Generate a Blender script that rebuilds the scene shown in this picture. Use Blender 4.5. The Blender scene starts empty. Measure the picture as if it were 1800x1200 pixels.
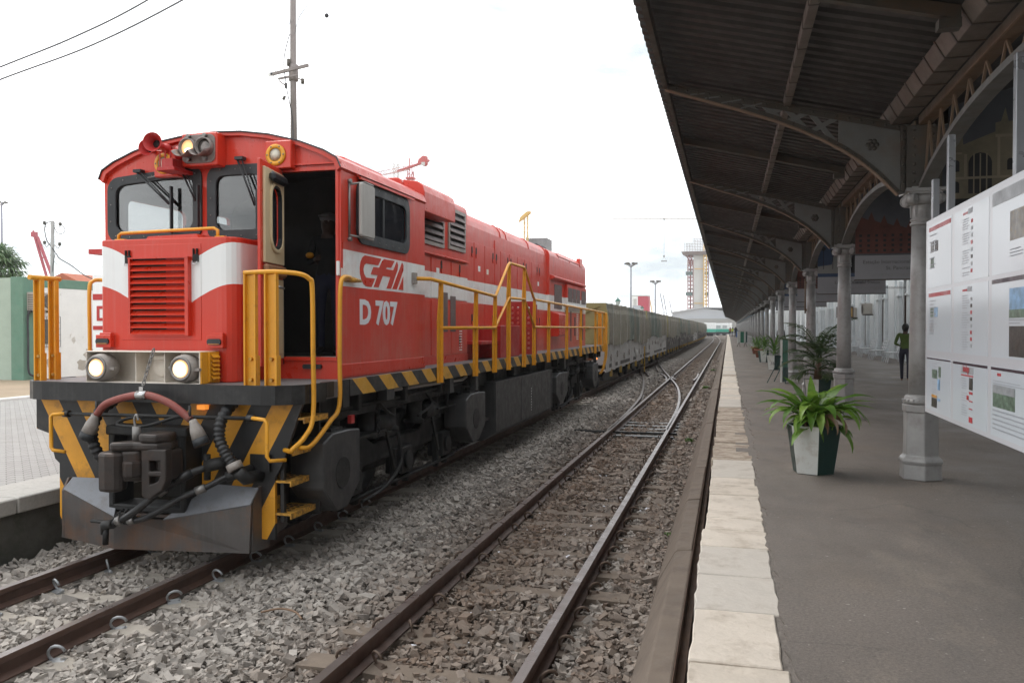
import bpy, bmesh, math, random
import numpy as np
from mathutils import Vector, Matrix, Euler
rad = math.radians
pi = math.pi
random.seed(7)
rng = np.random.default_rng(7)
S = bpy.context.scene
COL = S.collection

# ------------------------------------------------------------------ camera
cam_d = bpy.data.cameras.new('camera')
cam = bpy.data.objects.new('camera', cam_d)
COL.objects.link(cam)
S.camera = cam
cam_d.sensor_fit = 'HORIZONTAL'
cam_d.sensor_width = 22.3
cam_d.lens = 22.3 * 1453.0 / 1800.0
cam_d.clip_start = 0.05
cam_d.clip_end = 6000
cam.location = (0, 0, 2.05)
cam.rotation_euler = (rad(90 - 0.907), 0, rad(14.654))

# ------------------------------------------------------------------ sky, sun, exposure
W = bpy.data.worlds.new('World')
S.world = W
W.use_nodes = True
wn = W.node_tree
for n in list(wn.nodes):
    wn.nodes.remove(n)
wo = wn.nodes.new('ShaderNodeOutputWorld')
bg = wn.nodes.new('ShaderNodeBackground')
sky = wn.nodes.new('ShaderNodeTexSky')
sky.sky_type = 'NISHITA'
sky.sun_disc = False
SUN_EL, SUN_AZ = rad(52), rad(-60)         # azimuth from +Y, clockwise
sky.sun_elevation = SUN_EL
sky.sun_rotation = SUN_AZ
sky.air_density = 1.0
sky.dust_density = 3.0
tc = wn.nodes.new('ShaderNodeTexCoord')
mp = wn.nodes.new('ShaderNodeMapping')
mp.inputs['Scale'].default_value = (1.0, 1.0, 3.2)
cn = wn.nodes.new('ShaderNodeTexNoise')
cn.inputs['Scale'].default_value = 2.6
cn.inputs['Detail'].default_value = 6
cn.inputs['Roughness'].default_value = 0.55
cr = wn.nodes.new('ShaderNodeValToRGB')
cr.color_ramp.elements[0].position = 0.36
cr.color_ramp.elements[0].color = (8.8, 9.7, 10.2, 1)
cr.color_ramp.elements[1].position = 0.58
cr.color_ramp.elements[1].color = (24.0, 24.2, 24.4, 1)
mx = wn.nodes.new('ShaderNodeMix')
mx.data_type = 'RGBA'
mx.inputs[0].default_value = 0.93          # overcast: the cloud deck covers nearly all of the blue
L = wn.links.new
L(tc.outputs['Generated'], mp.inputs['Vector'])
L(mp.outputs['Vector'], cn.inputs['Vector'])
L(cn.outputs['Fac'], cr.inputs['Fac'])
L(sky.outputs['Color'], mx.inputs[6])
L(cr.outputs['Color'], mx.inputs[7])
L(mx.outputs[2], bg.inputs['Color'])
bg.inputs['Strength'].default_value = 0.1
L(bg.outputs['Background'], wo.inputs['Surface'])

sun_d = bpy.data.lights.new('sun', 'SUN')
sun_d.energy = 1.3
sun_d.angle = rad(30)
sun_d.color = (1.0, 0.965, 0.92)
sun = bpy.data.objects.new('sun', sun_d)
COL.objects.link(sun)
sdir = Vector((math.sin(SUN_AZ) * math.cos(SUN_EL), math.cos(SUN_AZ) * math.cos(SUN_EL), math.sin(SUN_EL)))
sun.rotation_euler = sdir.to_track_quat('Z', 'Y').to_euler()

S.view_settings.view_transform = 'Standard'
S.view_settings.look = 'None'
S.view_settings.exposure = 0.0
S.view_settings.gamma = 1.0
S.view_settings.use_curve_mapping = False
S.render.engine = 'CYCLES'
S.cycles.use_denoising = True
S.cycles.denoising_input_passes = 'RGB_ALBEDO_NORMAL'
S.cycles.denoising_prefilter = 'ACCURATE'
S.cycles.max_bounces = 7
S.cycles.diffuse_bounces = 4
S.cycles.glossy_bounces = 3
S.cycles.transmission_bounces = 4
S.cycles.transparent_max_bounces = 8
S.cycles.sample_clamp_indirect = 4.0

# ------------------------------------------------------------------ helpers: meshes
class MB:
    """collects polygons; build() links them as ONE mesh object"""
    def __init__(s):
        s.v, s.f, s.sm, s.mi, s.m = [], [], [], [], 0
    def add(s, vs, fs, sm=False):
        o = len(s.v)
        s.v += [tuple(v) for v in vs]
        s.f += [tuple(i + o for i in f) for f in fs]
        s.sm += [sm] * len(fs)
        s.mi += [s.m] * len(fs)
        return s
    def box(s, x0, x1, y0, y1, z0, z1):
        vs = [(x, y, z) for z in (z0, z1) for y in (y0, y1) for x in (x0, x1)]
        return s.add(vs, [(0, 2, 3, 1), (4, 5, 7, 6), (0, 1, 5, 4), (2, 6, 7, 3), (0, 4, 6, 2), (1, 3, 7, 5)])
    def obox(s, c, size, mat):
        h = [k / 2 for k in size]
        vs = [Vector(c) + mat @ Vector((x, y, z)) for z in (-h[2], h[2]) for y in (-h[1], h[1]) for x in (-h[0], h[0])]
        return s.add(vs, [(0, 2, 3, 1), (4, 5, 7, 6), (0, 1, 5, 4), (2, 6, 7, 3), (0, 4, 6, 2), (1, 3, 7, 5)])
    def bar(s, p, q, w, h=None, up=(0, 0, 1)):
        p, q = Vector(p), Vector(q)
        h = w if h is None else h
        d = (q - p).normalized()
        up = Vector(up)
        if abs(d.dot(up)) > 0.98:
            up = Vector((0, 1, 0)) if abs(d.y) < 0.9 else Vector((1, 0, 0))
        x = d.cross(up).normalized()
        z = x.cross(d).normalized()
        vs = []
        for e in (p, q):
            for a, b in ((-1, -1), (1, -1), (1, 1), (-1, 1)):
                vs.append(e + x * (a * w / 2) + z * (b * h / 2))
        return s.add(vs, [(3, 2, 1, 0), (4, 5, 6, 7), (0, 1, 5, 4), (1, 2, 6, 5), (2, 3, 7, 6), (3, 0, 4, 7)])
    def tube(s, pts, r, n=8, cap=True):
        pts = [Vector(p) for p in pts]
        rs = r if isinstance(r, (list, tuple)) else [r] * len(pts)
        vs, fs = [], []
        prev = None
        for i, p in enumerate(pts):
            t = (pts[min(i + 1, len(pts) - 1)] - pts[max(i - 1, 0)]).normalized()
            if prev is None:
                a = Vector((0, 0, 1)) if abs(t.z) < 0.9 else Vector((1, 0, 0))
                u = t.cross(a).normalized()
            else:
                u = (prev - t * prev.dot(t)).normalized()
            prev = u
            w = t.cross(u)
            for k in range(n):
                a = 2 * pi * k / n
                vs.append(p + (u * math.cos(a) + w * math.sin(a)) * rs[i])
        for i in range(len(pts) - 1):
            for k in range(n):
                k2 = (k + 1) % n
                fs.append((i * n + k, i * n + k2, (i + 1) * n + k2, (i + 1) * n + k))
        s.add(vs, fs, n > 5)
        if cap:
            s.add(vs[:n], [tuple(range(n))[::-1]])
            s.add(vs[-n:], [tuple(range(n))])
        return s
    def cyl(s, p, q, r, n=16, r2=None):
        return s.tube([p, q], [r, r if r2 is None else r2], n)
    def lathe(s, c, prof, n=24, axis='z', rot=0.0, sm=True):
        """prof: (radius, height along the axis)"""
        vs, fs = [], []
        c = Vector(c)
        for r, h in prof:
            for k in range(n):
                a = 2 * pi * k / n + rot
                p = (r * math.cos(a), r * math.sin(a), h)
                if axis == 'y':
                    p = (p[0], p[2], p[1])
                elif axis == 'x':
                    p = (p[2], p[0], p[1])
                vs.append(c + Vector(p))
        for i in range(len(prof) - 1):
            for k in range(n):
                k2 = (k + 1) % n
                fs.append((i * n + k, i * n + k2, (i + 1) * n + k2, (i + 1) * n + k))
        s.add(vs, fs, sm)
        if prof[0][0] > 1e-4:
            s.add(vs[:n], [tuple(range(n))])
        if prof[-1][0] > 1e-4:
            s.add(vs[-n:], [tuple(range(n))])
        return s
    def prism(s, poly, plane, a, b):
        """poly in 'xy','xz' or 'yz', extruded along the remaining axis from a to b"""
        def P(u, w, t):
            return {'xy': (u, w, t), 'xz': (u, t, w), 'yz': (t, u, w)}[plane]
        n = len(poly)
        vs = [P(u, w, a) for u, w in poly] + [P(u, w, b) for u, w in poly]
        fs = [tuple(range(n)), tuple(range(2 * n - 1, n - 1, -1))]
        fs += [(i, i + n, (i + 1) % n + n, (i + 1) % n) for i in range(n)]
        return s.add(vs, fs)
    def plate(s, outer, holes, plane, t0, t1):
        """polygon with holes, thickness from t0 to t1 along the plane's normal"""
        cu = bpy.data.curves.new('tmp', 'CURVE')
        cu.dimensions = '2D'
        cu.fill_mode = 'BOTH'
        for lp in [outer] + list(holes):
            sp = cu.splines.new('POLY')
            sp.points.add(len(lp) - 1)
            for pt, (u, w) in zip(sp.points, lp):
                pt.co = (u, w, 0, 1)
            sp.use_cyclic_u = True
        cu.extrude = abs(t1 - t0) / 2
        ob = bpy.data.objects.new('tmp', cu)
        me = bpy.data.meshes.new_from_object(ob)
        mid = (t0 + t1) / 2
        vs = []
        for v in me.vertices:
            u, w, t = v.co.x, v.co.y, v.co.z + mid
            vs.append({'xy': (u, w, t), 'xz': (u, t, w), 'yz': (t, u, w)}[plane])
        s.add(vs, [tuple(p.vertices) for p in me.polygons])
        bpy.data.objects.remove(ob)
        bpy.data.curves.remove(cu)
        bpy.data.meshes.remove(me)
        return s
    def sph(s, c, r, n=12, m=8, sc=(1, 1, 1)):
        c = Vector(c)
        vs, fs = [], []
        for i in range(m + 1):
            a = pi * i / m
            for k in range(n):
                b = 2 * pi * k / n
                vs.append(c + Vector((r * sc[0] * math.sin(a) * math.cos(b), r * sc[1] * math.sin(a) * math.sin(b), r * sc[2] * math.cos(a))))
        for i in range(m):
            for k in range(n):
                fs.append((i * n + k, (i + 1) * n + k, (i + 1) * n + (k + 1) % n, i * n + (k + 1) % n))
        return s.add(vs, fs, True)
    def mesh(s, name, mats):
        me = bpy.data.meshes.new(name)
        me.from_pydata(s.v, [], s.f)
        for m in (mats if isinstance(mats, (list, tuple)) else [mats]):
            me.materials.append(m)
        me.polygons.foreach_set('use_smooth', s.sm)
        if max(s.mi, default=0) > 0:
            me.polygons.foreach_set('material_index', s.mi)
        bm = bmesh.new()
        bm.from_mesh(me)
        bmesh.ops.remove_doubles(bm, verts=bm.verts, dist=1e-5)
        bmesh.ops.recalc_face_normals(bm, faces=bm.faces)
        bm.to_mesh(me)
        bm.free()
        me.update()
        return me
    def each(s, name, mats, parent=None, bevel=0.0):
        """one object per separate piece"""
        rep = list(range(len(s.v)))
        def find(i):
            while rep[i] != i:
                rep[i] = rep[rep[i]]; i = rep[i]
            return i
        for f in s.f:
            for i in f[1:]:
                rep[find(i)] = find(f[0])
        groups = {}
        key = {}
        for i, v in enumerate(s.v):
            q = tuple(round(c, 5) for c in v)
            if q in key:
                rep[find(i)] = find(key[q])
            else:
                key[q] = i
        for k, f in enumerate(s.f):
            groups.setdefault(find(f[0]), []).append(k)
        out = []
        for ks in groups.values():
            b = MB(); ix = {}
            for k in ks:
                f = []
                for i in s.f[k]:
                    if i not in ix:
                        ix[i] = len(b.v); b.v.append(s.v[i])
                    f.append(ix[i])
                b.f.append(tuple(f)); b.sm.append(s.sm[k]); b.mi.append(s.mi[k])
            out.append(b.build(name, mats, parent, bevel=bevel))
        return out[0]
    def build(s, name, mats, parent=None, label=None, bevel=0.0, loc=None, kind=None, seg=1):
        return link(name, s.mesh(name, mats), parent, label, bevel, loc, kind, seg)

def link(name, me, parent=None, label=None, bevel=0.0, loc=None, kind=None, seg=1, rot=None):
    o = bpy.data.objects.new(name, me)
    COL.objects.link(o)
    if parent is not None:
        o.parent = parent
    if loc is not None:
        o.location = loc
    if rot is not None:
        o.rotation_euler = rot
    if label:
        o['label'] = label
    if kind:
        o['kind'] = kind
    if bevel:
        b = o.modifiers.new('bevel', 'BEVEL')
        b.width = bevel
        b.segments = seg
        b.limit_method = 'ANGLE'
        b.angle_limit = rad(40)
    return o

def thing(name, label, cat, loc=(0, 0, 0), rz=0.0, group=None):
    o = bpy.data.objects.new(name, None)
    COL.objects.link(o)
    o.empty_display_size = 0.2
    o.location = loc
    o.rotation_euler = (0, 0, rz)
    tag(o, label, cat, group)
    return o

def tag(o, label=None, cat=None, group=None, kind=None):
    if label:
        o['label'] = label
    if cat:
        o['category'] = cat
    if group:
        o['group'] = group
    if kind:
        o['kind'] = kind
    return o

def struct(name, mb, m, **k):
    return tag(mb.build(name, m, **k), kind='structure')

def dup(root, loc, rz=None, label=None, group=None, sc=None):
    r = root.copy()
    COL.objects.link(r)
    r.location = loc
    if rz is not None:
        r.rotation_euler = (0, 0, rz)
    if sc is not None:
        r.scale = (sc, sc, sc)
    if label:
        r['label'] = label
    if group:
        r['group'] = group
    for ch in list(root.children):
        c = ch.copy()
        COL.objects.link(c)
        c.parent = r
        for g in ch.children:
            d = g.copy()
            COL.objects.link(d)
            d.parent = c
    return r

def rrect(x0, x1, z0, z1, r, n=4, slope=0.0):
    """rounded rectangle; slope raises the top edge towards x1"""
    out = []
    w = x1 - x0
    for cx, cz, a0 in ((x1 - r, z0 + r, -90), (x1 - r, z1 - r, 0), (x0 + r, z1 - r, 90), (x0 + r, z0 + r, 180)):
        for k in range(n + 1):
            a = rad(a0 + 90 * k / n)
            x, z = cx + r * math.cos(a), cz + r * math.sin(a)
            if z > (z0 + z1) / 2 and slope:
                z -= slope * (x1 - x) / w
            out.append((x, z))
    return out

def arc(c, r, a0, a1, n):
    return [(c[0] + r * math.cos(rad(a0 + (a1 - a0) * k / n)), c[1] + r * math.sin(rad(a0 + (a1 - a0) * k / n))) for k in range(n + 1)]

def smooth_path(pts, n=6):
    """Catmull-Rom through pts"""
    P = [Vector(p) for p in pts]
    out = []
    for i in range(len(P) - 1):
        a, b, c, d = P[max(i - 1, 0)], P[i], P[i + 1], P[min(i + 2, len(P) - 1)]
        for k in range(n):
            t = k / n
            out.append(0.5 * ((2 * b) + (c - a) * t + (2 * a - 5 * b + 4 * c - d) * t * t + (3 * b - a - 3 * c + d) * t ** 3))
    out.append(P[-1])
    return out

def text(name, body, size, m, parent, org, ux, uy, bold=0.0, sx=1.0, align='LEFT', spacing=1.0, thick=0.0008):
    """flat lettering laid on a surface: ux is the reading direction, uy is up"""
    cu = bpy.data.curves.new('tmp', 'FONT')
    cu.body = body
    cu.size = size
    cu.align_x = align
    cu.offset = bold
    cu.space_character = spacing
    cu.resolution_u = 3
    cu.extrude = thick
    ob = bpy.data.objects.new('tmp', cu)
    me = bpy.data.meshes.new_from_object(ob)
    bpy.data.objects.remove(ob)
    bpy.data.curves.remove(cu)
    ux, uy = Vector(ux), Vector(uy)
    uz = ux.cross(uy)
    M = Matrix((ux * sx, uy, uz)).transposed().to_4x4()
    M.translation = Vector(org)
    me.transform(M)
    me.name = name
    me.materials.clear()
    me.materials.append(m)
    return link(name, me, parent)

# ------------------------------------------------------------------ helpers: materials
def nodes(name):
    m = bpy.data.materials.new(name)
    m.use_nodes = True
    nt = m.node_tree
    b = nt.nodes['Principled BSDF']
    return m, nt, b

def mth(nt, op, a, b=None, c=None, clamp=False):
    n = nt.nodes.new('ShaderNodeMath')
    n.operation = op
    n.use_clamp = clamp
    for i, v in enumerate((a, b, c)):
        if v is None:
            continue
        if isinstance(v, (int, float)):
            n.inputs[i].default_value = v
        else:
            nt.links.new(v, n.inputs[i])
    return n.outputs[0]

def mixc(nt, f, a, b, mode='MIX'):
    n = nt.nodes.new('ShaderNodeMix')
    n.data_type = 'RGBA'
    n.blend_type = mode
    for s, v in ((0, f), (6, a), (7, b)):
        if isinstance(v, (int, float)):
            n.inputs[s].default_value = v
        elif isinstance(v, (tuple, list)):
            n.inputs[s].default_value = (*v[:3], 1)
        else:
            nt.links.new(v, n.inputs[s])
    return n.outputs[2]

def noise(nt, vec, scale, detail=4, rough=0.6):
    n = nt.nodes.new('ShaderNodeTexNoise')
    n.inputs['Scale'].default_value = scale
    n.inputs['Detail'].default_value = detail
    n.inputs['Roughness'].default_value = rough
    nt.links.new(vec, n.inputs['Vector'])
    return n.outputs['Fac']

def mapr(nt, v, a, b, c=0.0, d=1.0):
    n = nt.nodes.new('ShaderNodeMapRange')
    nt.links.new(v, n.inputs[0])
    for i, x in enumerate((a, b, c, d)):
        n.inputs[i + 1].default_value = x
    return n.outputs[0]

def pos(nt, sc=None, obj=False):
    if obj:
        o = nt.nodes.new('ShaderNodeTexCoord').outputs['Object']
    else:
        o = nt.nodes.new('ShaderNodeNewGeometry').outputs['Position']
    if sc:
        m = nt.nodes.new('ShaderNodeMapping')
        m.inputs['Scale'].default_value = sc
        nt.links.new(o, m.inputs['Vector'])
        o = m.outputs['Vector']
    return o

def sep(nt, v):
    n = nt.nodes.new('ShaderNodeSeparateXYZ')
    nt.links.new(v, n.inputs[0])
    return n.outputs

def finish(nt, b, col, rough, bump=0.0, bs=60.0, bdist=0.01, rvar=0.12):
    p = pos(nt)
    nt.links.new(col, b.inputs['Base Color'])
    rn = noise(nt, p, 7.0, 3)
    nt.links.new(mapr(nt, rn, 0.3, 0.7, max(0.03, rough - rvar), min(1, rough + rvar)), b.inputs['Roughness'])
    if bump:
        bn = nt.nodes.new('ShaderNodeBump')
        bn.inputs['Strength'].default_value = bump
        bn.inputs['Distance'].default_value = bdist
        nt.links.new(noise(nt, p, bs, 5), bn.inputs['Height'])
        nt.links.new(bn.outputs[0], b.inputs['Normal'])

def weather(nt, col, var=0.12, vs=2.5, dirt=None, damt=0.5, ds=3.0, streak=None, samt=0.4, lo=0.5, hi=0.7):
    """uneven tone, blotches of dirt and rain streaks over a colour socket or tuple"""
    p = pos(nt)
    n1 = noise(nt, p, vs, 6, 0.65)
    g = mapr(nt, n1, 0.25, 0.75, 1 - var, 1 + var)
    n = nt.nodes.new('ShaderNodeCombineColor')
    for i in range(3):
        nt.links.new(g, n.inputs[i])
    c = mixc(nt, 1.0, col, n.outputs[0], 'MULTIPLY')
    if dirt:
        f = mth(nt, 'MULTIPLY', mapr(nt, noise(nt, p, ds, 8, 0.7), lo, hi), damt)
        c = mixc(nt, f, c, dirt)
    if streak:
        f = mth(nt, 'MULTIPLY', mapr(nt, noise(nt, pos(nt, (14, 14, 0.5)), 2.0, 5, 0.6), 0.5, 0.75), samt)
        c = mixc(nt, f, c, streak)
    return c

def M(name, col, rough=0.6, metal=0.0, var=0.12, vs=2.5, bump=0.0, bs=60.0, bdist=0.01, spec=0.5, coat=0.0, rvar=0.12, **k):
    m, nt, b = nodes(name)
    c = weather(nt, col, var, vs, **k)
    finish(nt, b, c, rough, bump, bs, bdist, rvar)
    b.inputs['Metallic'].default_value = metal
    b.inputs['Specular IOR Level'].default_value = spec
    if coat:
        b.inputs['Coat Weight'].default_value = coat
        b.inputs['Coat Roughness'].default_value = 0.12
    return m

def emis(name, col, strength):
    m, nt, b = nodes(name)
    b.inputs['Base Color'].default_value = (*col, 1)
    b.inputs['Emission Color'].default_value = (*col, 1)
    b.inputs['Emission Strength'].default_value = strength
    return m

def leafmat(name, a, bcol, vs=9.0, trans=0.35):
    m, nt, b = nodes(name)
    c = mixc(nt, mapr(nt, noise(nt, pos(nt), vs, 3), 0.3, 0.7), a, bcol)
    c = mixc(nt, mth(nt, 'MULTIPLY', mapr(nt, noise(nt, pos(nt), 11, 4), 0.62, 0.70), 0.7), c, (0.24, 0.17, 0.06))
    nt.links.new(c, b.inputs['Base Color'])
    b.inputs['Roughness'].default_value = 0.42
    t = nt.nodes.new('ShaderNodeBsdfTranslucent')
    nt.links.new(c, t.inputs['Color'])
    mix = nt.nodes.new('ShaderNodeMixShader')
    mix.inputs[0].default_value = trans
    nt.links.new(b.outputs[0], mix.inputs[1])
    nt.links.new(t.outputs[0], mix.inputs[2])
    nt.links.new(mix.outputs[0], nt.nodes['Material Output'].inputs['Surface'])
    return m

RED = (0.58, 0.034, 0.012)
WHITE = (0.80, 0.81, 0.80)
YEL = (0.70, 0.32, 0.018)
BLK = (0.011, 0.011, 0.0115)
DUST = (0.45, 0.30, 0.26)
m_red = M('red_paint', RED, 0.36, var=0.06, vs=1.4, streak=DUST, samt=0.14, coat=0.12)
m_redflat = M('red_paint_old', (0.42, 0.022, 0.02), 0.5, var=0.12, streak=DUST, samt=0.15)
m_white = M('white_paint', WHITE, 0.4, var=0.05, streak=(0.5, 0.47, 0.42), samt=0.2)
m_cream = M('cream_white_paint', (0.74, 0.68, 0.60), 0.5, var=0.06, dirt=(0.45, 0.3, 0.22), damt=0.35, ds=4)
m_yel = M('yellow_paint', YEL, 0.42, var=0.12, dirt=(0.22, 0.11, 0.03), damt=0.5, ds=9, lo=0.56, hi=0.75)
m_blk = M('black_paint', BLK, 0.42, var=0.25, dirt=(0.09, 0.085, 0.08), damt=0.3, ds=5, streak=(0.06, 0.058, 0.055), samt=0.3)
m_under = M('underframe_black', (0.012, 0.012, 0.012), 0.62, var=0.3, dirt=(0.05, 0.044, 0.038), damt=0.5, ds=4, bump=0.2, bs=30)
m_sandbox = M('dusty_black', (0.038, 0.038, 0.039), 0.5, var=0.15, dirt=(0.10, 0.095, 0.088), damt=0.4, ds=3, streak=(0.09, 0.085, 0.08), samt=0.3)
m_plow = M('worn_steel_plow', (0.078, 0.070, 0.066), 0.42, var=0.25, vs=4, dirt=(0.17, 0.082, 0.042), damt=0.75, ds=2.6, streak=(0.13, 0.125, 0.125), samt=0.35, lo=0.46, hi=0.66)
m_plowtop = M('bare_steel_plow', (0.19, 0.20, 0.22), 0.38, var=0.2, vs=5, dirt=(0.08, 0.06, 0.05), damt=0.6, ds=5)
m_coupler = M('cast_steel', (0.036, 0.029, 0.026), 0.45, metal=0.25, var=0.3, dirt=(0.075, 0.042, 0.028), damt=0.6, ds=6, bump=0.3, bs=25)
m_rubber = M('black_rubber', (0.022, 0.025, 0.028), 0.5, var=0.15)
m_hose = M('black_hose', (0.016, 0.016, 0.017), 0.5, var=0.2, dirt=(0.06, 0.055, 0.05), damt=0.4, ds=8)
m_redhose = M('red_hose', (0.24, 0.055, 0.042), 0.5, var=0.15, dirt=(0.2, 0.15, 0.12), damt=0.4, ds=12)
m_grey = M('grey_casting', (0.30, 0.27, 0.245), 0.5, var=0.12, dirt=(0.14, 0.1, 0.08), damt=0.5, ds=10)
m_lampgrey = M('lamp_panel_grey', (0.22, 0.185, 0.17), 0.55, var=0.12, dirt=(0.1, 0.07, 0.06), damt=0.4, ds=8)
m_chrome = M('bright_steel', (0.5, 0.5, 0.5), 0.3, metal=0.9, var=0.1)
m_steel = M('dull_steel', (0.22, 0.21, 0.20), 0.4, metal=0.6, var=0.2)
m_beige = M('beige_door_lining', (0.60, 0.48, 0.30), 0.5, var=0.06)
m_brown = M('brown_vinyl', (0.28, 0.14, 0.075), 0.5, var=0.1)
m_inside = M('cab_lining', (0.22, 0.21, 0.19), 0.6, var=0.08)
m_dark = M('recess_shade_and_fittings', (0.012, 0.011, 0.011), 0.7, var=0.2)  # near-black: paints the shade inside openings, also used on dark fittings
m_vent = M('brown_grey_vent', (0.13, 0.095, 0.09), 0.6, var=0.15)
m_deck = M('deck_plate', (0.15, 0.14, 0.14), 0.65, var=0.2, vs=4, bump=0.4, bs=120, bdist=0.004, dirt=(0.28, 0.25, 0.23), damt=0.4, ds=6)
m_whitetext = M('white_lettering', (0.72, 0.73, 0.76), 0.4, var=0.05)
m_mirror = M('grey_mirror_back', (0.40, 0.385, 0.36), 0.5, var=0.08, streak=(0.25, 0.2, 0.17), samt=0.3)
m_ywood = M('worn_yellow_step', (0.58, 0.30, 0.04), 0.6, var=0.25, vs=12, dirt=(0.12, 0.06, 0.025), damt=0.8, ds=22, lo=0.45, hi=0.6)

def glassmat(name, tint=(0.82, 0.86, 0.87), f=0.10, refl=0.12):
    m, nt, b = nodes(name)
    tr = nt.nodes.new('ShaderNodeBsdfTransparent')
    tr.inputs['Color'].default_value = (*tint, 1)
    gl = nt.nodes.new('ShaderNodeBsdfGlossy')
    gl.inputs['Roughness'].default_value = 0.02
    lw = nt.nodes.new('ShaderNodeFresnel')
    lw.inputs['IOR'].default_value = 1.5
    mix = nt.nodes.new('ShaderNodeMixShader')
    nt.links.new(mth(nt, 'ADD', lw.outputs[0], refl * 0.4, clamp=True), mix.inputs[0])
    nt.links.new(tr.outputs[0], mix.inputs[1])
    nt.links.new(gl.outputs[0], mix.inputs[2])
    nt.links.new(mix.outputs[0], nt.nodes['Material Output'].inputs['Surface'])
    return m
m_glass = glassmat('window_glass', (0.60, 0.62, 0.62))
m_glassdark = M('tinted_glass', (0.012, 0.014, 0.018), 0.06, var=0.1, spec=0.6)

def hazard_side():
    m, nt, b = nodes('hazard_stripes_side')
    x, y, z = sep(nt, pos(nt, obj=True))
    u = mth(nt, 'ADD', y, mth(nt, 'MULTIPLY', z, 1.5))
    f = mth(nt, 'GREATER_THAN', mth(nt, 'FRACT', mth(nt, 'DIVIDE', u, 0.62)), 0.5)
    c = mixc(nt, f, (0.022, 0.022, 0.024), (0.62, 0.32, 0.035))
    c = weather(nt, c, 0.12, 5, dirt=(0.10, 0.08, 0.06), damt=0.55, ds=5)
    finish(nt, b, c, 0.5)
    return m
def hazard_front():
    m, nt, b = nodes('hazard_chevrons_front')
    x, y, z = sep(nt, pos(nt, obj=True))
    u = mth(nt, 'SUBTRACT', mth(nt, 'ABSOLUTE', x), mth(nt, 'MULTIPLY', mth(nt, 'SUBTRACT', z, 1.39), 0.56))
    f = mth(nt, 'LESS_THAN', mth(nt, 'FRACT', mth(nt, 'DIVIDE', mth(nt, 'ADD', u, 0.085), 0.405)), 0.5)
    c = mixc(nt, f, (0.014, 0.014, 0.015), (0.66, 0.30, 0.02))
    c = weather(nt, c, 0.15, 4, dirt=(0.06, 0.045, 0.035), damt=0.7, ds=3.2)
    finish(nt, b, c, 0.45)
    return m
def band_paint():
    """red with the white waist band, by height on the side walls"""
    m, nt, b = nodes('red_paint_white_band')
    x, y, z = sep(nt, pos(nt, obj=True))
    f = mth(nt, 'MULTIPLY', mth(nt, 'GREATER_THAN', z, 2.462), mth(nt, 'LESS_THAN', z, 2.822))
    c = mixc(nt, f, RED, WHITE)
    c = weather(nt, c, 0.08, 1.4, dirt=(0.50, 0.17, 0.13), damt=0.35, ds=1.6, streak=DUST, samt=0.22)
    low = mth(nt, 'MULTIPLY', mapr(nt, z, 1.56, 2.05, 0.34, 0.0), mapr(nt, noise(nt, pos(nt, (3, 3, 1.2)), 3.0, 6), 0.3, 0.7))
    c = mixc(nt, low, c, (0.42, 0.30, 0.25))
    chip = mth(nt, 'MULTIPLY', mapr(nt, noise(nt, pos(nt), 38, 3), 0.70, 0.73), mth(nt, 'GREATER_THAN', noise(nt, pos(nt), 1.3, 3), 0.52))
    c = mixc(nt, mth(nt, 'MULTIPLY', chip, 0.6), c, (0.16, 0.05, 0.04))
    soot = mth(nt, 'MULTIPLY', mapr(nt, noise(nt, pos(nt, (4, 4, 0.6)), 1.0, 5), 0.52, 0.75), mapr(nt, z, 2.4, 3.9, 0.05, 0.30))
    c = mixc(nt, soot, c, (0.16, 0.05, 0.045))
    finish(nt, b, c, 0.36, rvar=0.05)
    wav = nt.nodes.new('ShaderNodeBump'); wav.inputs['Strength'].default_value = 0.25; wav.inputs['Distance'].default_value = 0.02
    nt.links.new(noise(nt, pos(nt), 1.8, 2), wav.inputs['Height']); nt.links.new(wav.outputs[0], b.inputs['Normal'])
    b.inputs['Coat Weight'].default_value = 0.12
    b.inputs['Coat Roughness'].default_value = 0.12
    return m
def nose_paint():
    """red with a white band that sweeps down to the grille"""
    m, nt, b = nodes('red_paint_swept_band')
    x, y, z = sep(nt, pos(nt, obj=True))
    t = mapr(nt, mth(nt, 'ABSOLUTE', mth(nt, 'ADD', x, 0.10)), 0.27, 0.72)
    q = mth(nt, 'SUBTRACT', 1.0, t)
    zz = mth(nt, 'ADD', z, mth(nt, 'MULTIPLY', mth(nt, 'POWER', q, 1.6), 0.19))
    f = mth(nt, 'MULTIPLY', mth(nt, 'GREATER_THAN', zz, 2.455), mth(nt, 'LESS_THAN', zz, 2.835))
    c = mixc(nt, f, RED, WHITE)
    c = weather(nt, c, 0.06, 1.4, streak=DUST, samt=0.10)
    finish(nt, b, c, 0.36, rvar=0.05)
    b.inputs['Coat Weight'].default_value = 0.12
    b.inputs['Coat Roughness'].default_value = 0.12
    return m
m_hazs, m_hazf, m_band, m_nose = hazard_side(), hazard_front(), band_paint(), nose_paint()
# ------------------------------------------------------------------ locomotive
LOCO = thing('diesel_locomotive', 'red diesel locomotive with white waist band, yellow handrails and open cab door', 'locomotive', (-4.98, 6.26, 0))

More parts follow.
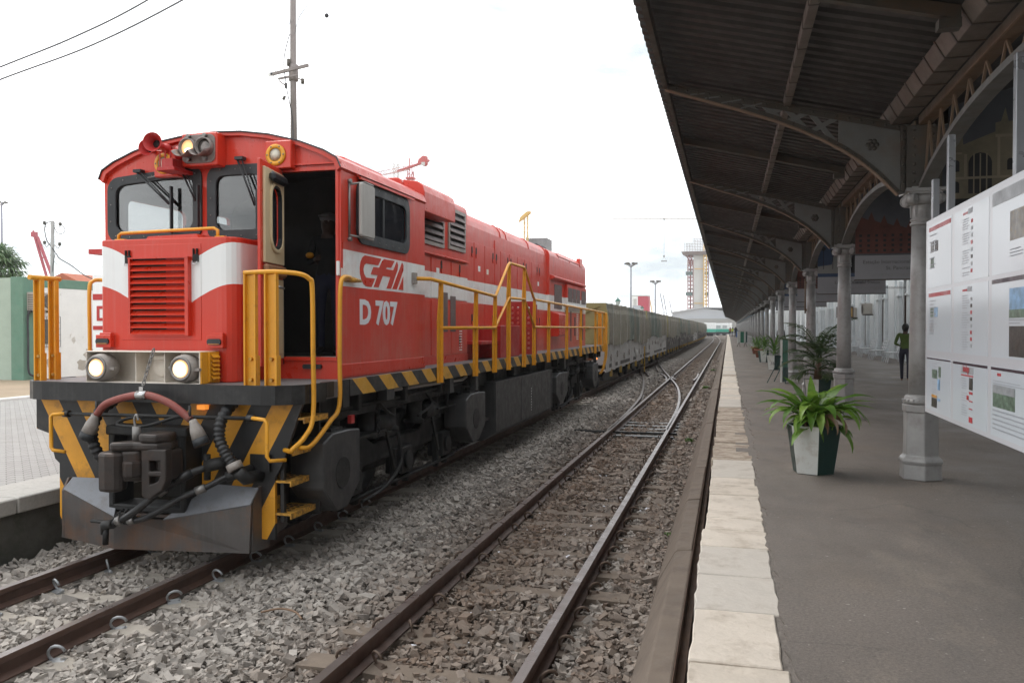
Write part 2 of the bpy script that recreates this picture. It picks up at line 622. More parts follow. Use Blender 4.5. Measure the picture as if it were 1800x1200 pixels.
# deck with rounded front corners
def deck_outline(hw, y0, y1, r):
    return [(hw, y1), (-hw, y1)] + [(-hw + r - r * math.cos(rad(a)), y0 + r - r * math.sin(rad(a))) for a in (0, 22, 45, 68, 90)] + \
           [(hw - r + r * math.sin(rad(a)), y0 + r - r * math.cos(rad(a))) for a in (0, 22, 45, 68, 90)]
mb = MB()
mb.prism(deck_outline(1.45, 0.012, 18.2, 0.33), 'xy', 1.41, 1.556)
deck = mb.build('deck', m_deck, LOCO)
mb = MB()
oo = deck_outline(1.46, 0.0, 1.0, 0.33)[2:]
ii = deck_outline(1.44, 0.02, 1.0, 0.31)[2:]
oo = [(-1.46, 0.75)] + oo + [(1.46, 0.55)]
ii = [(-1.44, 0.75)] + ii + [(1.44, 0.55)]
mb.prism(oo + ii[::-1], 'xy', 1.395, 1.562)
mb.build('front_apron_band', m_blk, deck)
mb = MB()
for s in (1, -1):
    mb.box(s * 1.455, s * 1.47, 1.02, 18.2, 1.40, 1.562)
mb.each('hazard_strip', m_hazs, deck)
mb = MB()
mb.box(1.40, 1.462, 0.55, 0.70, 1.42, 1.562); mb.box(1.40, 1.462, 0.88, 1.02, 1.30, 1.562)
mb.each('stair_side_frame', m_blk, deck)
mb = MB()
mb.box(-1.25, 1.25, 0.8, 18.1, 1.15, 1.41); mb.box(-0.5, 0.5, 0.6, 18, 0.95, 1.16)
for y in np.arange(1.4, 18, 1.25):
    mb.box(-1.38, 1.38, y, y + 0.08, 1.22, 1.41)
mb.build('underframe', m_under, LOCO, bevel=0.01)

# pilot plate
mb = MB()
outl = [(-1.38, 1.40), (-1.38, 1.10), (-1.24, 1.06), (-1.17, 0.82), (-1.12, 0.78), (-1.12, 0.20), (1.15, 0.20), (1.15, 0.74), (1.22, 0.86), (1.42, 1.40)]
mb.plate(outl[::-1], [[(-0.42, 0.42), (0.42, 0.42), (0.42, 1.16), (-0.42, 1.16)]], 'xz', 0.19, 0.225)
mb.build('pilot_plate', m_hazf, LOCO)
mb = MB()
mb.box(-0.40, 0.40, 0.15, 0.20, 0.98, 1.14); mb.box(-0.40, -0.34, -0.02, 0.25, 0.45, 1.14); mb.box(0.34, 0.40, -0.02, 0.25, 0.45, 1.14)
mb.box(-0.42, 0.42, -0.03, 0.26, 1.10, 1.18); mb.box(-0.40, 0.40, -0.02, 0.26, 0.42, 0.48)
mb.box(-0.41, 0.41, 0.6, 0.64, 0.42, 1.18)
mb.build('draft_gear_pocket', m_under, LOCO, bevel=0.012)

# snow plow style cow catcher
mb = MB()
BL, BC, BR = (-1.0, 0.08, 0.115), (-0.30, -0.07, 0.09), (1.0, 0.02, 0.115)
CL, C1, C2, CR = (-0.96, 0.07, 0.56), (-0.30, -0.06, 0.37), (0.20, -0.045, 0.37), (1.02, 0.02, 0.53)
mb.add([BL, BC, BR, CR, C2, C1, CL], [(0, 1, 5, 6), (1, 2, 3, 4, 5)])
plow = mb.build('plow_blade', m_plow, LOCO)
sd = plow.modifiers.new('thickness', 'SOLIDIFY'); sd.thickness = 0.018; sd.offset = -1
mb = MB()
TL, T1, T2, TR = (-0.92, 0.14, 0.66), (-0.42, 0.17, 0.66), (0.56, 0.17, 0.66), (1.03, 0.13, 0.655)
D1, D2 = (-0.36, 0.10, 0.40), (0.30, 0.08, 0.40)
for q in ([CL, C1, D1, T1, TL], [TR, T2, D2, C2, CR]):
    mb = MB(); mb.add(q, [(0, 1, 2, 3, 4)])
    u = mb.build('plow_upper_plate', m_plowtop, plow)
    sd = u.modifiers.new('thickness', 'SOLIDIFY'); sd.thickness = 0.014; sd.offset = -1
mb = MB()
mb.prism([(0.05, 0.12), (0.30, 0.10), (0.33, 0.16), (0.62, 0.22), (0.62, 0.30), (0.36, 0.32), (0.30, 0.68), (0.13, 0.66), (0.05, 0.53)], 'yz', 0.995, 1.02)
mb.prism([(0.07, 0.12), (0.30, 0.10), (0.30, 0.66), (0.14, 0.66), (0.07, 0.55)], 'yz', -0.985, -0.965)
mb.each('plow_side_plate', m_plow, plow)
mb = MB()
for z in (0.26, 0.56):
    for y in (0.23,):
        mb.cyl((1.02, y, z), (1.05, y, z), 0.032, 6); mb.cyl((1.05, y, z), (1.065, y, z), 0.02, 8)
mb.each('plow_bolt', m_under, plow)
mb = MB(); mb.box(1.02, 1.06, 0.26, 0.42, 0.37, 0.45); mb.build('plow_bracket', m_ywood, plow, bevel=0.006)
mb = MB(); mb.box(-0.40, 0.38, -0.02, 0.04, 0.385, 0.41); mb.build('plow_cross_bar', m_plow, plow)

# coupler
def cpl(bld, name, m, parent, bevel=0.0):
    bld.v = [(x + 0.10, y + 0.50, z - 0.015) for x, y, z in bld.v]
    return bld.build(name, m, parent, bevel=bevel, seg=2)
mb = MB()
mb.box(-0.09, 0.13, -0.62, -0.1, 0.74, 0.98)
mb.prism([(-0.05, -0.62), (-0.10, -0.84), (-0.02, -0.92), (0.10, -0.86), (0.14, -0.76), (0.24, -0.80), (0.33, -0.78), (0.36, -0.62), (0.16, -0.55)], 'xy', 0.78, 1.04)
cp = cpl(mb, 'coupler', m_coupler, LOCO, 0.025)
mb = MB()
kn = [(-0.20, -0.76), (-0.235, -0.86), (-0.23, -0.94), (-0.19, -0.985), (-0.12, -1.0), (-0.05, -0.975), (-0.01, -0.92), (-0.03, -0.85), (-0.06, -0.80), (-0.12, -0.74)]
mb.prism(kn, 'xy', 0.70, 1.03)
cpl(mb, 'coupler_knuckle', m_coupler, cp, 0.028)
mb = MB()
mb.prism([(-0.02, -0.92), (0.03, -0.96), (0.09, -0.93), (0.13, -0.86), (0.10, -0.78), (0.02, -0.80)], 'xy', 0.82, 0.96)
cpl(mb, 'coupler_tooth', m_coupler, cp, 0.02)
mb = MB()
mb.prism([(-0.15, -0.90), (-0.10, -0.96), (-0.02, -0.93), (0.06, -0.88), (0.17, -0.88), (0.28, -0.86), (0.34, -0.74), (0.3, -0.6), (0.12, -0.60), (0.0, -0.70), (-0.08, -0.78)], 'xy', 1.04, 1.11)
mb.prism([(0.05, -0.80), (0.12, -0.87), (0.27, -0.87), (0.33, -0.76), (0.3, -0.62), (0.1, -0.62)], 'xy', 1.105, 1.18)
cpl(mb, 'coupler_top_lug', m_coupler, cp, 0.022)
mb = MB()
mb.plate([(0.13, 0.66), (0.20, 0.63), (0.33, 0.72), (0.37, 0.80), (0.37, 1.06), (0.13, 1.06)], [[(0.21, 0.76), (0.29, 0.79), (0.31, 0.83), (0.21, 0.83)], [(0.21, 0.87), (0.31, 0.88), (0.31, 0.96), (0.21, 0.96)]], 'xz', -0.87, -0.78)
cpl(mb, 'coupler_guard_arm', m_coupler, cp, 0.012)
mb = MB(); mb.cyl((0.0, -0.76, 1.1), (0.0, -0.76, 1.23), 0.036, 10); mb.tube(smooth_path([(0.0, -0.76, 1.2), (-0.02, -0.76, 1.28), (0.0, -0.76, 1.33), (0.02, -0.76, 1.28)]), 0.011, 6); cpl(mb, 'coupler_lock_pin', m_steel, cp)

# hoses
def tubepart(name, pts, r, m, parent=LOCO, n=8, sm=6):
    b = MB(); b.tube(smooth_path(pts, sm), r, n)
    return b.build(name, m, parent)
rh = tubepart('jumper_hose', [(-0.43, -0.11, 1.29), (-0.28, -0.14, 1.40), (0.07, -0.15, 1.475), (0.33, -0.14, 1.41), (0.53, -0.12, 1.27)], 0.033, m_redhose, n=12)
for sx, x, z in ((-1, -0.45, 1.26), (1, 0.56, 1.24)):
    b = MB()
    d = Vector((sx * 0.45, 0, -1)).normalized()
    p = Vector((x, -0.12, z))
    b.tube([p + d * t for t in (-0.03, 0.0, 0.06, 0.14)], [0.032, 0.036, 0.055, 0.066], 16)
    pl = b.build('hose_plug', m_grey, rh)
    b = MB(); b.tube([p + d * 0.14, p + d * 0.205], [0.068, 0.069], 16); b.build('plug_boot', m_rubber, rh)
    b = MB(); b.cyl((x - sx * 0.03, -0.13, z + 0.02), (x - sx * 0.03, -0.13, z + 0.15), 0.012, 6); b.build('plug_latch', m_blk, rh)
b = MB(); b.cyl((0.02, -0.15, 1.472), (0.12, -0.15, 1.474), 0.038, 14); b.obox((0.07, -0.16, 1.52), (0.04, 0.012, 0.05), Matrix.Identity(3)); b.build('hose_clamp', m_chrome, rh)
def chain(pts, r, ln):
    b = MB()
    P = [Vector(p) for p in pts]
    tot = (P[1] - P[0]).length
    k = int(tot / ln)
    d = (P[1] - P[0]).normalized()
    for i in range(k):
        c = P[0] + d * (ln * (i + 0.5))
        u = Vector((1, 0, 0)) if i % 2 else Vector((0, 1, 0))
        lp = [c + d * (math.cos(a) * ln * 0.62) + u * (math.sin(a) * ln * 0.34) for a in [2 * pi * j / 8 for j in range(9)]]
        b.tube(lp, r, 5, False)
    return b
chain([(0.09, -0.02, 1.87), (0.07, -0.15, 1.53)], 0.006, 0.042).build('hanging_chain', m_steel, LOCO)
def corr_hose(pts, r, n=44):
    path = smooth_path(pts, 16)
    rs = [r * (1.0 if (i // 2) % 2 else 0.84) for i in range(len(path))]
    b = MB(); b.tube(path, rs, 12)
    return b
corr_hose([(-0.42, 0.1, 1.40), (-0.50, -0.02, 1.28), (-0.53, -0.06, 1.08), (-0.48, -0.02, 0.90), (-0.44, 0.1, 0.8)], 0.053).build('corrugated_hose', m_hose, LOCO)
h2 = corr_hose([(0.78, 0.14, 1.40), (0.76, 0.0, 1.28), (0.76, -0.05, 1.12), (0.83, -0.06, 0.98), (0.90, -0.05, 0.88)], 0.053).build('corrugated_hose', m_hose, LOCO)
b = MB(); b.tube([(0.895, -0.05, 0.90), (0.925, -0.05, 0.845)], 0.068, 14); b.build('hose_band', m_grey, h2)
b = MB(); b.tube([(0.925, -0.05, 0.845), (0.97, 0.02, 0.76), (1.0, 0.19, 0.76)], 0.058, 12); b.box(0.93, 1.12, 0.15, 0.17, 0.80, 0.95); b.build('hose_elbow', m_blk, h2)
ah = tubepart('air_brake_hose', [(0.66, -0.02, 0.86), (0.50, -0.12, 0.80), (0.30, -0.22, 0.66), (0.10, -0.27, 0.50), (-0.07, -0.25, 0.40), (-0.20, -0.22, 0.35)], 0.031, m_hose, n=10)
b = MB(); b.tube([(0.53, -0.10, 0.815), (0.40, -0.17, 0.74)], 0.042, 10); b.build('hose_ferrule', m_blk, ah)
b = MB(); b.tube([(0.33, -0.205, 0.685), (0.28, -0.225, 0.645)], 0.044, 12); b.tube([(-0.06, -0.25, 0.405), (-0.11, -0.245, 0.385)], 0.044, 12); b.each('hose_collar', m_steel, ah)
b = MB(); b.tube([(-0.16, -0.24, 0.36), (-0.26, -0.22, 0.34), (-0.29, -0.2, 0.26)], [0.04, 0.045, 0.03], 10); b.tube([(-0.42, -0.2, 0.365), (-0.22, -0.22, 0.36)], 0.016, 6); b.tube([(-0.25, -0.22, 0.33), (-0.26, -0.22, 0.17)], 0.026, 6); b.build('gladhand', m_under, ah)
ah2 = tubepart('air_brake_hose', [(0.92, 0.08, 0.80), (0.80, -0.02, 0.77), (0.68, -0.10, 0.70), (0.48, -0.18, 0.61), (0.28, -0.22, 0.49), (0.12, -0.24, 0.415), (-0.08, -0.23, 0.38)], 0.026, m_hose, n=10)
b = MB(); b.tube([(0.66, -0.105, 0.69), (0.59, -0.14, 0.66)], 0.037, 12); b.tube([(0.06, -0.24, 0.41), (0.0, -0.24, 0.395)], 0.037, 12); b.each('hose_collar', m_steel, ah2)
b = MB(); b.tube([(0.95, 0.15, 0.82), (0.90, 0.06, 0.80), (0.80, -0.02, 0.77)], 0.045, 10); b.tube([(0.82, 0.05, 0.9), (0.70, -0.02, 0.88), (0.62, -0.04, 0.86)], 0.055, 10); b.cyl((0.62, -0.02, 0.74), (0.62, -0.02, 0.96), 0.03, 8); b.build('brake_cock', m_under, ah2)
for i in range(3):
    chain([(-0.17 + 0.05 * i, -0.1, 0.46), (-0.22 + 0.04 * i, -0.21, 0.36)], 0.006, 0.04).build('hose_chain', m_under, ah)

# uncoupling lever across the front
b = MB(); b.tube([(-0.84, -0.03, 1.275), (1.05, -0.03, 1.285)], 0.017, 8); b.tube(smooth_path([(-0.02, -0.03, 1.28), (-0.16, -0.08, 1.25), (-0.2, -0.14, 1.215), (-0.08, -0.16, 1.20), (0.10, -0.15, 1.205), (0.28, -0.08, 1.26), (0.36, -0.03, 1.285)]), 0.014, 8)
lev = b.build('uncoupling_lever', m_under, LOCO)
b = MB(); b.tube([(-0.83, -0.05, 1.28), (-0.95, -0.06, 1.27), (-0.975, -0.06, 1.25), (-0.975, -0.06, 0.97), (-0.955, -0.06, 0.945), (-0.84, -0.04, 0.93)], 0.017, 8); b.tube([(1.08, -0.05, 1.29), (1.20, -0.06, 1.28), (1.225, -0.06, 1.25), (1.225, -0.06, 0.97), (1.25, -0.06, 0.935), (1.34, 0.05, 0.93)], 0.017, 8)
b.each('lever_handle', m_yel, lev)
b = MB(); b.cyl((-0.86, -0.03, 1.276), (-0.80, -0.03, 1.276), 0.032, 10); b.cyl((1.02, -0.03, 1.285), (1.09, -0.03, 1.285), 0.032, 10); b.each('lever_bush', m_blk, lev)

# side stair below the deck
b = MB()
b.box(1.03, 1.05, 0.20, 0.24, 0.22, 1.4); b.box(1.18, 1.215, 0.23, 0.27, 0.35, 1.15)
b.box(1.00, 1.03, 0.2, 0.66, 0.34, 1.40); b.prism([(0.64, 0.34), (0.67, 0.34), (0.67, 1.40), (0.64, 1.40)], 'yz', 1.0, 1.34)
st = b.build('stair_frame', m_blk, LOCO)
for z, x1 in ((0.415, 1.29), (0.70, 1.29), (0.97, 1.31), (1.255, 1.42)):
    b = MB()
    b.box(1.05, x1, 0.20, 0.64, z, z + 0.018); b.box(x1, x1 + 0.012, 0.20, 0.64, z - 0.03, z + 0.02)
    b.box(1.05, 1.065, 0.27, 0.42, z + 0.018, z + 0.13)
    t = b.build('stair_tread', m_ywood, st)
    b = MB()
    for i in range(5):
        for j in range(3):
            b.cyl((1.09 + 0.06 * j, 0.25 + 0.075 * i, z + 0.0185), (1.09 + 0.06 * j, 0.25 + 0.075 * i, z + 0.0205), 0.02, 6)
    b.build('tread_holes', m_dark, st, kind='stuff')

# nose
NX0, NX1, NY = -0.81, 0.645, 0.36
b = MB()
pl = [(NX0, 1.08), (NX0, NY + 0.04), (NX0 + 0.04, NY), (NX1 - 0.13, NY)] + [(NX1 - 0.13 + 0.13 * math.sin(rad(a)), NY + 0.13 - 0.13 * math.cos(rad(a))) for a in (20, 40, 60, 80, 90)] + [(NX1, 1.08)]
b.prism(pl, 'xy', 1.556, 2.885)
nose = b.build('nose', m_nose, LOCO, bevel=0.012, seg=2)
b = MB(); b.prism([(-0.34, 2.88), (0.24, 2.88), (0.21, 2.925), (-0.31, 2.915)], 'xz', 0.42, 0.95); b.build('nose_hatch', m_red, nose)
b = MB(); b.box(-0.555, 0.305, NY - 0.006, NY + 0.01, 1.94, 2.83); b.build('nose_panel', m_nose, nose, bevel=0.003)
# grille
b = MB()
gx0, gx1, gz0, gz1 = -0.425, 0.175, 1.995, 2.695
b.box(gx0 - 0.012, gx0 + 0.006, NY - 0.06, NY, gz0, gz1); b.box(gx1 - 0.006, gx1 + 0.03, NY - 0.06, NY, gz0 - 0.01, gz1)
b.box(gx0 - 0.012, gx1 + 0.03, NY - 0.065, NY, gz1, gz1 + 0.012); b.box(gx0, gx1 + 0.02, NY - 0.05, NY, gz0 - 0.014, gz0)
gr = b.build('nose_grille', m_red, LOCO)
b = MB(); b.box(gx0 + 0.006, -0.06, NY - 0.014, NY - 0.008, gz0, gz1); b.build('grille_shade_plate', m_dark, gr)  # black plate behind the slats paints in the shade of the interior
b = MB(); b.box(-0.06, gx1 - 0.006, NY - 0.015, NY - 0.008, gz0, gz1); b.build('grille_backing', m_redflat, gr)
for i in range(12):
    z = gz0 + 0.018 + i * 0.0585
    b = MB(); b.prism([(NY - 0.062, z - 0.016), (NY - 0.058, z - 0.020), (NY - 0.012, z + 0.022), (NY - 0.016, z + 0.026)], 'yz', gx0 + 0.006, gx1 - 0.006)
    b.build('grille_slat', m_red, gr)
for x in (-0.475, 0.255):
    b = MB(); b.box(x - 0.03, x + 0.03, NY - 0.02, NY - 0.005, 2.66, 2.73)
    for k in (-0.022, 0.014):
        b.box(x + k, x + k + 0.008, NY - 0.03, NY - 0.005, 2.73, 2.78)
    b.build('panel_latch', m_dark, nose)
    b = MB(); b.tube([(x - 0.025, NY - 0.025, 2.66), (x - 0.02, NY - 0.035, 2.64), (x + 0.02, NY - 0.035, 2.64), (x + 0.025, NY - 0.025, 2.66)], 0.006, 5); b.build('latch_ring', m_chrome, nose)
for x in (-0.72, 0.48):
    b = MB(); b.box(x - 0.085, x + 0.085, NY - 0.06, NY, 1.87, 1.99); b.box(x - 0.05, x + 0.08, NY - 0.05, NY - 0.02, 1.985, 2.01)
    hb = b.build('marker_light_box', m_red, LOCO, bevel=0.006)
    b = MB(); b.plate(rrect(x - 0.07, x + 0.07, 1.90, 1.955, 0.025), [], 'xz', NY - 0.078, NY - 0.058); b.build('marker_light_lens', m_rubber, hb)
    b = MB()
    for k in range(8):
        b.box(x - 0.052 + k * 0.014, x - 0.043 + k * 0.014, NY - 0.082, NY - 0.075, 1.903, 1.912)
    b.build('marker_led_row', M('amber_leds', (0.55, 0.22, 0.05), 0.4), hb, kind='stuff')

# headlight box on the deck
bx0, bx1, by0, by1, bz0, bz1 = -0.71, 0.49, 0.07, 0.34, 1.556, 1.845
b = MB()
b.box(bx0, bx1, by0, by1, bz1 - 0.01, bz1); b.box(bx0, bx1, by0, by1, bz0, bz0 + 0.01); b.box(bx0, bx0 + 0.01, by0, by1, bz0, bz1)
b.box(bx1 - 0.012, bx1, by0, by1, bz0, bz1); b.box(bx0, bx1, by1 - 0.02, by1 - 0.005, bz0, bz1)
b.box(-0.235, -0.225, by0 + 0.07, by1, bz0, bz1); b.box(0.10, 0.11, by0 + 0.03, by1, bz0, bz1)
hb = b.build('headlight_box', m_cream, LOCO, bevel=0.003)
b = MB(); b.box(bx1, bx1 + 0.012, by0 + 0.005, by1, bz0 + 0.005, bz1 - 0.005); b.box(bx1 + 0.012, bx1 + 0.03, by0 + 0.10, by1 - 0.03, bz0 + 0.02, bz1 - 0.01)
lv = b.build('louvre_side', m_yel, hb)
b = MB()
for k in range(6):
    z = bz0 + 0.04 + k * 0.038
    b.prism([(bx1 + 0.03, z + 0.03), (bx1 + 0.055, z), (bx1 + 0.057, z + 0.004), (bx1 + 0.032, z + 0.035)], 'xz', by0 + 0.12, by1 - 0.05)
b.each('louvre_fin', m_yel, hb)
m_lensmid = emis('lit_headlight_reflector', (1.0, 0.78, 0.48), 1.25)
m_lens = emis('lit_headlight_lens', (1.0, 0.50, 0.20), 0.85)
m_lenshot = emis('lit_headlight_bulb', (1.0, 0.86, 0.62), 5.0)
for x in (-0.545, 0.335):
    b = MB(); b.lathe((x, by0 + 0.02, 1.695), [(0.105, -0.075), (0.118, -0.065), (0.128, -0.01), (0.122, 0.06), (0.09, 0.12), (0.04, 0.14)], 28, 'y')
    b.box(x + 0.10, x + 0.165, by0 - 0.03, by0 + 0.02, 1.675, 1.70); b.cyl((x - 0.16, by0, 1.70), (x - 0.11, by0, 1.70), 0.014, 8)
    hd = b.build('headlight', m_grey, LOCO)
    b = MB(); b.lathe((x, by0 + 0.02, 1.695), [(0.0, -0.082), (0.05, -0.081), (0.088, -0.077), (0.0881, -0.07)], 28, 'y'); b.build('headlight_lens', m_lens, hd)
    b = MB(); b.lathe((x - 0.005, by0 + 0.016, 1.69), [(0.0, -0.083), (0.07, -0.080), (0.071, -0.076)], 28, 'y'); b.build('headlight_reflector', m_lensmid, hd)
    b = MB(); b.sph((x + 0.008, by0 - 0.062, 1.668), 0.05, 12, 8, (1.0, 0.3, 0.6)); b.build('headlight_bulb', m_lenshot, hd)
    b = MB(); b.lathe((x, by0 + 0.02, 1.695), [(0.088, -0.078), (0.09, -0.088), (0.106, -0.086), (0.108, -0.074)], 28, 'y'); b.build('headlight_rim', m_steel, hd)
b = MB(); b.lathe((-0.06, by0 + 0.2, 1.70), [(0.0, 0.0), (0.09, 0.0), (0.092, 0.03)], 20, 'y'); b.box(0.03, 0.095, by0 + 0.19, by0 + 0.24, 1.61, 1.80); b.box(-0.12, 0.0, by0 + 0.17, by0 + 0.2, 1.76, 1.80)
b.build('socket_cover', m_cream, hb, bevel=0.004)
b = MB(); b.box(0.42, 0.50, 0.12, 0.18, 1.33, 1.37); b.build('amber_lamp', emis('lit_amber_lamp', (1.0, 0.33, 0.05), 0.8), LOCO)

# cab shell
CY0, CY1, CW = 1.07, 3.36, 1.35
ROOF = [(1.375, 3.60), (1.335, 3.69), (1.20, 3.768), (0.94, 3.868), (0.6, 3.955), (0.3, 3.998), (0.0, 4.01)]
ROOF = ROOF + [(-x, z) for x, z in ROOF[-2::-1]]
wl = rrect(-1.285, -0.195, 2.97, 3.685, 0.12, slope=0.09)
wr = rrect(-0.095, 0.585, 2.95, 3.665, 0.12)
door = [(0.70, 1.77), (1.30, 1.77), (1.30, 3.58), (0.70, 3.58)]
b = MB()
inn = [(x * 0.985, z - 0.02) for x, z in ROOF]
b.plate([(-1.33, 1.556), (1.345, 1.556)] + [p for p in inn], [wl, wr, door], 'xz', CY0, CY0 + 0.05)
cab = b.build('cab_front_wall', m_red, LOCO)
b = MB(); b.plate([(-1.33, 1.556), (1.33, 1.556)] + [(x * 0.97, z - 0.03) for x, z in ROOF], [], 'xz', CY1 - 0.06, CY1 - 0.003)
b.build('cab_rear_wall', m_red, LOCO)
swin = rrect(1.43, 2.80, 2.93, 3.535, 0.13)
swinL = rrect(1.35, 2.35, 2.70, 3.44, 0.08)
swinR2 = rrect(2.95, 3.25, 3.27, 3.48, 0.05)
for s, hole in ((1, [swin]), (-1, [swinL, swinR2])):
    b = MB(); b.plate([(CY0 + 0.001, 1.562), (CY1, 1.562), (CY1, 3.63), (CY0 + 0.001, 3.63)], hole, 'yz', s * (CW - 0.045), s * CW)
    b.build('cab_side_wall', m_band, LOCO)
b = MB(); b.box(CW, CW + 0.006, CY0, CY1 - 0.004, 1.575, 1.70); b.build('cab_sill_strip', m_red, cab, bevel=0.003)
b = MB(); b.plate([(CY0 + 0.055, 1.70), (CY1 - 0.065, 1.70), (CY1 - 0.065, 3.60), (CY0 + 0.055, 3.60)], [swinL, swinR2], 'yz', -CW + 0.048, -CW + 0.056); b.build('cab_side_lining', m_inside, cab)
b = MB()
top = ROOF
ins = [(x * 0.97, z - 0.035) for x, z in ROOF]
b.prism(top + ins[::-1], 'xz', CY0 - 0.05, CY1 + 0.005)
b.build('cab_roof', m_red, LOCO)
b = MB(); b.prism([(x * 1.004, z + 0.008) for x, z in ROOF] + [(x, z - 0.004) for x, z in ROOF][::-1], 'xz', CY0 - 0.066, CY0 - 0.05); b.build('roof_drip_edge', m_rubber, cab)
b = MB(); b.prism([(0.55, 3.95), (0.58, 3.99), (0.98, 3.89), (1.0, 3.84)], 'xz', 1.9, 2.9); b.build('roof_hatch', m_red, cab, bevel=0.01)
b = MB(); b.box(0.66, 0.70, CY0 - 0.012, CY0 + 0.06, 1.75, 3.62); b.box(1.30, 1.335, CY0 - 0.012, CY0 + 0.06, 1.75, 3.62); b.box(0.66, 1.335, CY0 - 0.012, CY0 + 0.06, 3.58, 3.62); b.box(0.66, 1.335, CY0 - 0.012, CY0 + 0.06, 1.73, 1.77)
b.build('door_frame', m_red, cab, bevel=0.004)
b = MB(); b.box(0.68, 1.36, CY0 - 0.03, CY0, 3.64, 3.655); b.build('door_rain_gutter', m_red, cab)
b = MB(); b.box(0.72, 1.28, CY0 + 0.055, CY0 + 0.06, 1.765, 1.775); b.build('door_sill_plate', m_chrome, cab)
b = MB(); b.plate(rrect(0.95, 1.15, 1.655, 1.70, 0.018), [], 'xz', CY0 - 0.03, CY0); b.build('step_light', m_rubber, cab)
b = MB(); b.box(1.315, 1.345, CY0 - 0.03, CY0 - 0.001, 2.56, 2.70); b.build('door_catch', m_white, cab, bevel=0.004)
# interior
b = MB()
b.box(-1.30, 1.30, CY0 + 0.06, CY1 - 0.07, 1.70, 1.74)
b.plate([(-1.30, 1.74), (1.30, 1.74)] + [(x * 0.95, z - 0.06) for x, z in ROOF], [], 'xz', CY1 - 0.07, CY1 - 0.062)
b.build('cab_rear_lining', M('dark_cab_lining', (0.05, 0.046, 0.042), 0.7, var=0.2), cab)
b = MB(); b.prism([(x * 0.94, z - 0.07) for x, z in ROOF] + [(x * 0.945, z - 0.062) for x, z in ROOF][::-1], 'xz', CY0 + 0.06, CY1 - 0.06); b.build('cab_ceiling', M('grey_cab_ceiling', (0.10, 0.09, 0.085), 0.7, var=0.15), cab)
b = MB(); b.box(-1.0, -0.12, 1.75, 2.2, 1.74, 2.62); b.box(-0.98, -0.2, 1.55, 2.05, 2.50, 3.08); b.box(-0.80, -0.40, 1.60, 1.95, 3.0, 3.20); b.build('control_desk', M('desk_blue_grey', (0.06, 0.075, 0.13), 0.6), cab, bevel=0.03)
b = MB(); b.box(-1.0, -0.55, 2.35, 2.8, 2.1, 2.25); b.box(-1.0, -0.55, 2.78, 2.9, 2.2, 3.15); b.build('driver_seat', M('seat_cloth', (0.03, 0.035, 0.05), 0.8), cab, bevel=0.04, seg=2)
b = MB()
for k in range(4):
    b.box(0.62, 0.80, CY1 - 0.15, CY1 - 0.12, 3.0 + 0.1 * k, 3.02 + 0.1 * k)
b.box(0.60, 0.86, CY1 - 0.13, CY1 - 0.10, 2.0, 3.45)
b.build('electric_cabinet', m_dark, cab)
b = MB(); b.box(1.0, 1.26, 2.0, 2.4, 1.74, 2.05); b.build('blue_crate', M('blue_plastic', (0.01, 0.035, 0.19), 0.5), cab, bevel=0.02)

# window frames and panes
def win(name, loop, inset, plane, t, out, parent=cab, glass=m_glass, bolts=True, sgn=1):
    cx = sum(p[0] for p in loop) / len(loop); cz = sum(p[1] for p in loop) / len(loop)
    xs = [p[0] for p in loop]; zs = [p[1] for p in loop]
    hx, hz = (max(xs) - min(xs)) / 2, (max(zs) - min(zs)) / 2
    mx_, mz_ = (max(xs) + min(xs)) / 2, (max(zs) + min(zs)) / 2
    inner = [(mx_ + (x - mx_) * (1 - inset / hx), mz_ + (z - mz_) * (1 - inset / hz)) for x, z in loop]
    outer = [(mx_ + (x - mx_) * (1 + 0.02 / hx), mz_ + (z - mz_) * (1 + 0.02 / hz)) for x, z in loop]
    b = MB(); b.plate(outer, [inner], plane, t - out * 0.022, t + out * 0.05 * 0)
    fr = b.build(name, m_rubber, parent, bevel=0.006, seg=2)
    b = MB(); b.plate([(mx_ + (x - mx_) * (1 - inset * 0.9 / hx), mz_ + (z - mz_) * (1 - inset * 0.9 / hz)) for x, z in loop], [], plane, t + out * 0.006, t + out * 0.010)
    b.build('window_pane', glass, parent)
    if bolts:
        b = MB()
        n = len(loop)
        per = 0; acc = [0]
        ml = [(mx_ + (x - mx_) * (1 - inset * 0.3 / hx), mz_ + (z - mz_) * (1 - inset * 0.3 / hz)) for x, z in loop]
        for i in range(n):
            q = ml[(i + 1) % n]; per += math.hypot(q[0] - ml[i][0], q[1] - ml[i][1]); acc.append(per)
        k = int(per / 0.17)
        for j in range(k):
            d = per * j / k
            i = max(i for i in range(n) if acc[i] <= d)
            f = (d - acc[i]) / max(1e-6, acc[i + 1] - acc[i])
            q = ml[(i + 1) % n]
            u, w = ml[i][0] + (q[0] - ml[i][0]) * f, ml[i][1] + (q[1] - ml[i][1]) * f
            c = {'xz': (u, t - out * 0.022, w), 'yz': (t - out * 0.022, u, w)}[plane]
            b.sph(c, 0.008, 6, 4)
        b.build('frame_bolts', m_steel, parent, kind='stuff')
    return fr
win('windscreen_frame', wl, 0.085, 'xz', CY0, 1)
win('windscreen_frame', wr, 0.085, 'xz', CY0, 1)
m_glside = M('side_glass', (0.03, 0.035, 0.042), 0.08, var=0.1, spec=0.5)
win('side_window_frame', swin, 0.085, 'yz', CW, -1, glass=m_glassdark)
b = MB(); b.box(CW - 0.004, CW + 0.012, 2.07, 2.10, 3.01, 3.46); b.box(CW - 0.004, CW + 0.010, 1.5, 2.72, 3.02, 3.03); b.build('sliding_window_bar', m_rubber, cab)
b = MB(); b.box(CW, CW + 0.05, 1.42, 2.9, 3.575, 3.59); b.box(CW + 0.03, CW + 0.05, 1.42, 2.9, 3.55, 3.59); b.build('window_rain_gutter', m_red, cab)
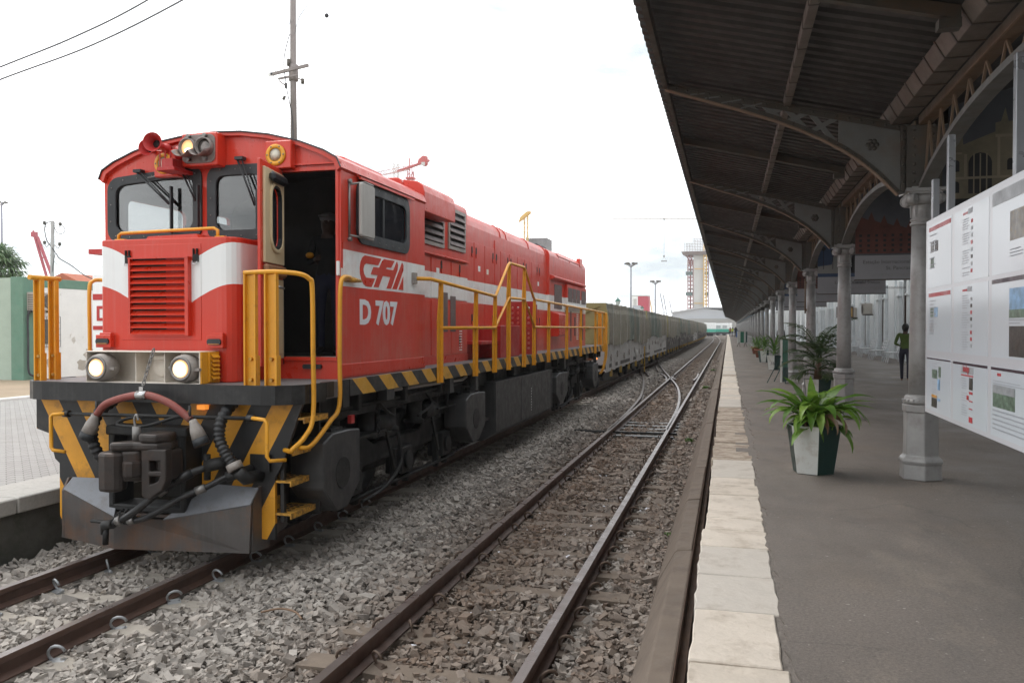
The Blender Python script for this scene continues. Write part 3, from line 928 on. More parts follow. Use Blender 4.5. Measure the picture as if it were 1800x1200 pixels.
# mirror
b = MB(); b.prism(rrect(1.26, 1.58, 2.96, 3.49, 0.03), 'yz', 1.45, 1.485); mir = b.build('wing_mirror', m_mirror, LOCO, bevel=0.008)
b = MB(); b.tube([(1.36, 1.24, 3.52), (1.36, 1.24, 2.93)], 0.012, 6); b.tube([(1.36, 1.24, 3.47), (1.47, 1.36, 3.50), (1.47, 1.56, 3.50)], 0.012, 6); b.tube([(1.36, 1.24, 2.97), (1.47, 1.36, 2.95), (1.47, 1.56, 2.95)], 0.012, 6)
for z in (3.50, 2.93):
    b.cyl((1.34, 1.24, z), (1.385, 1.24, z), 0.022, 8)
b.build('mirror_bracket', m_steel, mir)

# door leaf, swung forwards
hinge = Vector((0.72, CY0 - 0.02, 0))
ang = math.atan2(-0.59, 0.115)
LV = bpy.data.objects.new('cab_door', None); COL.objects.link(LV); LV.parent = LOCO
LVM = Matrix.Translation(hinge) @ Matrix.Rotation(ang, 4, 'Z')
def leaf(bld, name, m, parent=None, bevel=0.0):
    bld.v = [tuple(LVM @ Vector(v)) for v in bld.v]
    return bld.build(name, m, parent or LV, bevel=bevel)
lw = rrect(0.12, 0.40, 2.80, 3.40, 0.12)
b = MB(); b.plate([(0, 1.70), (0.60, 1.70), (0.60, 3.60), (0, 3.60)], [lw], 'xz', -0.012, 0.018)
bpy.data.objects.remove(LV)
LV = leaf(b, 'cab_door', m_red, LOCO, 0.004)
b = MB(); b.plate([(0.035, 2.66), (0.55, 2.66), (0.55, 3.54), (0.035, 3.54)], [rrect(0.10, 0.42, 2.78, 3.42, 0.13)], 'xz', 0.018, 0.045); leaf(b, 'door_lining', m_beige, LV, 0.012)
b = MB(); b.plate(rrect(0.085, 0.435, 2.765, 3.435, 0.14), [rrect(0.12, 0.40, 2.80, 3.40, 0.12)], 'xz', 0.04, 0.062); leaf(b, 'door_window_frame', m_beige, LV, 0.01)
b = MB(); b.plate(rrect(0.115, 0.405, 2.795, 3.405, 0.12), [rrect(0.14, 0.38, 2.82, 3.38, 0.10)], 'xz', 0.02, 0.056); leaf(b, 'door_window_seal', m_rubber, LV)
b = MB(); b.plate(rrect(0.13, 0.39, 2.81, 3.39, 0.11), [], 'xz', 0.0, 0.005); leaf(b, 'window_pane', m_glassdark, LV)
b = MB(); b.box(0.03, 0.56, 0.018, 0.075, 2.535, 2.645); leaf(b, 'door_arm_rest', m_brown, LV, 0.02)
b = MB(); b.box(0.035, 0.52, 0.018, 0.035, 1.76, 2.52); b.box(0.06, 0.20, 0.035, 0.042, 1.80, 2.12); b.box(0.26, 0.48, 0.035, 0.042, 1.80, 2.12); b.box(0.26, 0.48, 0.035, 0.042, 2.16, 2.48); leaf(b, 'door_lower_lining', m_beige, LV, 0.006)
b = MB(); b.box(0.30, 0.50, 0.035, 0.05, 2.20, 2.52); leaf(b, 'door_lock_plate', m_brown, LV, 0.004)
b = MB(); b.box(0.34, 0.38, 0.05, 0.07, 2.38, 2.48); b.tube([(0.36, 0.07, 2.44), (0.36, 0.10, 2.44), (0.25, 0.115, 2.43)], [0.016, 0.014, 0.009], 8); leaf(b, 'door_handle', m_chrome, LV)
b = MB(); b.box(0.08, 0.47, 0.045, 0.105, 3.42, 3.51); leaf(b, 'door_sun_visor', m_rubber, LV, 0.025)
b = MB(); b.box(-0.02, 0.0, -0.02, 0.02, 1.7, 3.6); leaf(b, 'door_edge_seal', m_rubber, LV)

# front face fittings: lamp box, horns, marker lamps, wipers, rails
b = MB(); b.prism([(-0.30, 3.66), (0.10, 3.66), (0.10, 3.985), (0.02, 3.99), (-0.28, 3.985), (-0.30, 3.985)], 'xz', CY0 - 0.16, CY0)
lb = b.build('headlamp_housing', m_red, LOCO, bevel=0.01)
b = MB(); b.prism(rrect(-0.285, 0.085, 3.685, 3.965, 0.06), 'xz', CY0 - 0.175, CY0 - 0.16); b.build('headlamp_plate', m_lampgrey, lb, bevel=0.004)
for x, lit in ((-0.195, True), (-0.01, False)):
    c = (x, CY0 - 0.175, 3.835)
    b = MB(); b.lathe(c, [(0.09, 0.0), (0.09, -0.06), (0.080, -0.065), (0.078, -0.02)], 24, 'y'); b.build('headlamp_ring', m_lampgrey, lb)
    vis = MB()
    pts = [(0.095 * math.cos(rad(a)), 0.095 * math.sin(rad(a))) for a in range(190, 351, 16)]
    vs = [(c[0] + u, c[1] - 0.05, c[2] + w) for u, w in pts] + [(c[0] + u * 1.02, c[1] - (0.17 if 0 < i < len(pts) - 1 else 0.10), c[2] + w * 1.02 - 0.01) for i, (u, w) in enumerate(pts)]
    n = len(pts)
    vis.add(vs, [(i, i + 1, n + i + 1, n + i) for i in range(n - 1)], True)
    v = vis.build('headlamp_visor', m_lampgrey, lb); sd = v.modifiers.new('t', 'SOLIDIFY'); sd.thickness = 0.004
    b = MB(); b.lathe(c, [(0.0, -0.035), (0.05, -0.032), (0.079, -0.022)], 24, 'y')
    b.build('headlamp_lens', emis('lit_roof_lamp', (1.0, 0.55, 0.24), 1.0) if lit else M('unlit_lamp_glass', (0.16, 0.14, 0.13), 0.08, metal=0.6), lb)
    if lit:
        b = MB(); b.sph((c[0] + 0.01, c[1] - 0.045, c[2] - 0.03), 0.035, 10, 6, (1.2, 0.3, 0.6)); b.build('headlamp_bulb', m_lenshot, lb)
    b = MB()
    for dz in (-0.115, 0.115):
        b.cyl((c[0], c[1], c[2] + dz), (c[0], c[1] - 0.04, c[2] + dz), 0.018, 8)
    b.build('lamp_clamp', m_steel, lb)
for x, z, sgn in ((-0.55, 3.715, 1), (0.715, 3.735, 1)):
    b = MB(); b.box(x - 0.12, x + 0.16, CY0 - 0.10, CY0, z - 0.13, z + 0.14); k = b.build('marker_lamp_box', m_red, LOCO, bevel=0.008)
    b = MB(); b.lathe((x, CY0 - 0.10, z), [(0.105, 0.0), (0.105, -0.015), (0.065, -0.02), (0.065, -0.005)], 28, 'y'); b.build('marker_lamp_ring', m_yel, k)
    b = MB(); b.lathe((x, CY0 - 0.10, z), [(0.0, -0.02), (0.064, -0.014)], 20, 'y'); b.build('marker_lamp_lens', M('frosted_lens', (0.62, 0.58, 0.48), 0.4), k)
    b = MB()
    for a in range(0, 360, 60):
        b.sph((x + 0.088 * math.cos(rad(a)), CY0 - 0.118, z + 0.088 * math.sin(rad(a))), 0.009, 6, 4)
    b.build('ring_screws', m_steel, k, kind='stuff')
hn = MB(); hn.box(-0.47, -0.27, CY0 - 0.32, CY0, 3.60, 3.635); hn.box(-0.43, -0.30, CY0 - 0.30, CY0 - 0.1, 3.635, 3.72)
hn = hn.build('horn_bracket', m_redflat, LOCO, bevel=0.004)
def horn(c, r, ln, dx):
    b = MB()
    prof = [(r * 0.30, 0.15), (r * 0.42, 0.09), (r * 0.66, 0.035), (r * 0.97, 0.004), (r * 1.02, 0.0), (r, 0.012), (r * 0.72, 0.05), (r * 0.50, 0.10), (r * 0.38, 0.16), (r * 0.33, ln * 0.75), (r * 0.36, ln), (r * 0.52, ln + 0.01), (r * 0.52, ln + 0.07)]
    b.lathe((0, 0, 0), prof, 28, 'y')
    R = Matrix.Translation(c) @ Matrix.Rotation(dx, 4, 'Z')
    b.v = [tuple(R @ Vector(v)) for v in b.v]
    h = b.build('air_horn', m_redflat, hn)
    b = MB(); b.lathe((0, 0, 0), [(0.0, 0.10), (r * 0.40, 0.10), (r * 0.40, 0.105)], 20, 'y')
    b.v = [tuple(R @ Vector(v)) for v in b.v]
    b.build('horn_throat_shade', m_dark, hn)  # dark disc paints the shade deep in the bell
    return h
horn((-0.455, CY0 - 0.40, 3.865), 0.092, 0.28, 0.22)
horn((-0.635, CY0 - 0.26, 3.85), 0.078, 0.26, 0.22)
b = MB(); b.lathe((-0.33, CY0 - 0.10, 3.80), [(0.03, 0.12), (0.05, 0.0), (0.085, -0.04)], 18, 'x'); b.build('air_horn', m_redflat, hn)
b = MB()
for x in (-0.46, -0.40, -0.34):
    b.tube([(x, CY0 - 0.28, 3.64), (x, CY0 - 0.28, 3.80)], 0.008, 5)
b.build('horn_pipes', m_redflat, hn)
def wiper(x0, z0, x1, z1, blade):
    b = MB(); y = CY0 - 0.06
    b.tube([(x0, y, z0), (x1, y - 0.01, z1)], 0.010, 6); b.tube([(x0 + 0.05, y, z0), (x1 + 0.02, y - 0.01, z1)], 0.007, 6)
    b.box(x0 - 0.02, x0 + 0.07, y - 0.02, y + 0.05, z0 - 0.01, z0 + 0.02)
    w = b.build('wiper', m_rubber, LOCO)
    b = MB(); b.box(x1 + 0.015, x1 + 0.03, y - 0.02, y + 0.02, z1 - blade[0], z1 + blade[1]); b.build('wiper_blade', m_rubber, w)
wiper(-0.92, 3.66, -0.52, 3.31, (0.30, 0.18))
wiper(-0.40, 3.68, -0.02 - 0.19, 3.33, (0.26, 0.16))
wiper(0.26, 3.73, 0.46, 3.26, (0.22, 0.16))
b = MB(); b.tube([(-0.78, CY0 - 0.06, 3.59), (-0.40, CY0 - 0.06, 3.64)], 0.006, 6); b.build('wiper_link', m_chrome, cab)
b = MB(); b.tube([(-0.72, 0.52, 2.88), (-0.72, 0.52, 2.945), (-0.69, 0.52, 2.965), (0.33, 0.52, 2.985), (0.37, 0.52, 2.965), (0.37, 0.52, 2.88)], 0.016, 8); b.box(-0.75, -0.64, 0.5, 0.54, 2.88, 2.91); b.box(0.35, 0.45, 0.5, 0.54, 2.885, 2.91)
b.build('nose_grab_rail', m_yel, LOCO)

# front stanchions and grab rails
def channel_post(x, y, z0, z1, w=0.115):
    b = MB()
    b.box(x - w / 2, x + w / 2, y, y + 0.012, z0, z1); b.box(x - w / 2, x - w / 2 + 0.014, y - 0.035, y, z0, z1); b.box(x + w / 2 - 0.014, x + w / 2, y - 0.035, y, z0, z1)
    b.box(x + w / 2, x + w / 2 + 0.012, y - 0.05, y + 0.02, z0, z0 + 0.26)
    p = b.build('stanchion', m_yel, LOCO)
    b = MB()
    for z in (z0 + 0.05, z0 + 0.23):
        b.cyl((x, y, z), (x, y - 0.03, z), 0.016, 6)
    b.build('stanchion_bolt', m_ywood, p)
for x, y, w in ((0.99, 0.09, 0.115), (1.19, 0.09, 0.115), (-1.36, 0.22, 0.085), (-1.365, 0.40, 0.085)):
    channel_post(x, y, 1.556, 2.515, w)
b = MB(); b.tube(smooth_path([(0.92, 0.09, 2.53), (1.2, 0.09, 2.535), (1.40, 0.16, 2.52), (1.47, 0.22, 2.48), (1.485, 0.25, 2.40), (1.485, 0.26, 1.9), (1.485, 0.26, 1.30), (1.46, 0.16, 1.12), (1.40, 0.05, 1.02), (1.36, 0.12, 0.99), (1.24, 0.2, 0.99)], 5), 0.021, 10); b.build('grab_rail', m_yel, LOCO)
b = MB(); b.tube([(-1.36, 0.10, 2.53), (-1.365, 0.47, 2.53)], 0.024, 10); b.tube(smooth_path([(-1.42, 0.92, 1.56), (-1.42, 0.92, 2.0), (-1.42, 0.92, 2.45), (-1.43, 0.98, 2.54), (-1.43, 1.1, 2.56), (-1.43, 1.3, 2.56)]), 0.02, 8); b.build('grab_rail', m_yel, LOCO)
b = MB(); b.tube(smooth_path([(1.365, 1.12, 2.535), (1.47, 1.02, 2.535), (1.49, 0.85, 2.53), (1.495, 0.78, 2.47), (1.495, 0.76, 2.3), (1.495, 0.75, 1.8), (1.495, 0.74, 1.34), (1.47, 0.6, 1.20), (1.42, 0.36, 1.02), (1.36, 0.3, 1.0), (1.3, 0.35, 1.0)], 5), 0.021, 10)
gl = b.build('grab_rail', m_yel, LOCO)
b = MB(); b.tube([(1.35, 1.14, 2.535), (1.38, 1.3, 2.53), (1.40, 1.42, 2.525)], [0.03, 0.028, 0.014], 8); b.build('rail_socket', m_ywood, gl)

# raised lettering and emblem on the cab side
XS = CW + 0.004
def onside(polys, name, m, parent):
    b = MB()
    for p in polys:
        b.prism(p, 'yz', CW, XS)
    return b.build(name, m, parent)
C_ = [(2.031, 2.80), (1.95, 2.722), (1.644, 2.722), (1.60, 2.70), (1.578, 2.658), (1.594, 2.61), (1.643, 2.575), (1.866, 2.577), (1.778, 2.483), (1.643, 2.485), (1.583, 2.504), (1.532, 2.548), (1.502, 2.605), (1.495, 2.662), (1.513, 2.726), (1.559, 2.778), (1.619, 2.802)]
F_ = [(2.40, 2.805), (2.30, 2.722), (2.19, 2.720), (2.15, 2.70), (2.363, 2.698), (2.47, 2.805), (2.50, 2.765), (2.485, 2.71), (2.295, 2.489), (2.177, 2.489), (2.286, 2.618), (2.071, 2.618), (1.957, 2.487), (1.834, 2.487), (1.94, 2.617), (1.763, 2.618), (1.83, 2.698), (1.981, 2.70), (2.053, 2.775), (2.111, 2.803)]
M_ = [(2.622, 2.805), (2.665, 2.77), (2.655, 2.715), (2.458, 2.489), (2.335, 2.489)]
N_ = [(2.655, 2.645), (2.655, 2.489), (2.514, 2.491)]
onside([C_, F_, M_, N_], 'company_emblem', m_red, cab)
text('cab_number', 'D 707', 0.345, m_whitetext, cab, (CW + 0.002, 1.475, 2.10), (0, 1, 0), (0, 0, 1), bold=0.012, sx=1.13, thick=0.002)

# long hood
HW = 0.93
HB = 17.35
def hood_top(hw, z, r):
    return [(hw, 1.556), (hw, z - r)] + [(hw - r + r * math.cos(rad(a)), z - r + r * math.sin(rad(a))) for a in (22, 45, 68, 90)] + \
           [(-hw + r - r * math.cos(rad(a)), z - r + r * math.sin(rad(a))) for a in (90, 68, 45, 22)] + [(-hw, z - r), (-hw, 1.556)]
b = MB(); b.prism(hood_top(HW, 3.95, 0.24), 'xz', 6.0, HB); b.build('hood', m_band, LOCO)
b = MB(); b.prism(hood_top(1.06, 3.93, 0.10), 'xz', CY1 + 0.004, 5.98); air = b.build('air_intake_compartment', m_band, LOCO, bevel=0.01)
# scoop over the first vent
b = MB(); b.prism([(1.06, 3.52), (1.345, 3.50), (1.345, 3.74), (1.32, 3.82), (1.25, 3.87), (1.06, 3.90)], 'xz', CY1 + 0.01, 4.56); b.build('intake_scoop', m_red, air, bevel=0.008)
for y0, y1, z0, z1 in ((3.55, 4.86, 3.18, 3.66), (5.06, 5.84, 3.20, 3.80)):
    b = MB(); b.plate([(y0, z0), (y1, z0), (y1, z1), (y0, z1)], [[(y0 + 0.05, z0 + 0.05), (y1 - 0.05, z0 + 0.05), (y1 - 0.05, z1 - 0.05), (y0 + 0.05, z1 - 0.05)]], 'yz', 1.06, 1.085)
    fr = b.build('vent_frame', m_grey, air)
    b = MB(); b.box(1.061, 1.066, y0 + 0.05, y1 - 0.05, z0 + 0.05, z1 - 0.05); b.build('vent_shade_plate', m_dark, air)  # solid near-black sheet stands in for the shade behind the slats
    n = int((z1 - z0 - 0.1) / 0.095)
    for i in range(n):
        z = z0 + 0.06 + i * 0.095
        b = MB(); b.prism([(1.066, z + 0.055), (1.095, z), (1.10, z + 0.006), (1.071, z + 0.062)], 'xz', y0 + 0.05, y1 - 0.05); b.build('vent_slat', m_vent, air)
b = MB(); b.prism([(1.06, 3.05), (1.11, 3.05), (1.11, 3.065), (1.06, 3.085)], 'xz', CY1 + 0.02, 5.98); b.build('intake_ledge', m_red, air)
b = MB(); b.box(1.06, 1.075, CY1 + 0.01, 5.98, 1.556, 1.66); b.build('hood_base_strip', m_red, air)

def hood_door(y0, y1, z0, z1, x, latch=None, parent=LOCO):
    b = MB(); b.box(x - 0.004, x + 0.011, y0, y1, z0, z1)
    d = b.build('hood_door', m_band, parent, bevel=0.004)
    for ly, lz in latch or []:
        b = MB(); b.plate(rrect(ly - 0.035, ly + 0.035, lz - 0.085, lz + 0.085, 0.03), [], 'yz', x + 0.010, x + 0.014); l = b.build('door_latch', m_dark, parent)
        b = MB(); b.box(x + 0.012, x + 0.024, ly - 0.012, ly + 0.012, lz - 0.10, lz - 0.03); b.build('latch_handle', m_red, parent)
    return d
XA = 1.06
for i, (y0, y1) in enumerate(((3.45, 4.30), (4.36, 5.16), (5.2, 5.96))):
    hood_door(y0, y1, 2.47, 3.02, XA, [((y0 + y1) / 2, 2.92)])
    hood_door(y0, y1, 1.68, 2.44, XA, [((y0 + y1) / 2, 1.86)])
b = MB(); b.box(XA + 0.011, XA + 0.016, 4.72, 5.02, 2.00, 2.56); b.box(XA + 0.011, XA + 0.016, 5.14, 5.38, 2.0, 2.52); b.each('screen_panel', m_vent, air)
b = MB()
for k in range(9):
    b.box(XA + 0.011, XA + 0.022, 5.55, 5.66, 1.72 + 0.04 * k, 1.735 + 0.04 * k)
b.build('small_louvres', m_white, air, kind='stuff')
y = 6.12
k = 0
widths = [0.62, 0.62, 0.62, 0.40, 0.62, 0.62, 0.62, 0.62, 0.62, 0.62]
door_y = []
for w in widths:
    door_y.append((y, y + w - 0.03))
    y += w
for i, (y0, y1) in enumerate(door_y):
    hood_door(y0, y1, 1.98 if i < 4 else 1.66, 3.46 if i != 3 else 3.62, HW, [(y1 - 0.1, 3.30), (y1 - 0.1, 2.2)] if i % 2 == 0 else [(y0 + 0.1, 3.30), (y0 + 0.1, 2.2)])
for y in (8.38, 8.80, 10.6, 12.26):
    b = MB(); o_ = hood_top(HW + 0.012, 3.962, 0.245)[1:-1]; i_ = hood_top(HW - 0.002, 3.94, 0.235)[1:-1]
    b.prism(o_ + i_[::-1], 'xz', y - 0.018, y + 0.018); b.build('hood_seam', m_red, LOCO)
# small warning plates on the doors
for y, z, m in ((6.95, 3.0, m_white), (7.45, 2.98, m_cream), (8.9, 3.02, m_cream), (10.1, 3.0, m_white), (11.4, 2.98, m_white), (4.55, 2.80, m_white)):
    xx = XA if y < 6 else HW
    b = MB(); b.box(xx + 0.011, xx + 0.014, y, y + 0.12, z, z + 0.09); b.build('warning_plate', m, LOCO)
# radiator section at the rear
b = MB(); b.prism(hood_top(0.99, 3.88, 0.14), 'xz', 12.4, HB + 0.003); radi = b.build('radiator_section', m_band, LOCO)
b = MB(); b.box(-0.7, 0.7, 12.42, 13.4, 3.86, 4.02); b.build('radiator_fan_cowl', m_rubber, radi, bevel=0.02)
b = MB(); b.prism([(0.99, 3.30), (1.09, 3.26), (1.09, 3.22), (0.99, 3.18)], 'xz', 12.5, 16.9); b.build('radiator_ledge', m_red, radi, bevel=0.006)
b = MB(); b.box(0.99, 1.06, 14.2, 17.1, 2.62, 3.16); b.build('radiator_box', m_band, radi, bevel=0.006)
for y0, y1 in ((14.35, 14.93), (15.0, 15.5), (15.57, 16.05), (16.3, 17.0)):
    b = MB(); b.box(1.06, 1.067, y0, y1, 2.72, 3.08); b.build('radiator_screen', m_vent, radi)
b = MB(); b.box(1.06, 1.12, 14.2, 17.1, 2.60, 2.63); b.build('radiator_sill', m_white, radi)
b = MB(); b.box(0.99, 1.0, 12.95, 13.85, 2.52, 3.1); b.build('radiator_screen', m_vent, radi)
for y0, y1, z0, z1 in ((14.3, 14.45, 1.72, 2.5), (15.0, 15.15, 1.72, 2.5), (15.6, 15.75, 1.85, 2.35), (16.4, 16.55, 1.72, 2.48), (16.8, 16.95, 1.72, 2.45)):
    b = MB(); b.box(0.99, 1.0, y0, y1, z0, z1); b.build('radiator_screen', m_vent, radi)
b = MB(); b.prism([(0.99, 1.86), (1.14, 1.86), (1.18, 1.9), (1.18, 2.38), (0.99, 2.44)], 'xz', 12.6, 13.5); b.build('equipment_box', m_red, radi, bevel=0.006)
b = MB(); b.prism([(0.99, 3.80), (1.0, 3.80), (0.93, 3.9)], 'xz', 13.4, 17.2); b.box(0.9, 1.0, 16.4, 16.8, 3.75, 3.98); b.build('radiator_cap', m_red, radi)
for y in (13.45, 14.9):
    b = MB(); o_ = hood_top(1.0, 3.892, 0.145)[1:-1]; i_ = hood_top(0.985, 3.87, 0.135)[1:-1]; b.prism(o_ + i_[::-1], 'xz', y - 0.015, y + 0.015); b.build('hood_seam', m_red, radi)
b = MB()
for k in range(14):
    b.box(0.99, 1.012, 15.9, 16.1, 1.75 + 0.055 * k, 1.775 + 0.055 * k)
b.each('ladder_rung', m_white, radi)

# boxes on the walkway
b = MB(); b.box(0.94, 1.33, 6.95, 8.25, 1.558, 2.10); b.build('walkway_box', m_redflat, LOCO, bevel=0.008)
b = MB(); b.box(0.94, 1.30, 5.95, 6.93, 1.80, 1.85); b.box(0.94, 1.0, 6.0, 6.9, 1.558, 1.80); b.prism([(1.0, 1.558), (1.26, 1.80), (1.0, 1.80)], 'xz', 6.85, 6.88); b.box(0.94, 0.98, 5.95, 6.9, 1.85, 2.1); b.build('walkway_seat', m_redflat, LOCO, bevel=0.006)
b = MB()
holes = []
for i in range(4):
    for j in range(9):
        holes.append(arc((1.0 + 0.105 * i, 1.68 + 0.095 * j), 0.026, 0, 320, 8))
b.plate([(0.95, 1.56), (1.42, 1.56), (1.42, 2.56), (0.95, 2.56)], holes, 'xz', 9.0, 9.02); b.build('perforated_guard', m_redflat, LOCO)
b = MB(); b.box(1.38, 1.46, 9.02, 9.10, 1.56, 2.50); b.build('guard_post', m_redflat, LOCO)

# walkway railing
XR = 1.475
posts = [(3.5, 2.64), (4.99, 2.56), (5.99, 2.54), (6.83, 3.10), (7.88, 3.10), (8.66, 2.58), (9.95, 2.56), (11.87, 2.54), (13.68, 2.52), (15.98, 2.51), (17.55, 2.50)]
for y, zt in posts:
    b = MB(); w = 0.055
    b.prism([(y - w, 1.37), (y + w, 1.37), (y + w, zt), (y + w * 0.35, zt), (y - w * 0.1, zt - 0.25), (y - w, zt - 0.5)], 'yz', XR, XR + 0.014)
    b.box(XR + 0.012, XR + 0.05, y + w - 0.012, y + w, 1.37, zt)
    p = b.build('railing_post', m_yel, LOCO)
    b = MB()
    for z in (1.42, 1.52):
        b.cyl((XR + 0.014, y + w + 0.01, z), (XR + 0.03, y + w + 0.035, z), 0.014, 6)
    for z in (1.62, 1.68):
        b.cyl((XR + 0.0145, y - 0.02, z), (XR + 0.016, y - 0.02, z), 0.008, 6)
    b.build('post_bolt', m_ywood, p)
XT = XR + 0.03
b = MB(); b.tube([(1.36, 3.0, 2.645), (XT, 3.15, 2.645), (XT, 5.95, 2.545), (XT, 6.05, 2.56), (XT, 6.78, 3.08), (XT, 6.88, 3.12), (XT, 7.86, 3.12), (XT, 7.95, 3.08), (XT, 8.6, 2.62), (XT, 8.7, 2.585), (XT, 17.62, 2.505)], 0.024, 8); hr = b.build('handrail', m_yel, LOCO)
b = MB(); b.tube([(XT, 3.52, 2.055), (XT, 6.0, 2.06), (XT, 6.83, 2.55), (XT, 7.9, 2.56), (XT, 8.66, 2.075), (XT, 17.6, 2.07)], 0.022, 8); b.build('middle_rail', m_yel, hr)
b = MB(); b.box(1.345, 1.385, 2.92, 3.02, 2.58, 2.71); b.build('handrail_bracket', m_grey, hr)
for y in (17.85, 18.15):
    b = MB(); b.tube(smooth_path([(1.2, y - 0.05, 2.5), (1.46, y - 0.02, 2.5), (1.50, y, 2.4), (1.50, y, 1.9), (1.50, y, 1.3), (1.44, y - 0.12, 0.9), (1.36, y - 0.2, 0.72)], 5), 0.022, 8); b.build('grab_rail', m_yel, LOCO)
channel_post(1.30, 18.1, 1.556, 2.5)

# fuel tank, trucks, sand boxes
b = MB(); b.prism([(1.42, 0.40), (1.42, 1.2), (-1.42, 1.2), (-1.42, 0.40), (-1.2, 0.26), (1.2, 0.26)], 'xz', 6.3, 10.62); tk = b.build('fuel_tank', m_sandbox, LOCO, bevel=0.012)
b = MB(); b.box(1.42, 1.432, 6.30, 6.36, 0.4, 1.2); b.box(1.42, 1.432, 10.56, 10.62, 0.4, 1.2); b.box(1.42, 1.43, 6.3, 10.62, 1.16, 1.2); b.box(1.42, 1.425, 8.0, 8.05, 0.42, 1.18); b.build('tank_strap', m_sandbox, tk)
b = MB()
for k in range(9):
    b.box(1.432, 1.436, 8.72, 8.75, 0.52 + 0.05 * k, 0.545 + 0.05 * k)
b.build('fuel_gauge_marks', m_white, tk, kind='stuff')
b = MB(); b.box(0.95, 1.36, 5.85, 6.2, 0.62, 0.66); b.cyl((1.2, 6.0, 0.66), (1.2, 6.0, 1.25), 0.05, 8); b.tube(smooth_path([(1.15, 6.28, 0.62), (1.2, 6.1, 0.52), (1.2, 5.7, 0.5)]), 0.04, 8); b.build('fuel_filler', m_under, tk)
def sandbox(y0, y1, z0, z1, x1):
    b = MB()
    d = (y1 - y0)
    pr = [(y0, z0 + 0.25), (y0 + 0.34 * d, z0), (y0 + 0.64 * d, z0), (y1, z0 + 0.20), (y1, z1 - 0.02), (y1 - 0.35 * d, z1), (y0 + 0.25 * d, z1), (y0, z1 - 0.07)]
    b.prism(pr, 'yz', x1 - 0.34, x1)
    s = b.build('sand_box', m_sandbox, LOCO, bevel=0.012)
    c = ((y0 + y1) / 2, (z0 + z1) / 2 - 0.02)
    b = MB(); b.prism(arc(c, 0.15, 0, 345, 23), 'yz', x1, x1 + 0.006); b.build('sand_box_disc', m_under, s, bevel=0.004)
    b = MB(); b.box(x1 - 0.22, x1 - 0.06, (y0 + y1) / 2 - 0.12, (y0 + y1) / 2 + 0.12, z1, z1 + 0.03); b.cyl((x1 - 0.14, (y0 + y1) / 2, z1 + 0.03), (x1 - 0.14, (y0 + y1) / 2, z1 + 0.07), 0.03, 8); b.build('sand_box_lid', m_under, s)
    return s
sandbox(0.52, 1.28, 0.34, 1.08, 1.45)
sandbox(4.72, 5.66, 0.42, 1.12, 1.45)
sandbox(10.95, 12.25, 0.42, 1.08, 1.45)
sandbox(15.85, 16.8, 0.42, 1.10, 1.45)
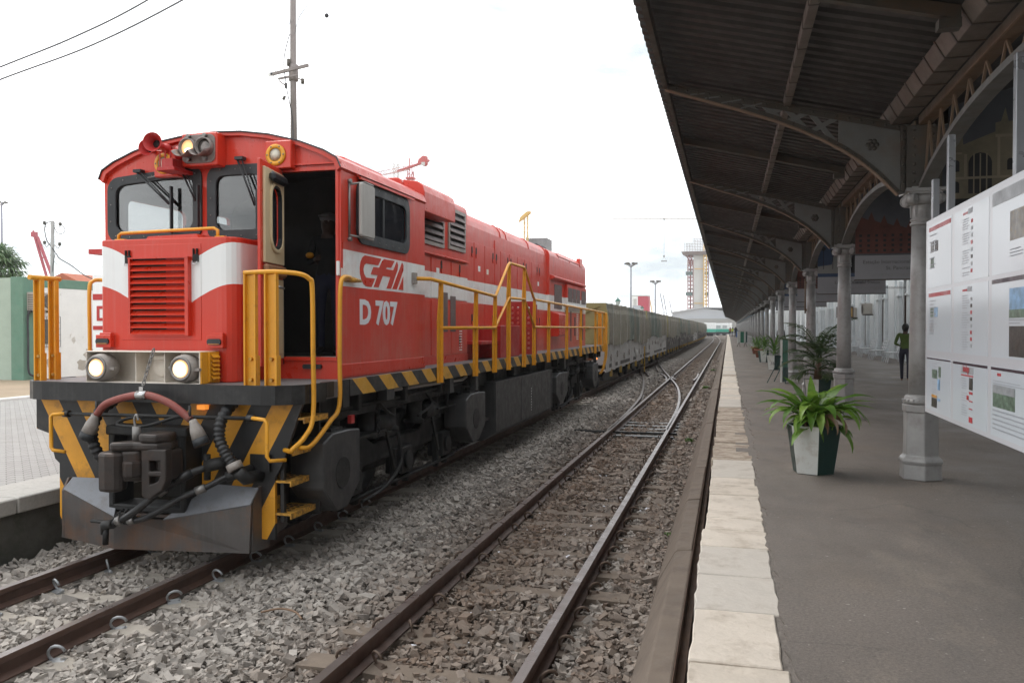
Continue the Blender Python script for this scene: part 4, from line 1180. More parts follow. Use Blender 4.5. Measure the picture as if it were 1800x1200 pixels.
def truck(yc):
    b = MB()
    for s in (-1, 1):
        x = s * 1.02
        b.prism([(yc - 2.1, 0.60), (yc - 1.75, 0.52), (yc + 1.75, 0.52), (yc + 2.1, 0.60), (yc + 2.1, 0.82), (yc + 1.0, 0.86), (yc + 0.7, 0.74), (yc - 0.7, 0.74), (yc - 1.0, 0.86), (yc - 2.1, 0.82)], 'yz', x - 0.06, x + 0.06)
    b.box(-1.0, 1.0, yc - 0.25, yc + 0.25, 0.6, 1.0); b.box(-0.95, 0.95, yc - 2.1, yc - 1.98, 0.6, 0.8); b.box(-0.95, 0.95, yc + 1.98, yc + 2.1, 0.6, 0.8)
    b.box(-0.7, 0.7, yc - 1.9, yc + 1.9, 0.3, 0.62)
    t = b.build('truck_frame', m_under, LOCO, bevel=0.015)
    for yy in (yc - 1.45, yc, yc + 1.45):
        b = MB()
        for s in (-1, 1):
            b.lathe((s * 0.535, yy, 0.457), [(0.08, -0.06), (0.36, -0.06), (0.40, -0.03), (0.48, -0.055 if s > 0 else -0.065), (0.485, -0.03), (0.457, -0.02), (0.455, 0.07), (0.38, 0.07), (0.36, 0.03), (0.10, 0.03), (0.09, 0.12)], 32, 'x') if s > 0 else b.lathe((s * 0.535, yy, 0.457), [(0.08, 0.06), (0.36, 0.06), (0.485, 0.05), (0.485, 0.03), (0.457, 0.02), (0.455, -0.07), (0.38, -0.07)], 24, 'x')
        b.cyl((-0.6, yy, 0.457), (0.6, yy, 0.457), 0.09, 10)
        b.build('wheelset', m_under, t)
        b = MB(); b.box(0.98, 1.20, yy - 0.17, yy + 0.17, 0.30, 0.62); b.cyl((1.20, yy, 0.46), (1.24, yy, 0.46), 0.11, 12)
        b.prism([(yy - 0.26, 0.62), (yy - 0.20, 0.16), (yy - 0.14, 0.16), (yy - 0.17, 0.62)], 'yz', 1.06, 1.14); b.prism([(yy + 0.26, 0.62), (yy + 0.20, 0.16), (yy + 0.14, 0.16), (yy + 0.17, 0.62)], 'yz', 1.06, 1.14)
        b.build('axle_box', m_under, t, bevel=0.01)
        for dy in (-0.42, 0.42):
            b = MB(); b.lathe((1.12, yy + dy, 0.86), [(0.13, 0.0), (0.13, 0.04), (0.10, 0.05), (0.10, 0.26), (0.13, 0.28), (0.13, 0.30)], 14, 'z')
            b.build('spring_pot', m_under, t)
    for yy in (yc - 0.75, yc + 0.75):
        b = MB(); b.cyl((1.16, yy - 0.22, 0.98), (1.16, yy + 0.22, 0.98), 0.11, 14); b.box(1.0, 1.22, yy - 0.3, yy + 0.3, 0.84, 0.87)
        b.bar((1.22, yy, 1.0), (1.22, yy + 0.3, 0.42), 0.03, 0.05)
        b.build('brake_cylinder', m_under, t, bevel=0.006)
    b = MB()
    b.box(1.0, 1.30, yc - 1.75, yc - 0.85, 0.90, 0.925); b.box(1.0, 1.30, yc + 0.85, yc + 1.75, 0.98, 1.005)
    b.cyl((1.27, yc + 1.8, 0.72), (1.27, yc + 1.8, 1.15), 0.045, 10)
    b.each('truck_shelf', m_under, t)
    b = MB()
    b.tube(smooth_path([(1.2, yc - 1.1, 1.38), (1.3, yc - 0.9, 1.15), (1.28, yc - 0.6, 1.05)]), 0.018, 6)
    b.tube(smooth_path([(1.28, yc - 0.5, 0.85), (1.3, yc - 0.45, 0.5), (1.26, yc - 0.8, 0.28), (1.2, yc - 1.3, 0.2)]), 0.02, 6)
    b.tube(smooth_path([(1.2, yc + 0.4, 1.3), (1.3, yc + 0.6, 1.1), (1.3, yc + 0.1, 0.98)]), 0.018, 6)
    b.tube([(1.30, yc - 2.0, 1.25), (1.30, yc + 2.0, 1.28)], 0.022, 6)
    b.tube([(1.15, yc - 1.9, 0.24), (1.15, yc + 1.9, 0.24)], 0.02, 6)
    b.build('brake_pipe', m_under, t)
    for yy in (yc - 1.1, yc + 1.2):
        bb = chain([(1.30, yy, 1.36), (1.30, yy, 0.9)], 0.008, 0.055); bb.build('safety_chain', m_under, t)
truck(3.15)
truck(13.95)
b = MB(); b.box(1.35, 1.45, 1.95, 2.15, 1.28, 1.40); b.box(1.36, 1.44, 4.05, 4.2, 1.2, 1.40); b.box(1.36, 1.44, 5.2, 5.32, 1.15, 1.4); b.box(1.3, 1.42, 12.0, 12.2, 1.15, 1.4); b.box(1.36, 1.44, 16.5, 16.6, 1.1, 1.4); b.each('jacking_pad', m_sandbox, LOCO)
b = MB(); b.tube([(1.32, 2.3, 1.36), (1.36, 4.8, 1.33), (1.36, 5.0, 1.36)], 0.022, 8); b.build('air_pipe', m_grey, LOCO)
b = MB(); b.box(1.38, 1.42, 1.15, 1.22, 1.12, 1.20); b.build('red_reflector', m_redflat, LOCO)
b = MB(); b.sph((1.36, 16.9, 1.20), 0.05, 10, 6); b.build('lit_step_lamp', emis('lit_orange_lamp', (1.0, 0.32, 0.08), 4.0), LOCO)
# ------------------------------------------------------------------ ground, ballast bed
m_sand = M('sandy_earth', (0.33, 0.25, 0.17), 0.9, var=0.2, vs=0.6, bump=0.3, bs=12, dirt=(0.2, 0.19, 0.1), damt=0.4, ds=0.8)
def ballast_bed():
    m, nt, b = nodes('ballast_far')
    p = pos(nt)
    v = nt.nodes.new('ShaderNodeTexVoronoi')
    v.inputs['Scale'].default_value = 17
    nt.links.new(p, v.inputs['Vector'])
    s = nt.nodes.new('ShaderNodeSeparateColor')
    nt.links.new(v.outputs['Color'], s.inputs[0])
    f = mapr(nt, s.outputs[0], 0, 1, 0.45, 1.35)
    g = nt.nodes.new('ShaderNodeCombineColor')
    for i in range(3):
        nt.links.new(f, g.inputs[i])
    x, y, z = sep(nt, p)
    base = mixc(nt, mapr(nt, mth(nt, 'ABSOLUTE', mth(nt, 'ADD', x, 1.75)), 0.5, 1.6), (0.13, 0.098, 0.075), (0.20, 0.175, 0.15))
    c = mixc(nt, 1.0, base, g.outputs[0], 'MULTIPLY')
    c = weather(nt, c, 0.2, 0.7, dirt=(0.06, 0.052, 0.045), damt=0.4, ds=1.2)
    nt.links.new(c, b.inputs['Base Color'])
    b.inputs['Roughness'].default_value = 0.9
    bn = nt.nodes.new('ShaderNodeBump')
    bn.inputs['Strength'].default_value = 1.0
    bn.inputs['Distance'].default_value = 0.03
    nt.links.new(v.outputs['Distance'], bn.inputs['Height'])
    bn.invert = True
    nt.links.new(bn.outputs[0], b.inputs['Normal'])
    return m
m_bed = ballast_bed()
struct('ground', MB().add([(-1500, -400, -0.45), (1500, -400, -0.45), (1500, 3000, -0.45), (-1500, 3000, -0.45)], [(0, 1, 2, 3)]), m_sand)
b = MB(); b.add([(-6.62, -40, -0.215), (-0.5, -40, -0.215), (-0.5, 420, -0.215), (-6.62, 420, -0.215)], [(0, 1, 2, 3)])
struct('track_bed', b, m_bed)

# ------------------------------------------------------------------ crushed stone ballast
def stone_mat():
    m, nt, b = nodes('ballast_stone')
    a = nt.nodes.new('ShaderNodeAttribute'); a.attribute_name = 'tint'
    r, g, bl = [nt.nodes.new('ShaderNodeSeparateColor').outputs[i] for i in range(3)]
    sc = nt.nodes.new('ShaderNodeSeparateColor'); nt.links.new(a.outputs['Color'], sc.inputs[0])
    ramp = nt.nodes.new('ShaderNodeValToRGB')
    e = ramp.color_ramp.elements
    e[0].position = 0.0; e[0].color = (0.10, 0.09, 0.082, 1)
    e[1].position = 1.0; e[1].color = (0.54, 0.495, 0.445, 1)
    k = ramp.color_ramp.elements.new(0.5); k.color = (0.335, 0.305, 0.275, 1)
    nt.links.new(sc.outputs[0], ramp.inputs[0])
    rust = mixc(nt, sc.outputs[0], (0.065, 0.046, 0.035), (0.29, 0.20, 0.142))
    c = mixc(nt, sc.outputs[1], ramp.outputs[0], rust)
    c = weather(nt, c, 0.16, 16, dirt=(0.28, 0.24, 0.20), damt=0.25, ds=25)
    nt.links.new(c, b.inputs['Base Color'])
    b.inputs['Roughness'].default_value = 0.85
    bn = nt.nodes.new('ShaderNodeBump'); bn.inputs['Strength'].default_value = 0.35; bn.inputs['Distance'].default_value = 0.006
    nt.links.new(noise(nt, pos(nt), 90, 4), bn.inputs['Height']); nt.links.new(bn.outputs[0], b.inputs['Normal'])
    return m
m_stone = stone_mat()
T1X, T2X, G = -4.98, -1.745, 0.57
CUBE = np.array([(x, y, z) for z in (-1, 1) for y in (-1, 1) for x in (-1, 1)], float)
QUADS = np.array([(0, 2, 3, 1), (4, 5, 7, 6), (0, 1, 5, 4), (2, 6, 7, 3), (0, 4, 6, 2), (1, 3, 7, 5)])
SL1, SL2, SP = 0.25, 0.10, 0.605         # first sleeper offsets and spacing
def on_sleeper(x, y):
    a = np.zeros(len(x), bool)
    for tx, off in ((T1X, SL1), (T2X, SL2)):
        inx = np.abs(x - tx) < 1.0
        ph = np.mod(y - off + 0.12, SP)
        a |= inx & (ph < 0.24)
    return a
def near_rail(x):
    r = np.full(len(x), 9.0)
    for tx in (T1X, T2X):
        for s in (-G, G):
            r = np.minimum(r, np.abs(x - tx - s))
    return r
def stones(name, y0, y1, x0, x1, dens, size, lift=0.0, keep_x=None):
    n = int((y1 - y0) * (x1 - x0) * dens)
    x = rng.uniform(x0, x1, n); y = rng.uniform(y0, y1, n)
    c, s = math.cos(rad(14.654)), math.sin(rad(14.654))
    dep = y * c - x * s; lat = x * c + y * s
    vis = (np.abs(lat) < dep * 0.64 + 1.6) & (dep > 1.5)
    x, y = x[vis], y[vis]
    sl = on_sleeper(x, y); nr = near_rail(x)
    t2 = np.abs(x - T2X) < 0.62
    keep = ~(sl & (rng.random(len(x)) < np.where(np.abs(x - T1X) < 0.8, 0.86, np.where(t2, 0.80, 0.25))))
    keep &= nr > 0.075
    x, y, nr = x[keep], y[keep], nr[keep]
    n = len(x)
    sz = size * np.exp(rng.normal(0, 0.30, n))
    sz = np.minimum(sz, np.where(nr < 0.13, 0.022, 1.0))
    big = rng.random(n) < 0.006
    sz[big] *= 1.6
    sc = np.stack([sz * rng.uniform(0.7, 1.25, n), sz * rng.uniform(0.6, 1.0, n), sz * rng.uniform(0.35, 0.75, n)], 1) * 0.5
    base = CUBE[None] * (1 + rng.uniform(-0.62, 0.32, (n, 8, 3)))
    v = base * sc[:, None, :]
    ax = rng.uniform(0, 2 * pi, n); tilt = rng.normal(0, 0.38, n); tilt2 = rng.normal(0, 0.38, n)
    ca, sa = np.cos(ax), np.sin(ax)
    ct, st_ = np.cos(tilt), np.sin(tilt)
    X, Y, Z = v[..., 0], v[..., 1], v[..., 2]
    Y, Z = Y * ct[:, None] - Z * st_[:, None], Y * st_[:, None] + Z * ct[:, None]
    ct, st_ = np.cos(tilt2), np.sin(tilt2)
    X, Z = X * ct[:, None] + Z * st_[:, None], -X * st_[:, None] + Z * ct[:, None]
    X, Y = X * ca[:, None] - Y * sa[:, None], X * sa[:, None] + Y * ca[:, None]
    und = 0.018 * np.sin(x * 2.1 + 1.3 * np.sin(y * 0.9)) + 0.014 * np.sin(y * 2.7 + x)
    mid = np.clip(1 - np.abs(x + 3.36) / 0.75, 0, 1)           # shoulder heaped between the tracks
    z = -0.175 + und + rng.uniform(-0.03, 0.022, n) + lift + mid * 0.05
    z += np.where(x > -0.95, 0.012, 0)
    V = np.stack([X + x[:, None], Y + y[:, None], Z + z[:, None]], -1).reshape(-1, 3)
    F = (QUADS[None] + (np.arange(n) * 8)[:, None, None]).reshape(-1, 4)
    me = bpy.data.meshes.new(name)
    me.vertices.add(len(V)); me.vertices.foreach_set('co', V.astype(np.float32).ravel())
    me.loops.add(F.size); me.loops.foreach_set('vertex_index', F.astype(np.int32).ravel())
    me.polygons.add(len(F)); me.polygons.foreach_set('loop_start', np.arange(0, F.size, 4, dtype=np.int32))
    me.polygons.foreach_set('loop_total', np.full(len(F), 4, np.int32))
    tint = np.clip(rng.normal(0.50, 0.14, n), 0.03, 1)
    rust = np.clip(1.05 - np.abs(x - T2X + 0.25) / 1.25, 0, 1) * 0.85 + rng.normal(0, 0.13, n)
    rust += np.where(x > -0.95, 0.55, 0)
    stain = (np.abs(x + 2.75) < 0.45) & (y > 7.5)
    tint = np.where(stain & (rng.random(n) < 0.6), tint * 0.55, tint)
    rust = np.clip(rust, 0, 1)
    tint = np.where(rust > 0.4, tint * 0.92, tint)
    at = me.attributes.new('tint', 'FLOAT_COLOR', 'POINT')
    colr = np.repeat(np.stack([tint, rust, np.zeros(n), np.ones(n)], 1), 8, 0)
    at.data.foreach_set('color', colr.astype(np.float32).ravel())
    me.polygons.foreach_set('use_smooth', np.zeros(len(F), bool))
    me.materials.append(m_stone)
    me.update(calc_edges=True)
    me.validate()
    return me
parts_ = [stones('a', 2.6, 11.5, -6.62, -0.52, 1300, 0.0455), stones('b', 11.5, 24, -6.62, -0.55, 560, 0.057), stones('c', 24, 60, -4.4, -0.6, 170, 0.085)]
def join(meshes, name):
    bm = bmesh.new()
    for m in meshes:
        bm.from_mesh(m)
    me = bpy.data.meshes.new(name)
    bm.to_mesh(me); bm.free()
    me.materials.append(m_stone)
    for m in meshes:
        bpy.data.meshes.remove(m)
    return me
bo = link('ballast', join(parts_, 'ballast'))
tag(bo, 'crushed grey and brown stone ballast filling the track bed', 'ballast', kind='stuff')

# ------------------------------------------------------------------ tracks
m_rail = M('rusty_rail_side', (0.105, 0.060, 0.045), 0.55, metal=0.2, var=0.2, vs=5, dirt=(0.045, 0.032, 0.028), damt=0.6, ds=4)
m_railtop = M('rail_head', (0.17, 0.142, 0.132), 0.34, metal=0.5, var=0.15, dirt=(0.14, 0.09, 0.075), damt=0.5, ds=3)
m_sleeperA = M('pale_concrete_sleeper', (0.36, 0.325, 0.28), 0.85, var=0.15, vs=6, bump=0.25, bs=60, dirt=(0.22, 0.19, 0.16), damt=0.5, ds=7)
m_sleeperB = M('brown_concrete_sleeper', (0.185, 0.145, 0.112), 0.85, var=0.18, vs=6, bump=0.25, bs=60, dirt=(0.08, 0.065, 0.055), damt=0.6, ds=5)
m_clipA = M('galvanised_clip', (0.30, 0.31, 0.32), 0.5, metal=0.4, var=0.15)
m_clipB = M('rusty_clip', (0.11, 0.075, 0.055), 0.7, metal=0.2, var=0.2)
RAILP = [(-0.032, 0.0), (-0.035, -0.012), (-0.033, -0.038), (-0.009, -0.05), (-0.008, -0.115), (-0.062, -0.136), (-0.062, -0.146), (0.062, -0.146), (0.062, -0.136), (0.008, -0.115), (0.009, -0.05), (0.033, -0.038), (0.035, -0.012), (0.032, 0.0)]
def rail_mesh(path):
    b = MB()
    P = [Vector((x, y, 0)) for x, y in path]
    n = len(RAILP)
    vs = []
    for i, p in enumerate(P):
        t = (P[min(i + 1, len(P) - 1)] - P[max(i - 1, 0)]).normalized()
        r = Vector((t.y, -t.x, 0))
        for u, w in RAILP:
            vs.append(p + r * u + Vector((0, 0, w)))
    for i in range(len(P) - 1):
        for k in range(n):
            k2 = (k + 1) % n
            b.m = 1 if k in (n - 1,) else 0
            b.add([], [])
            b.f.append((i * n + k, i * n + k2, (i + 1) * n + k2, (i + 1) * n + k)); b.sm.append(False); b.mi.append(1 if k == n - 1 else 0)
    b.v = vs
    b.f.append(tuple(range(n))); b.sm.append(False); b.mi.append(0)
    b.f.append(tuple(range((len(P) - 1) * n, len(P) * n))[::-1]); b.sm.append(False); b.mi.append(0)
    return b
# the far end swings to the left
def bend(y):
    return 0.0 if y < 120 else -((y - 120) ** 2) * 0.00022
def trackpath(x, y0=-2.0, y1=330):
    ys = [y0, 60, 120] + list(np.arange(130, y1, 10))
    return [(x + bend(y), y) for y in ys]
TR1 = thing('railway_track', 'railway track on pale concrete sleepers under the red locomotive', 'railway track', (T1X, 0, 0))
TR2 = thing('railway_track', 'empty railway track with shiny rails beside the platform kerb', 'railway track', (T2X, 0, 0))
for TR, tx in ((TR1, T1X), (TR2, T2X)):
    for s in (-G, G):
        rail_mesh([(s + x, y) for x, y in trackpath(0)]).build('rail', [m_rail, m_railtop], TR)
b = MB()
b.prism([(-1.0, -0.30), (1.0, -0.30), (0.98, -0.152), (0.55, -0.146), (0.32, -0.165), (-0.32, -0.165), (-0.55, -0.146), (-0.98, -0.152)], 'xz', -0.11, 0.11)
slA = b.mesh('sleeper', m_sleeperA); slB = b.mesh('sleeper', m_sleeperB)
def clipmesh():
    b = MB()
    pts = [(0.055 * math.cos(a) * 1.0, 0.055 * math.sin(a), 0.012 + 0.022 * math.sin(a * 0.5)) for a in np.linspace(0.3, 5.6, 12)]
    b.tube([Vector((p[0], p[2] * 0.5, p[1] + 0.02)) for p in pts], 0.0105, 6)
    b.box(-0.05, 0.05, -0.03, 0.03, -0.04, -0.022)
    return b
clA = clipmesh().mesh('rail_clip', m_clipA); clB = clipmesh().mesh('rail_clip', m_clipB)
for TR, me, cm, off, ymax in ((TR1, slA, clA, SL1, 26), (TR2, slB, clB, SL2, 60)):
    k = 2
    while True:
        y = off + SP * k
        if y > ymax:
            break
        o = link('sleeper', me, TR, loc=(random.uniform(-0.02, 0.02), y, random.uniform(-0.008, 0.004)), rot=(0, 0, random.uniform(-0.015, 0.015)))
        if y < 17 and not (TR is TR1 and y > 9.5):
            for s in (-G, G):
                for q in (-1, 1):
                    link('rail_clip', cm, TR, loc=(s + q * 0.115, y + random.uniform(-0.02, 0.02), -0.125), rot=(random.uniform(0.2, 0.5), 0, q * s / abs(s) * 0.5 + random.uniform(-0.6, 0.6)))
        k += 1
    b = MB()
    while y < 130:
        b.box(-0.98, 0.98, y - 0.1, y + 0.1, -0.25, -0.165); y += SP
    b.build('far_sleepers', m_sleeperB, TR, kind='stuff')
# turnout
SW = thing('turnout', 'set of points where a curved track leaves the platform track', 'turnout', (0, 0, 0))
def rail_pts(pts):
    return [(p.x, p.y) for p in smooth_path([(x, y, 0) for x, y in pts], 5)]
rail_mesh(rail_pts([(-2.345, 16.6), (-2.36, 19), (-2.43, 22), (-2.56, 25.2), (-2.90, 29.5), (-3.45, 35), (-4.1, 40.5), (-4.8, 47)])).build('switch_rail', [m_rail, m_railtop], SW)
rail_mesh(rail_pts([(-1.21, 17.0), (-1.225, 19.5), (-1.28, 22.4), (-1.45, 26), (-1.78, 30.2), (-2.315, 34.9), (-3.15, 42), (-3.8, 48), (-4.35, 54)])).build('switch_rail', [m_rail, m_railtop], SW)
for pts in ([(-2.05, 34.0), (-2.25, 35.2), (-2.33, 37.5)], [(-2.37, 33.2), (-2.55, 35.6), (-2.95, 38.2)], [(-1.32, 33.5), (-1.27, 35.5), (-1.30, 38.5)], [(-3.35, 36.5), (-3.7, 39.0), (-4.05, 41.2)], [(-3.35, 41.0), (-3.75, 45), (-4.1, 48)]):
    rail_mesh(rail_pts(pts)).build('check_rail', [m_rail, m_railtop], SW)
b = MB()
for y in np.arange(16.9, 19.6, 0.6):
    b.box(-2.5, -1.05, y - 0.11, y + 0.11, -0.19, -0.13)
b.build('slide_plate', M('greasy_timber', (0.06, 0.055, 0.05), 0.4, var=0.3, dirt=(0.16, 0.155, 0.15), damt=0.4, ds=14), SW)
b = MB(); b.box(-2.9, -1.0, 17.15, 17.2, -0.13, -0.09); b.tube([(-3.15, 17.3, -0.11), (-2.3, 17.2, -0.1)], 0.022, 6)
b.build('point_rod', m_under, SW)

# paper and plastic scraps between the rails
m_scrap = M('pale_litter', (0.62, 0.62, 0.66), 0.6, var=0.2)
scr = []
for k in range(5):
    b = MB()
    n = 6
    pts = [(math.cos(a) * random.uniform(0.4, 1), math.sin(a) * random.uniform(0.3, 0.8), random.uniform(-0.1, 0.25)) for a in np.linspace(0, 2 * pi, n, endpoint=False)]
    b.add([(0, 0, 0.2)] + pts, [(0, i + 1, (i + 1) % n + 1) for i in range(n)])
    scr.append(b.mesh('paper_scrap', m_scrap))
for k in range(64):
    y = random.choice((random.uniform(4, 14), random.uniform(10, 30), random.uniform(18, 60)))
    x = T2X + random.gauss(0, 0.45) if random.random() < 0.8 else random.uniform(-3.6, -0.7)
    if abs(abs(x - T2X) - G) < 0.1:
        x += 0.18
    o = link('paper_scrap', random.choice(scr), loc=(x, y, -0.135), rot=(random.uniform(-0.4, 0.4), random.uniform(-0.4, 0.4), random.uniform(0, 6)))
    s = random.uniform(0.018, 0.042); o.scale = (s, s, s)
    tag(o, 'small pale scrap of litter lying on the ballast', 'litter', 'scraps of litter on the track')
o = link('branch', MB().tube(smooth_path([(-3.42, 5.55, -0.10), (-3.3, 5.62, -0.085), (-3.16, 5.6, -0.09), (-3.05, 5.5, -0.10)]), [0.008] * 19, 6).mesh('branch', M('dry_wood', (0.22, 0.14, 0.09), 0.8)))
tag(o, 'short curved brown stick lying on pale ballast', 'stick')

# ------------------------------------------------------------------ right platform
def asphalt():
    m, nt, b = nodes('worn_asphalt')
    p = pos(nt)
    c = weather(nt, (0.168, 0.143, 0.124), 0.18, 0.55, dirt=(0.215, 0.168, 0.128), damt=0.5, ds=0.5)
    f = mapr(nt, noise(nt, pos(nt, (1.0, 0.25, 1)), 2.2, 6, 0.7), 0.52, 0.72)
    c = mixc(nt, mth(nt, 'MULTIPLY', f, 0.45), c, (0.105, 0.096, 0.09))
    vo = nt.nodes.new('ShaderNodeTexVoronoi'); vo.feature = 'DISTANCE_TO_EDGE'; vo.inputs['Scale'].default_value = 0.55
    wv = nt.nodes.new('ShaderNodeMix'); wv.data_type = 'VECTOR'; wv.inputs[0].default_value = 0.22
    nz = nt.nodes.new('ShaderNodeTexNoise'); nz.inputs['Scale'].default_value = 1.7; nz.inputs['Detail'].default_value = 8; nt.links.new(p, nz.inputs['Vector'])
    nt.links.new(p, wv.inputs[4]); nt.links.new(nz.outputs['Color'], wv.inputs[5]); nt.links.new(wv.outputs[1], vo.inputs['Vector'])
    ck = mth(nt, 'MULTIPLY', mth(nt, 'LESS_THAN', vo.outputs['Distance'], 0.0035), mth(nt, 'GREATER_THAN', noise(nt, p, 0.6, 3), 0.50))
    c = mixc(nt, mth(nt, 'MULTIPLY', ck, 0.3), c, (0.06, 0.055, 0.05))
    st1 = mapr(nt, noise(nt, p, 2.6, 6, 0.7), 0.60, 0.70)
    c = mixc(nt, mth(nt, 'MULTIPLY', st1, 0.40), c, (0.085, 0.075, 0.068))
    st2 = mapr(nt, noise(nt, pos(nt, (1, 0.5, 1)), 1.1, 7, 0.72), 0.56, 0.66)
    c = mixc(nt, mth(nt, 'MULTIPLY', st2, 0.35), c, (0.27, 0.225, 0.18))
    gr = mapr(nt, noise(nt, p, 62, 3, 0.7), 0.3, 0.7, 0.72, 1.28)
    gc = nt.nodes.new('ShaderNodeCombineColor')
    for i in range(3):
        nt.links.new(gr, gc.inputs[i])
    c = mixc(nt, 1.0, c, gc.outputs[0], 'MULTIPLY')
    sp = mth(nt, 'MULTIPLY', mapr(nt, noise(nt, p, 21, 2), 0.72, 0.75), 0.7)
    c = mixc(nt, sp, c, (0.42, 0.39, 0.36))
    g = mapr(nt, noise(nt, p, 190, 2), 0.60, 0.72)
    c = mixc(nt, mth(nt, 'MULTIPLY', g, 0.4), c, (0.34, 0.31, 0.28))
    nt.links.new(c, b.inputs['Base Color'])
    nt.links.new(mapr(nt, noise(nt, p, 1.1, 5), 0.35, 0.7, 0.5, 0.85), b.inputs['Roughness'])
    bn = nt.nodes.new('ShaderNodeBump'); bn.inputs['Strength'].default_value = 0.5; bn.inputs['Distance'].default_value = 0.006
    nt.links.new(noise(nt, p, 110, 6), bn.inputs['Height']); nt.links.new(bn.outputs[0], b.inputs['Normal'])
    return m
m_asph = asphalt()
PZ = 0.55
b = MB()
ys = [-45, 0] + list(np.arange(2, 30, 0.12)) + list(np.arange(30, 90, 0.6)) + [120, 210]
edge = []
for y in ys:
    w = 0.012 * math.sin(y * 9.1) + 0.016 * math.sin(y * 3.7 + 1) + 0.010 * math.sin(y * 23)
    edge.append(0.285 + w + (0.05 if 9.7 < y < 16.2 else 0))
n = len(ys)
vs = [(e, y, PZ) for e, y in zip(edge, ys)] + [(8.2, y, PZ) for y in ys] + [(e, y, PZ - 0.03) for e, y in zip(edge, ys)]
b.add(vs, [(i, i + 1, n + i + 1, n + i) for i in range(n - 1)] + [(i, 2 * n + i, 2 * n + i + 1, i + 1) for i in range(n - 1)])
platform = struct('platform', b, m_asph)
m_wallc = M('platform_wall_concrete', (0.15, 0.13, 0.115), 0.9, var=0.2, bump=0.4, bs=20, dirt=(0.05, 0.045, 0.04), damt=0.6, ds=3)
b = MB(); b.box(-0.16, 0.30, -45, 210, -0.3, PZ - 0.14); b.build('platform_wall', m_wallc, platform)
m_rubble = M('broken_edge', (0.20, 0.175, 0.155), 0.95, var=0.3, vs=14, bump=0.8, bs=35, bdist=0.02)
b = MB(); b.box(0.10, 0.5, -45, 210, PZ - 0.14, PZ - 0.012); b.build('bedding_mortar', m_rubble, platform)
stonem = [M('pale_coping_stone', (0.66, 0.585, 0.50), 0.8, var=0.10, vs=3, bump=0.6, bs=22, dirt=(0.34, 0.27, 0.20), damt=0.65, ds=5),
          M('cream_coping_stone', (0.62, 0.545, 0.46), 0.8, var=0.12, vs=4, bump=0.6, bs=22, dirt=(0.32, 0.26, 0.20), damt=0.7, ds=6),
          M('grey_coping_stone', (0.58, 0.53, 0.47), 0.8, var=0.12, vs=4, bump=0.6, bs=22, dirt=(0.33, 0.28, 0.23), damt=0.65, ds=4)]
stoned = M('dirty_coping_stone', (0.47, 0.395, 0.32), 0.9, var=0.2, vs=8, bump=0.4, bs=30, dirt=(0.24, 0.18, 0.135), damt=0.7, ds=7, lo=0.42, hi=0.6)
y = 2.0
cuts = [3.02, 3.80, 4.52, 5.18, 5.86, 6.36, 6.76, 7.70, 8.18, 8.60, 9.75]
ci = 0
yy = 1.2
while yy < 62:
    if ci < len(cuts):
        y2 = cuts[ci]; ci += 1
    elif yy < 16.2:
        y2 = min(yy + random.uniform(0.14, 0.34), 16.4)
    else:
        y2 = yy + random.uniform(0.5, 1.1)
    dirty = 9.7 < yy < 16.2 or 26 < yy < 27.6
    r = random.uniform(-0.012, 0.012)
    x0, x1 = -0.17 + random.uniform(-0.012, 0.012), 0.262 + random.uniform(-0.02, 0.02)
    g = 0.009
    zt = PZ + (random.uniform(-0.006, 0.004) if not dirty else random.uniform(-0.014, -0.002))
    b = MB()
    # slightly chipped outline
    out = []
    for (ax_, ay_), (bx_, by_) in (((x0, yy + g), (x1, yy + g)), ((x1, yy + g), (x1, y2 - g)), ((x1, y2 - g), (x0, y2 - g)), ((x0, y2 - g), (x0, yy + g))):
        k = max(2, int(math.hypot(bx_ - ax_, by_ - ay_) / 0.11))
        for j in range(k):
            t = j / k
            out.append((ax_ + (bx_ - ax_) * t + random.uniform(-0.008, 0.008) * (1 if j else 0.6), ay_ + (by_ - ay_) * t + random.uniform(-0.004, 0.004)))
    b.prism(out, 'xy', PZ - 0.14, zt)
    b.build('coping_stone', stoned if dirty else random.choice(stonem), platform, bevel=0.007)
    yy = y2
b = MB(); b.box(-0.17, 0.26, yy, 205, PZ - 0.14, PZ); b.build('far_coping', stonem[0], platform)

# concrete kerb between the ballast and the platform wall
m_kerb = M('brown_concrete_kerb', (0.155, 0.122, 0.096), 0.85, var=0.16, vs=3, bump=0.35, bs=35, dirt=(0.085, 0.066, 0.052), damt=0.6, ds=4)
kerb = thing('concrete_kerb', 'low brown concrete kerb running between the ballast and the platform edge', 'kerb', (0, 0, 0))
yy = 0.5
while yy < 60:
    ln = random.choice((2.0, 2.6, 3.1))
    w = random.uniform(-0.008, 0.008)
    dz = random.uniform(-0.012, 0.012)
    b = MB(); b.prism([(-0.62 + w, -0.30), (-0.545 + w, -0.02), (-0.525 + w, 0.04), (-0.405 + w, 0.265 + dz), (-0.385 + w, 0.285 + dz), (-0.265 + w, 0.30 + dz), (-0.262 + w, -0.3)], 'xz', yy + 0.004, yy + ln - 0.004)
    b.build('kerb_block', m_kerb, kerb, bevel=0.012, seg=2)
    yy += ln
b = MB(); b.prism([(-0.62, -0.30), (-0.53, 0.04), (-0.40, 0.27), (-0.265, 0.30), (-0.262, -0.3)], 'xz', yy, 205); b.build('far_kerb', m_kerb, kerb)
b = MB(); b.box(-0.255, -0.212, 0.5, 60, 0.10, 0.235); b.box(-0.262, -0.258, 0.5, 60, 0.2, 0.315); b.build('rusty_edge_strip', M('rusty_strip', (0.10, 0.062, 0.042), 0.8, var=0.3, dirt=(0.2, 0.11, 0.06), damt=0.5, ds=8), kerb)
b = MB(); b.box(-0.26, -0.16, 0.3, 200, -0.3, -0.1); b.build('gully_floor', m_dark, kerb)

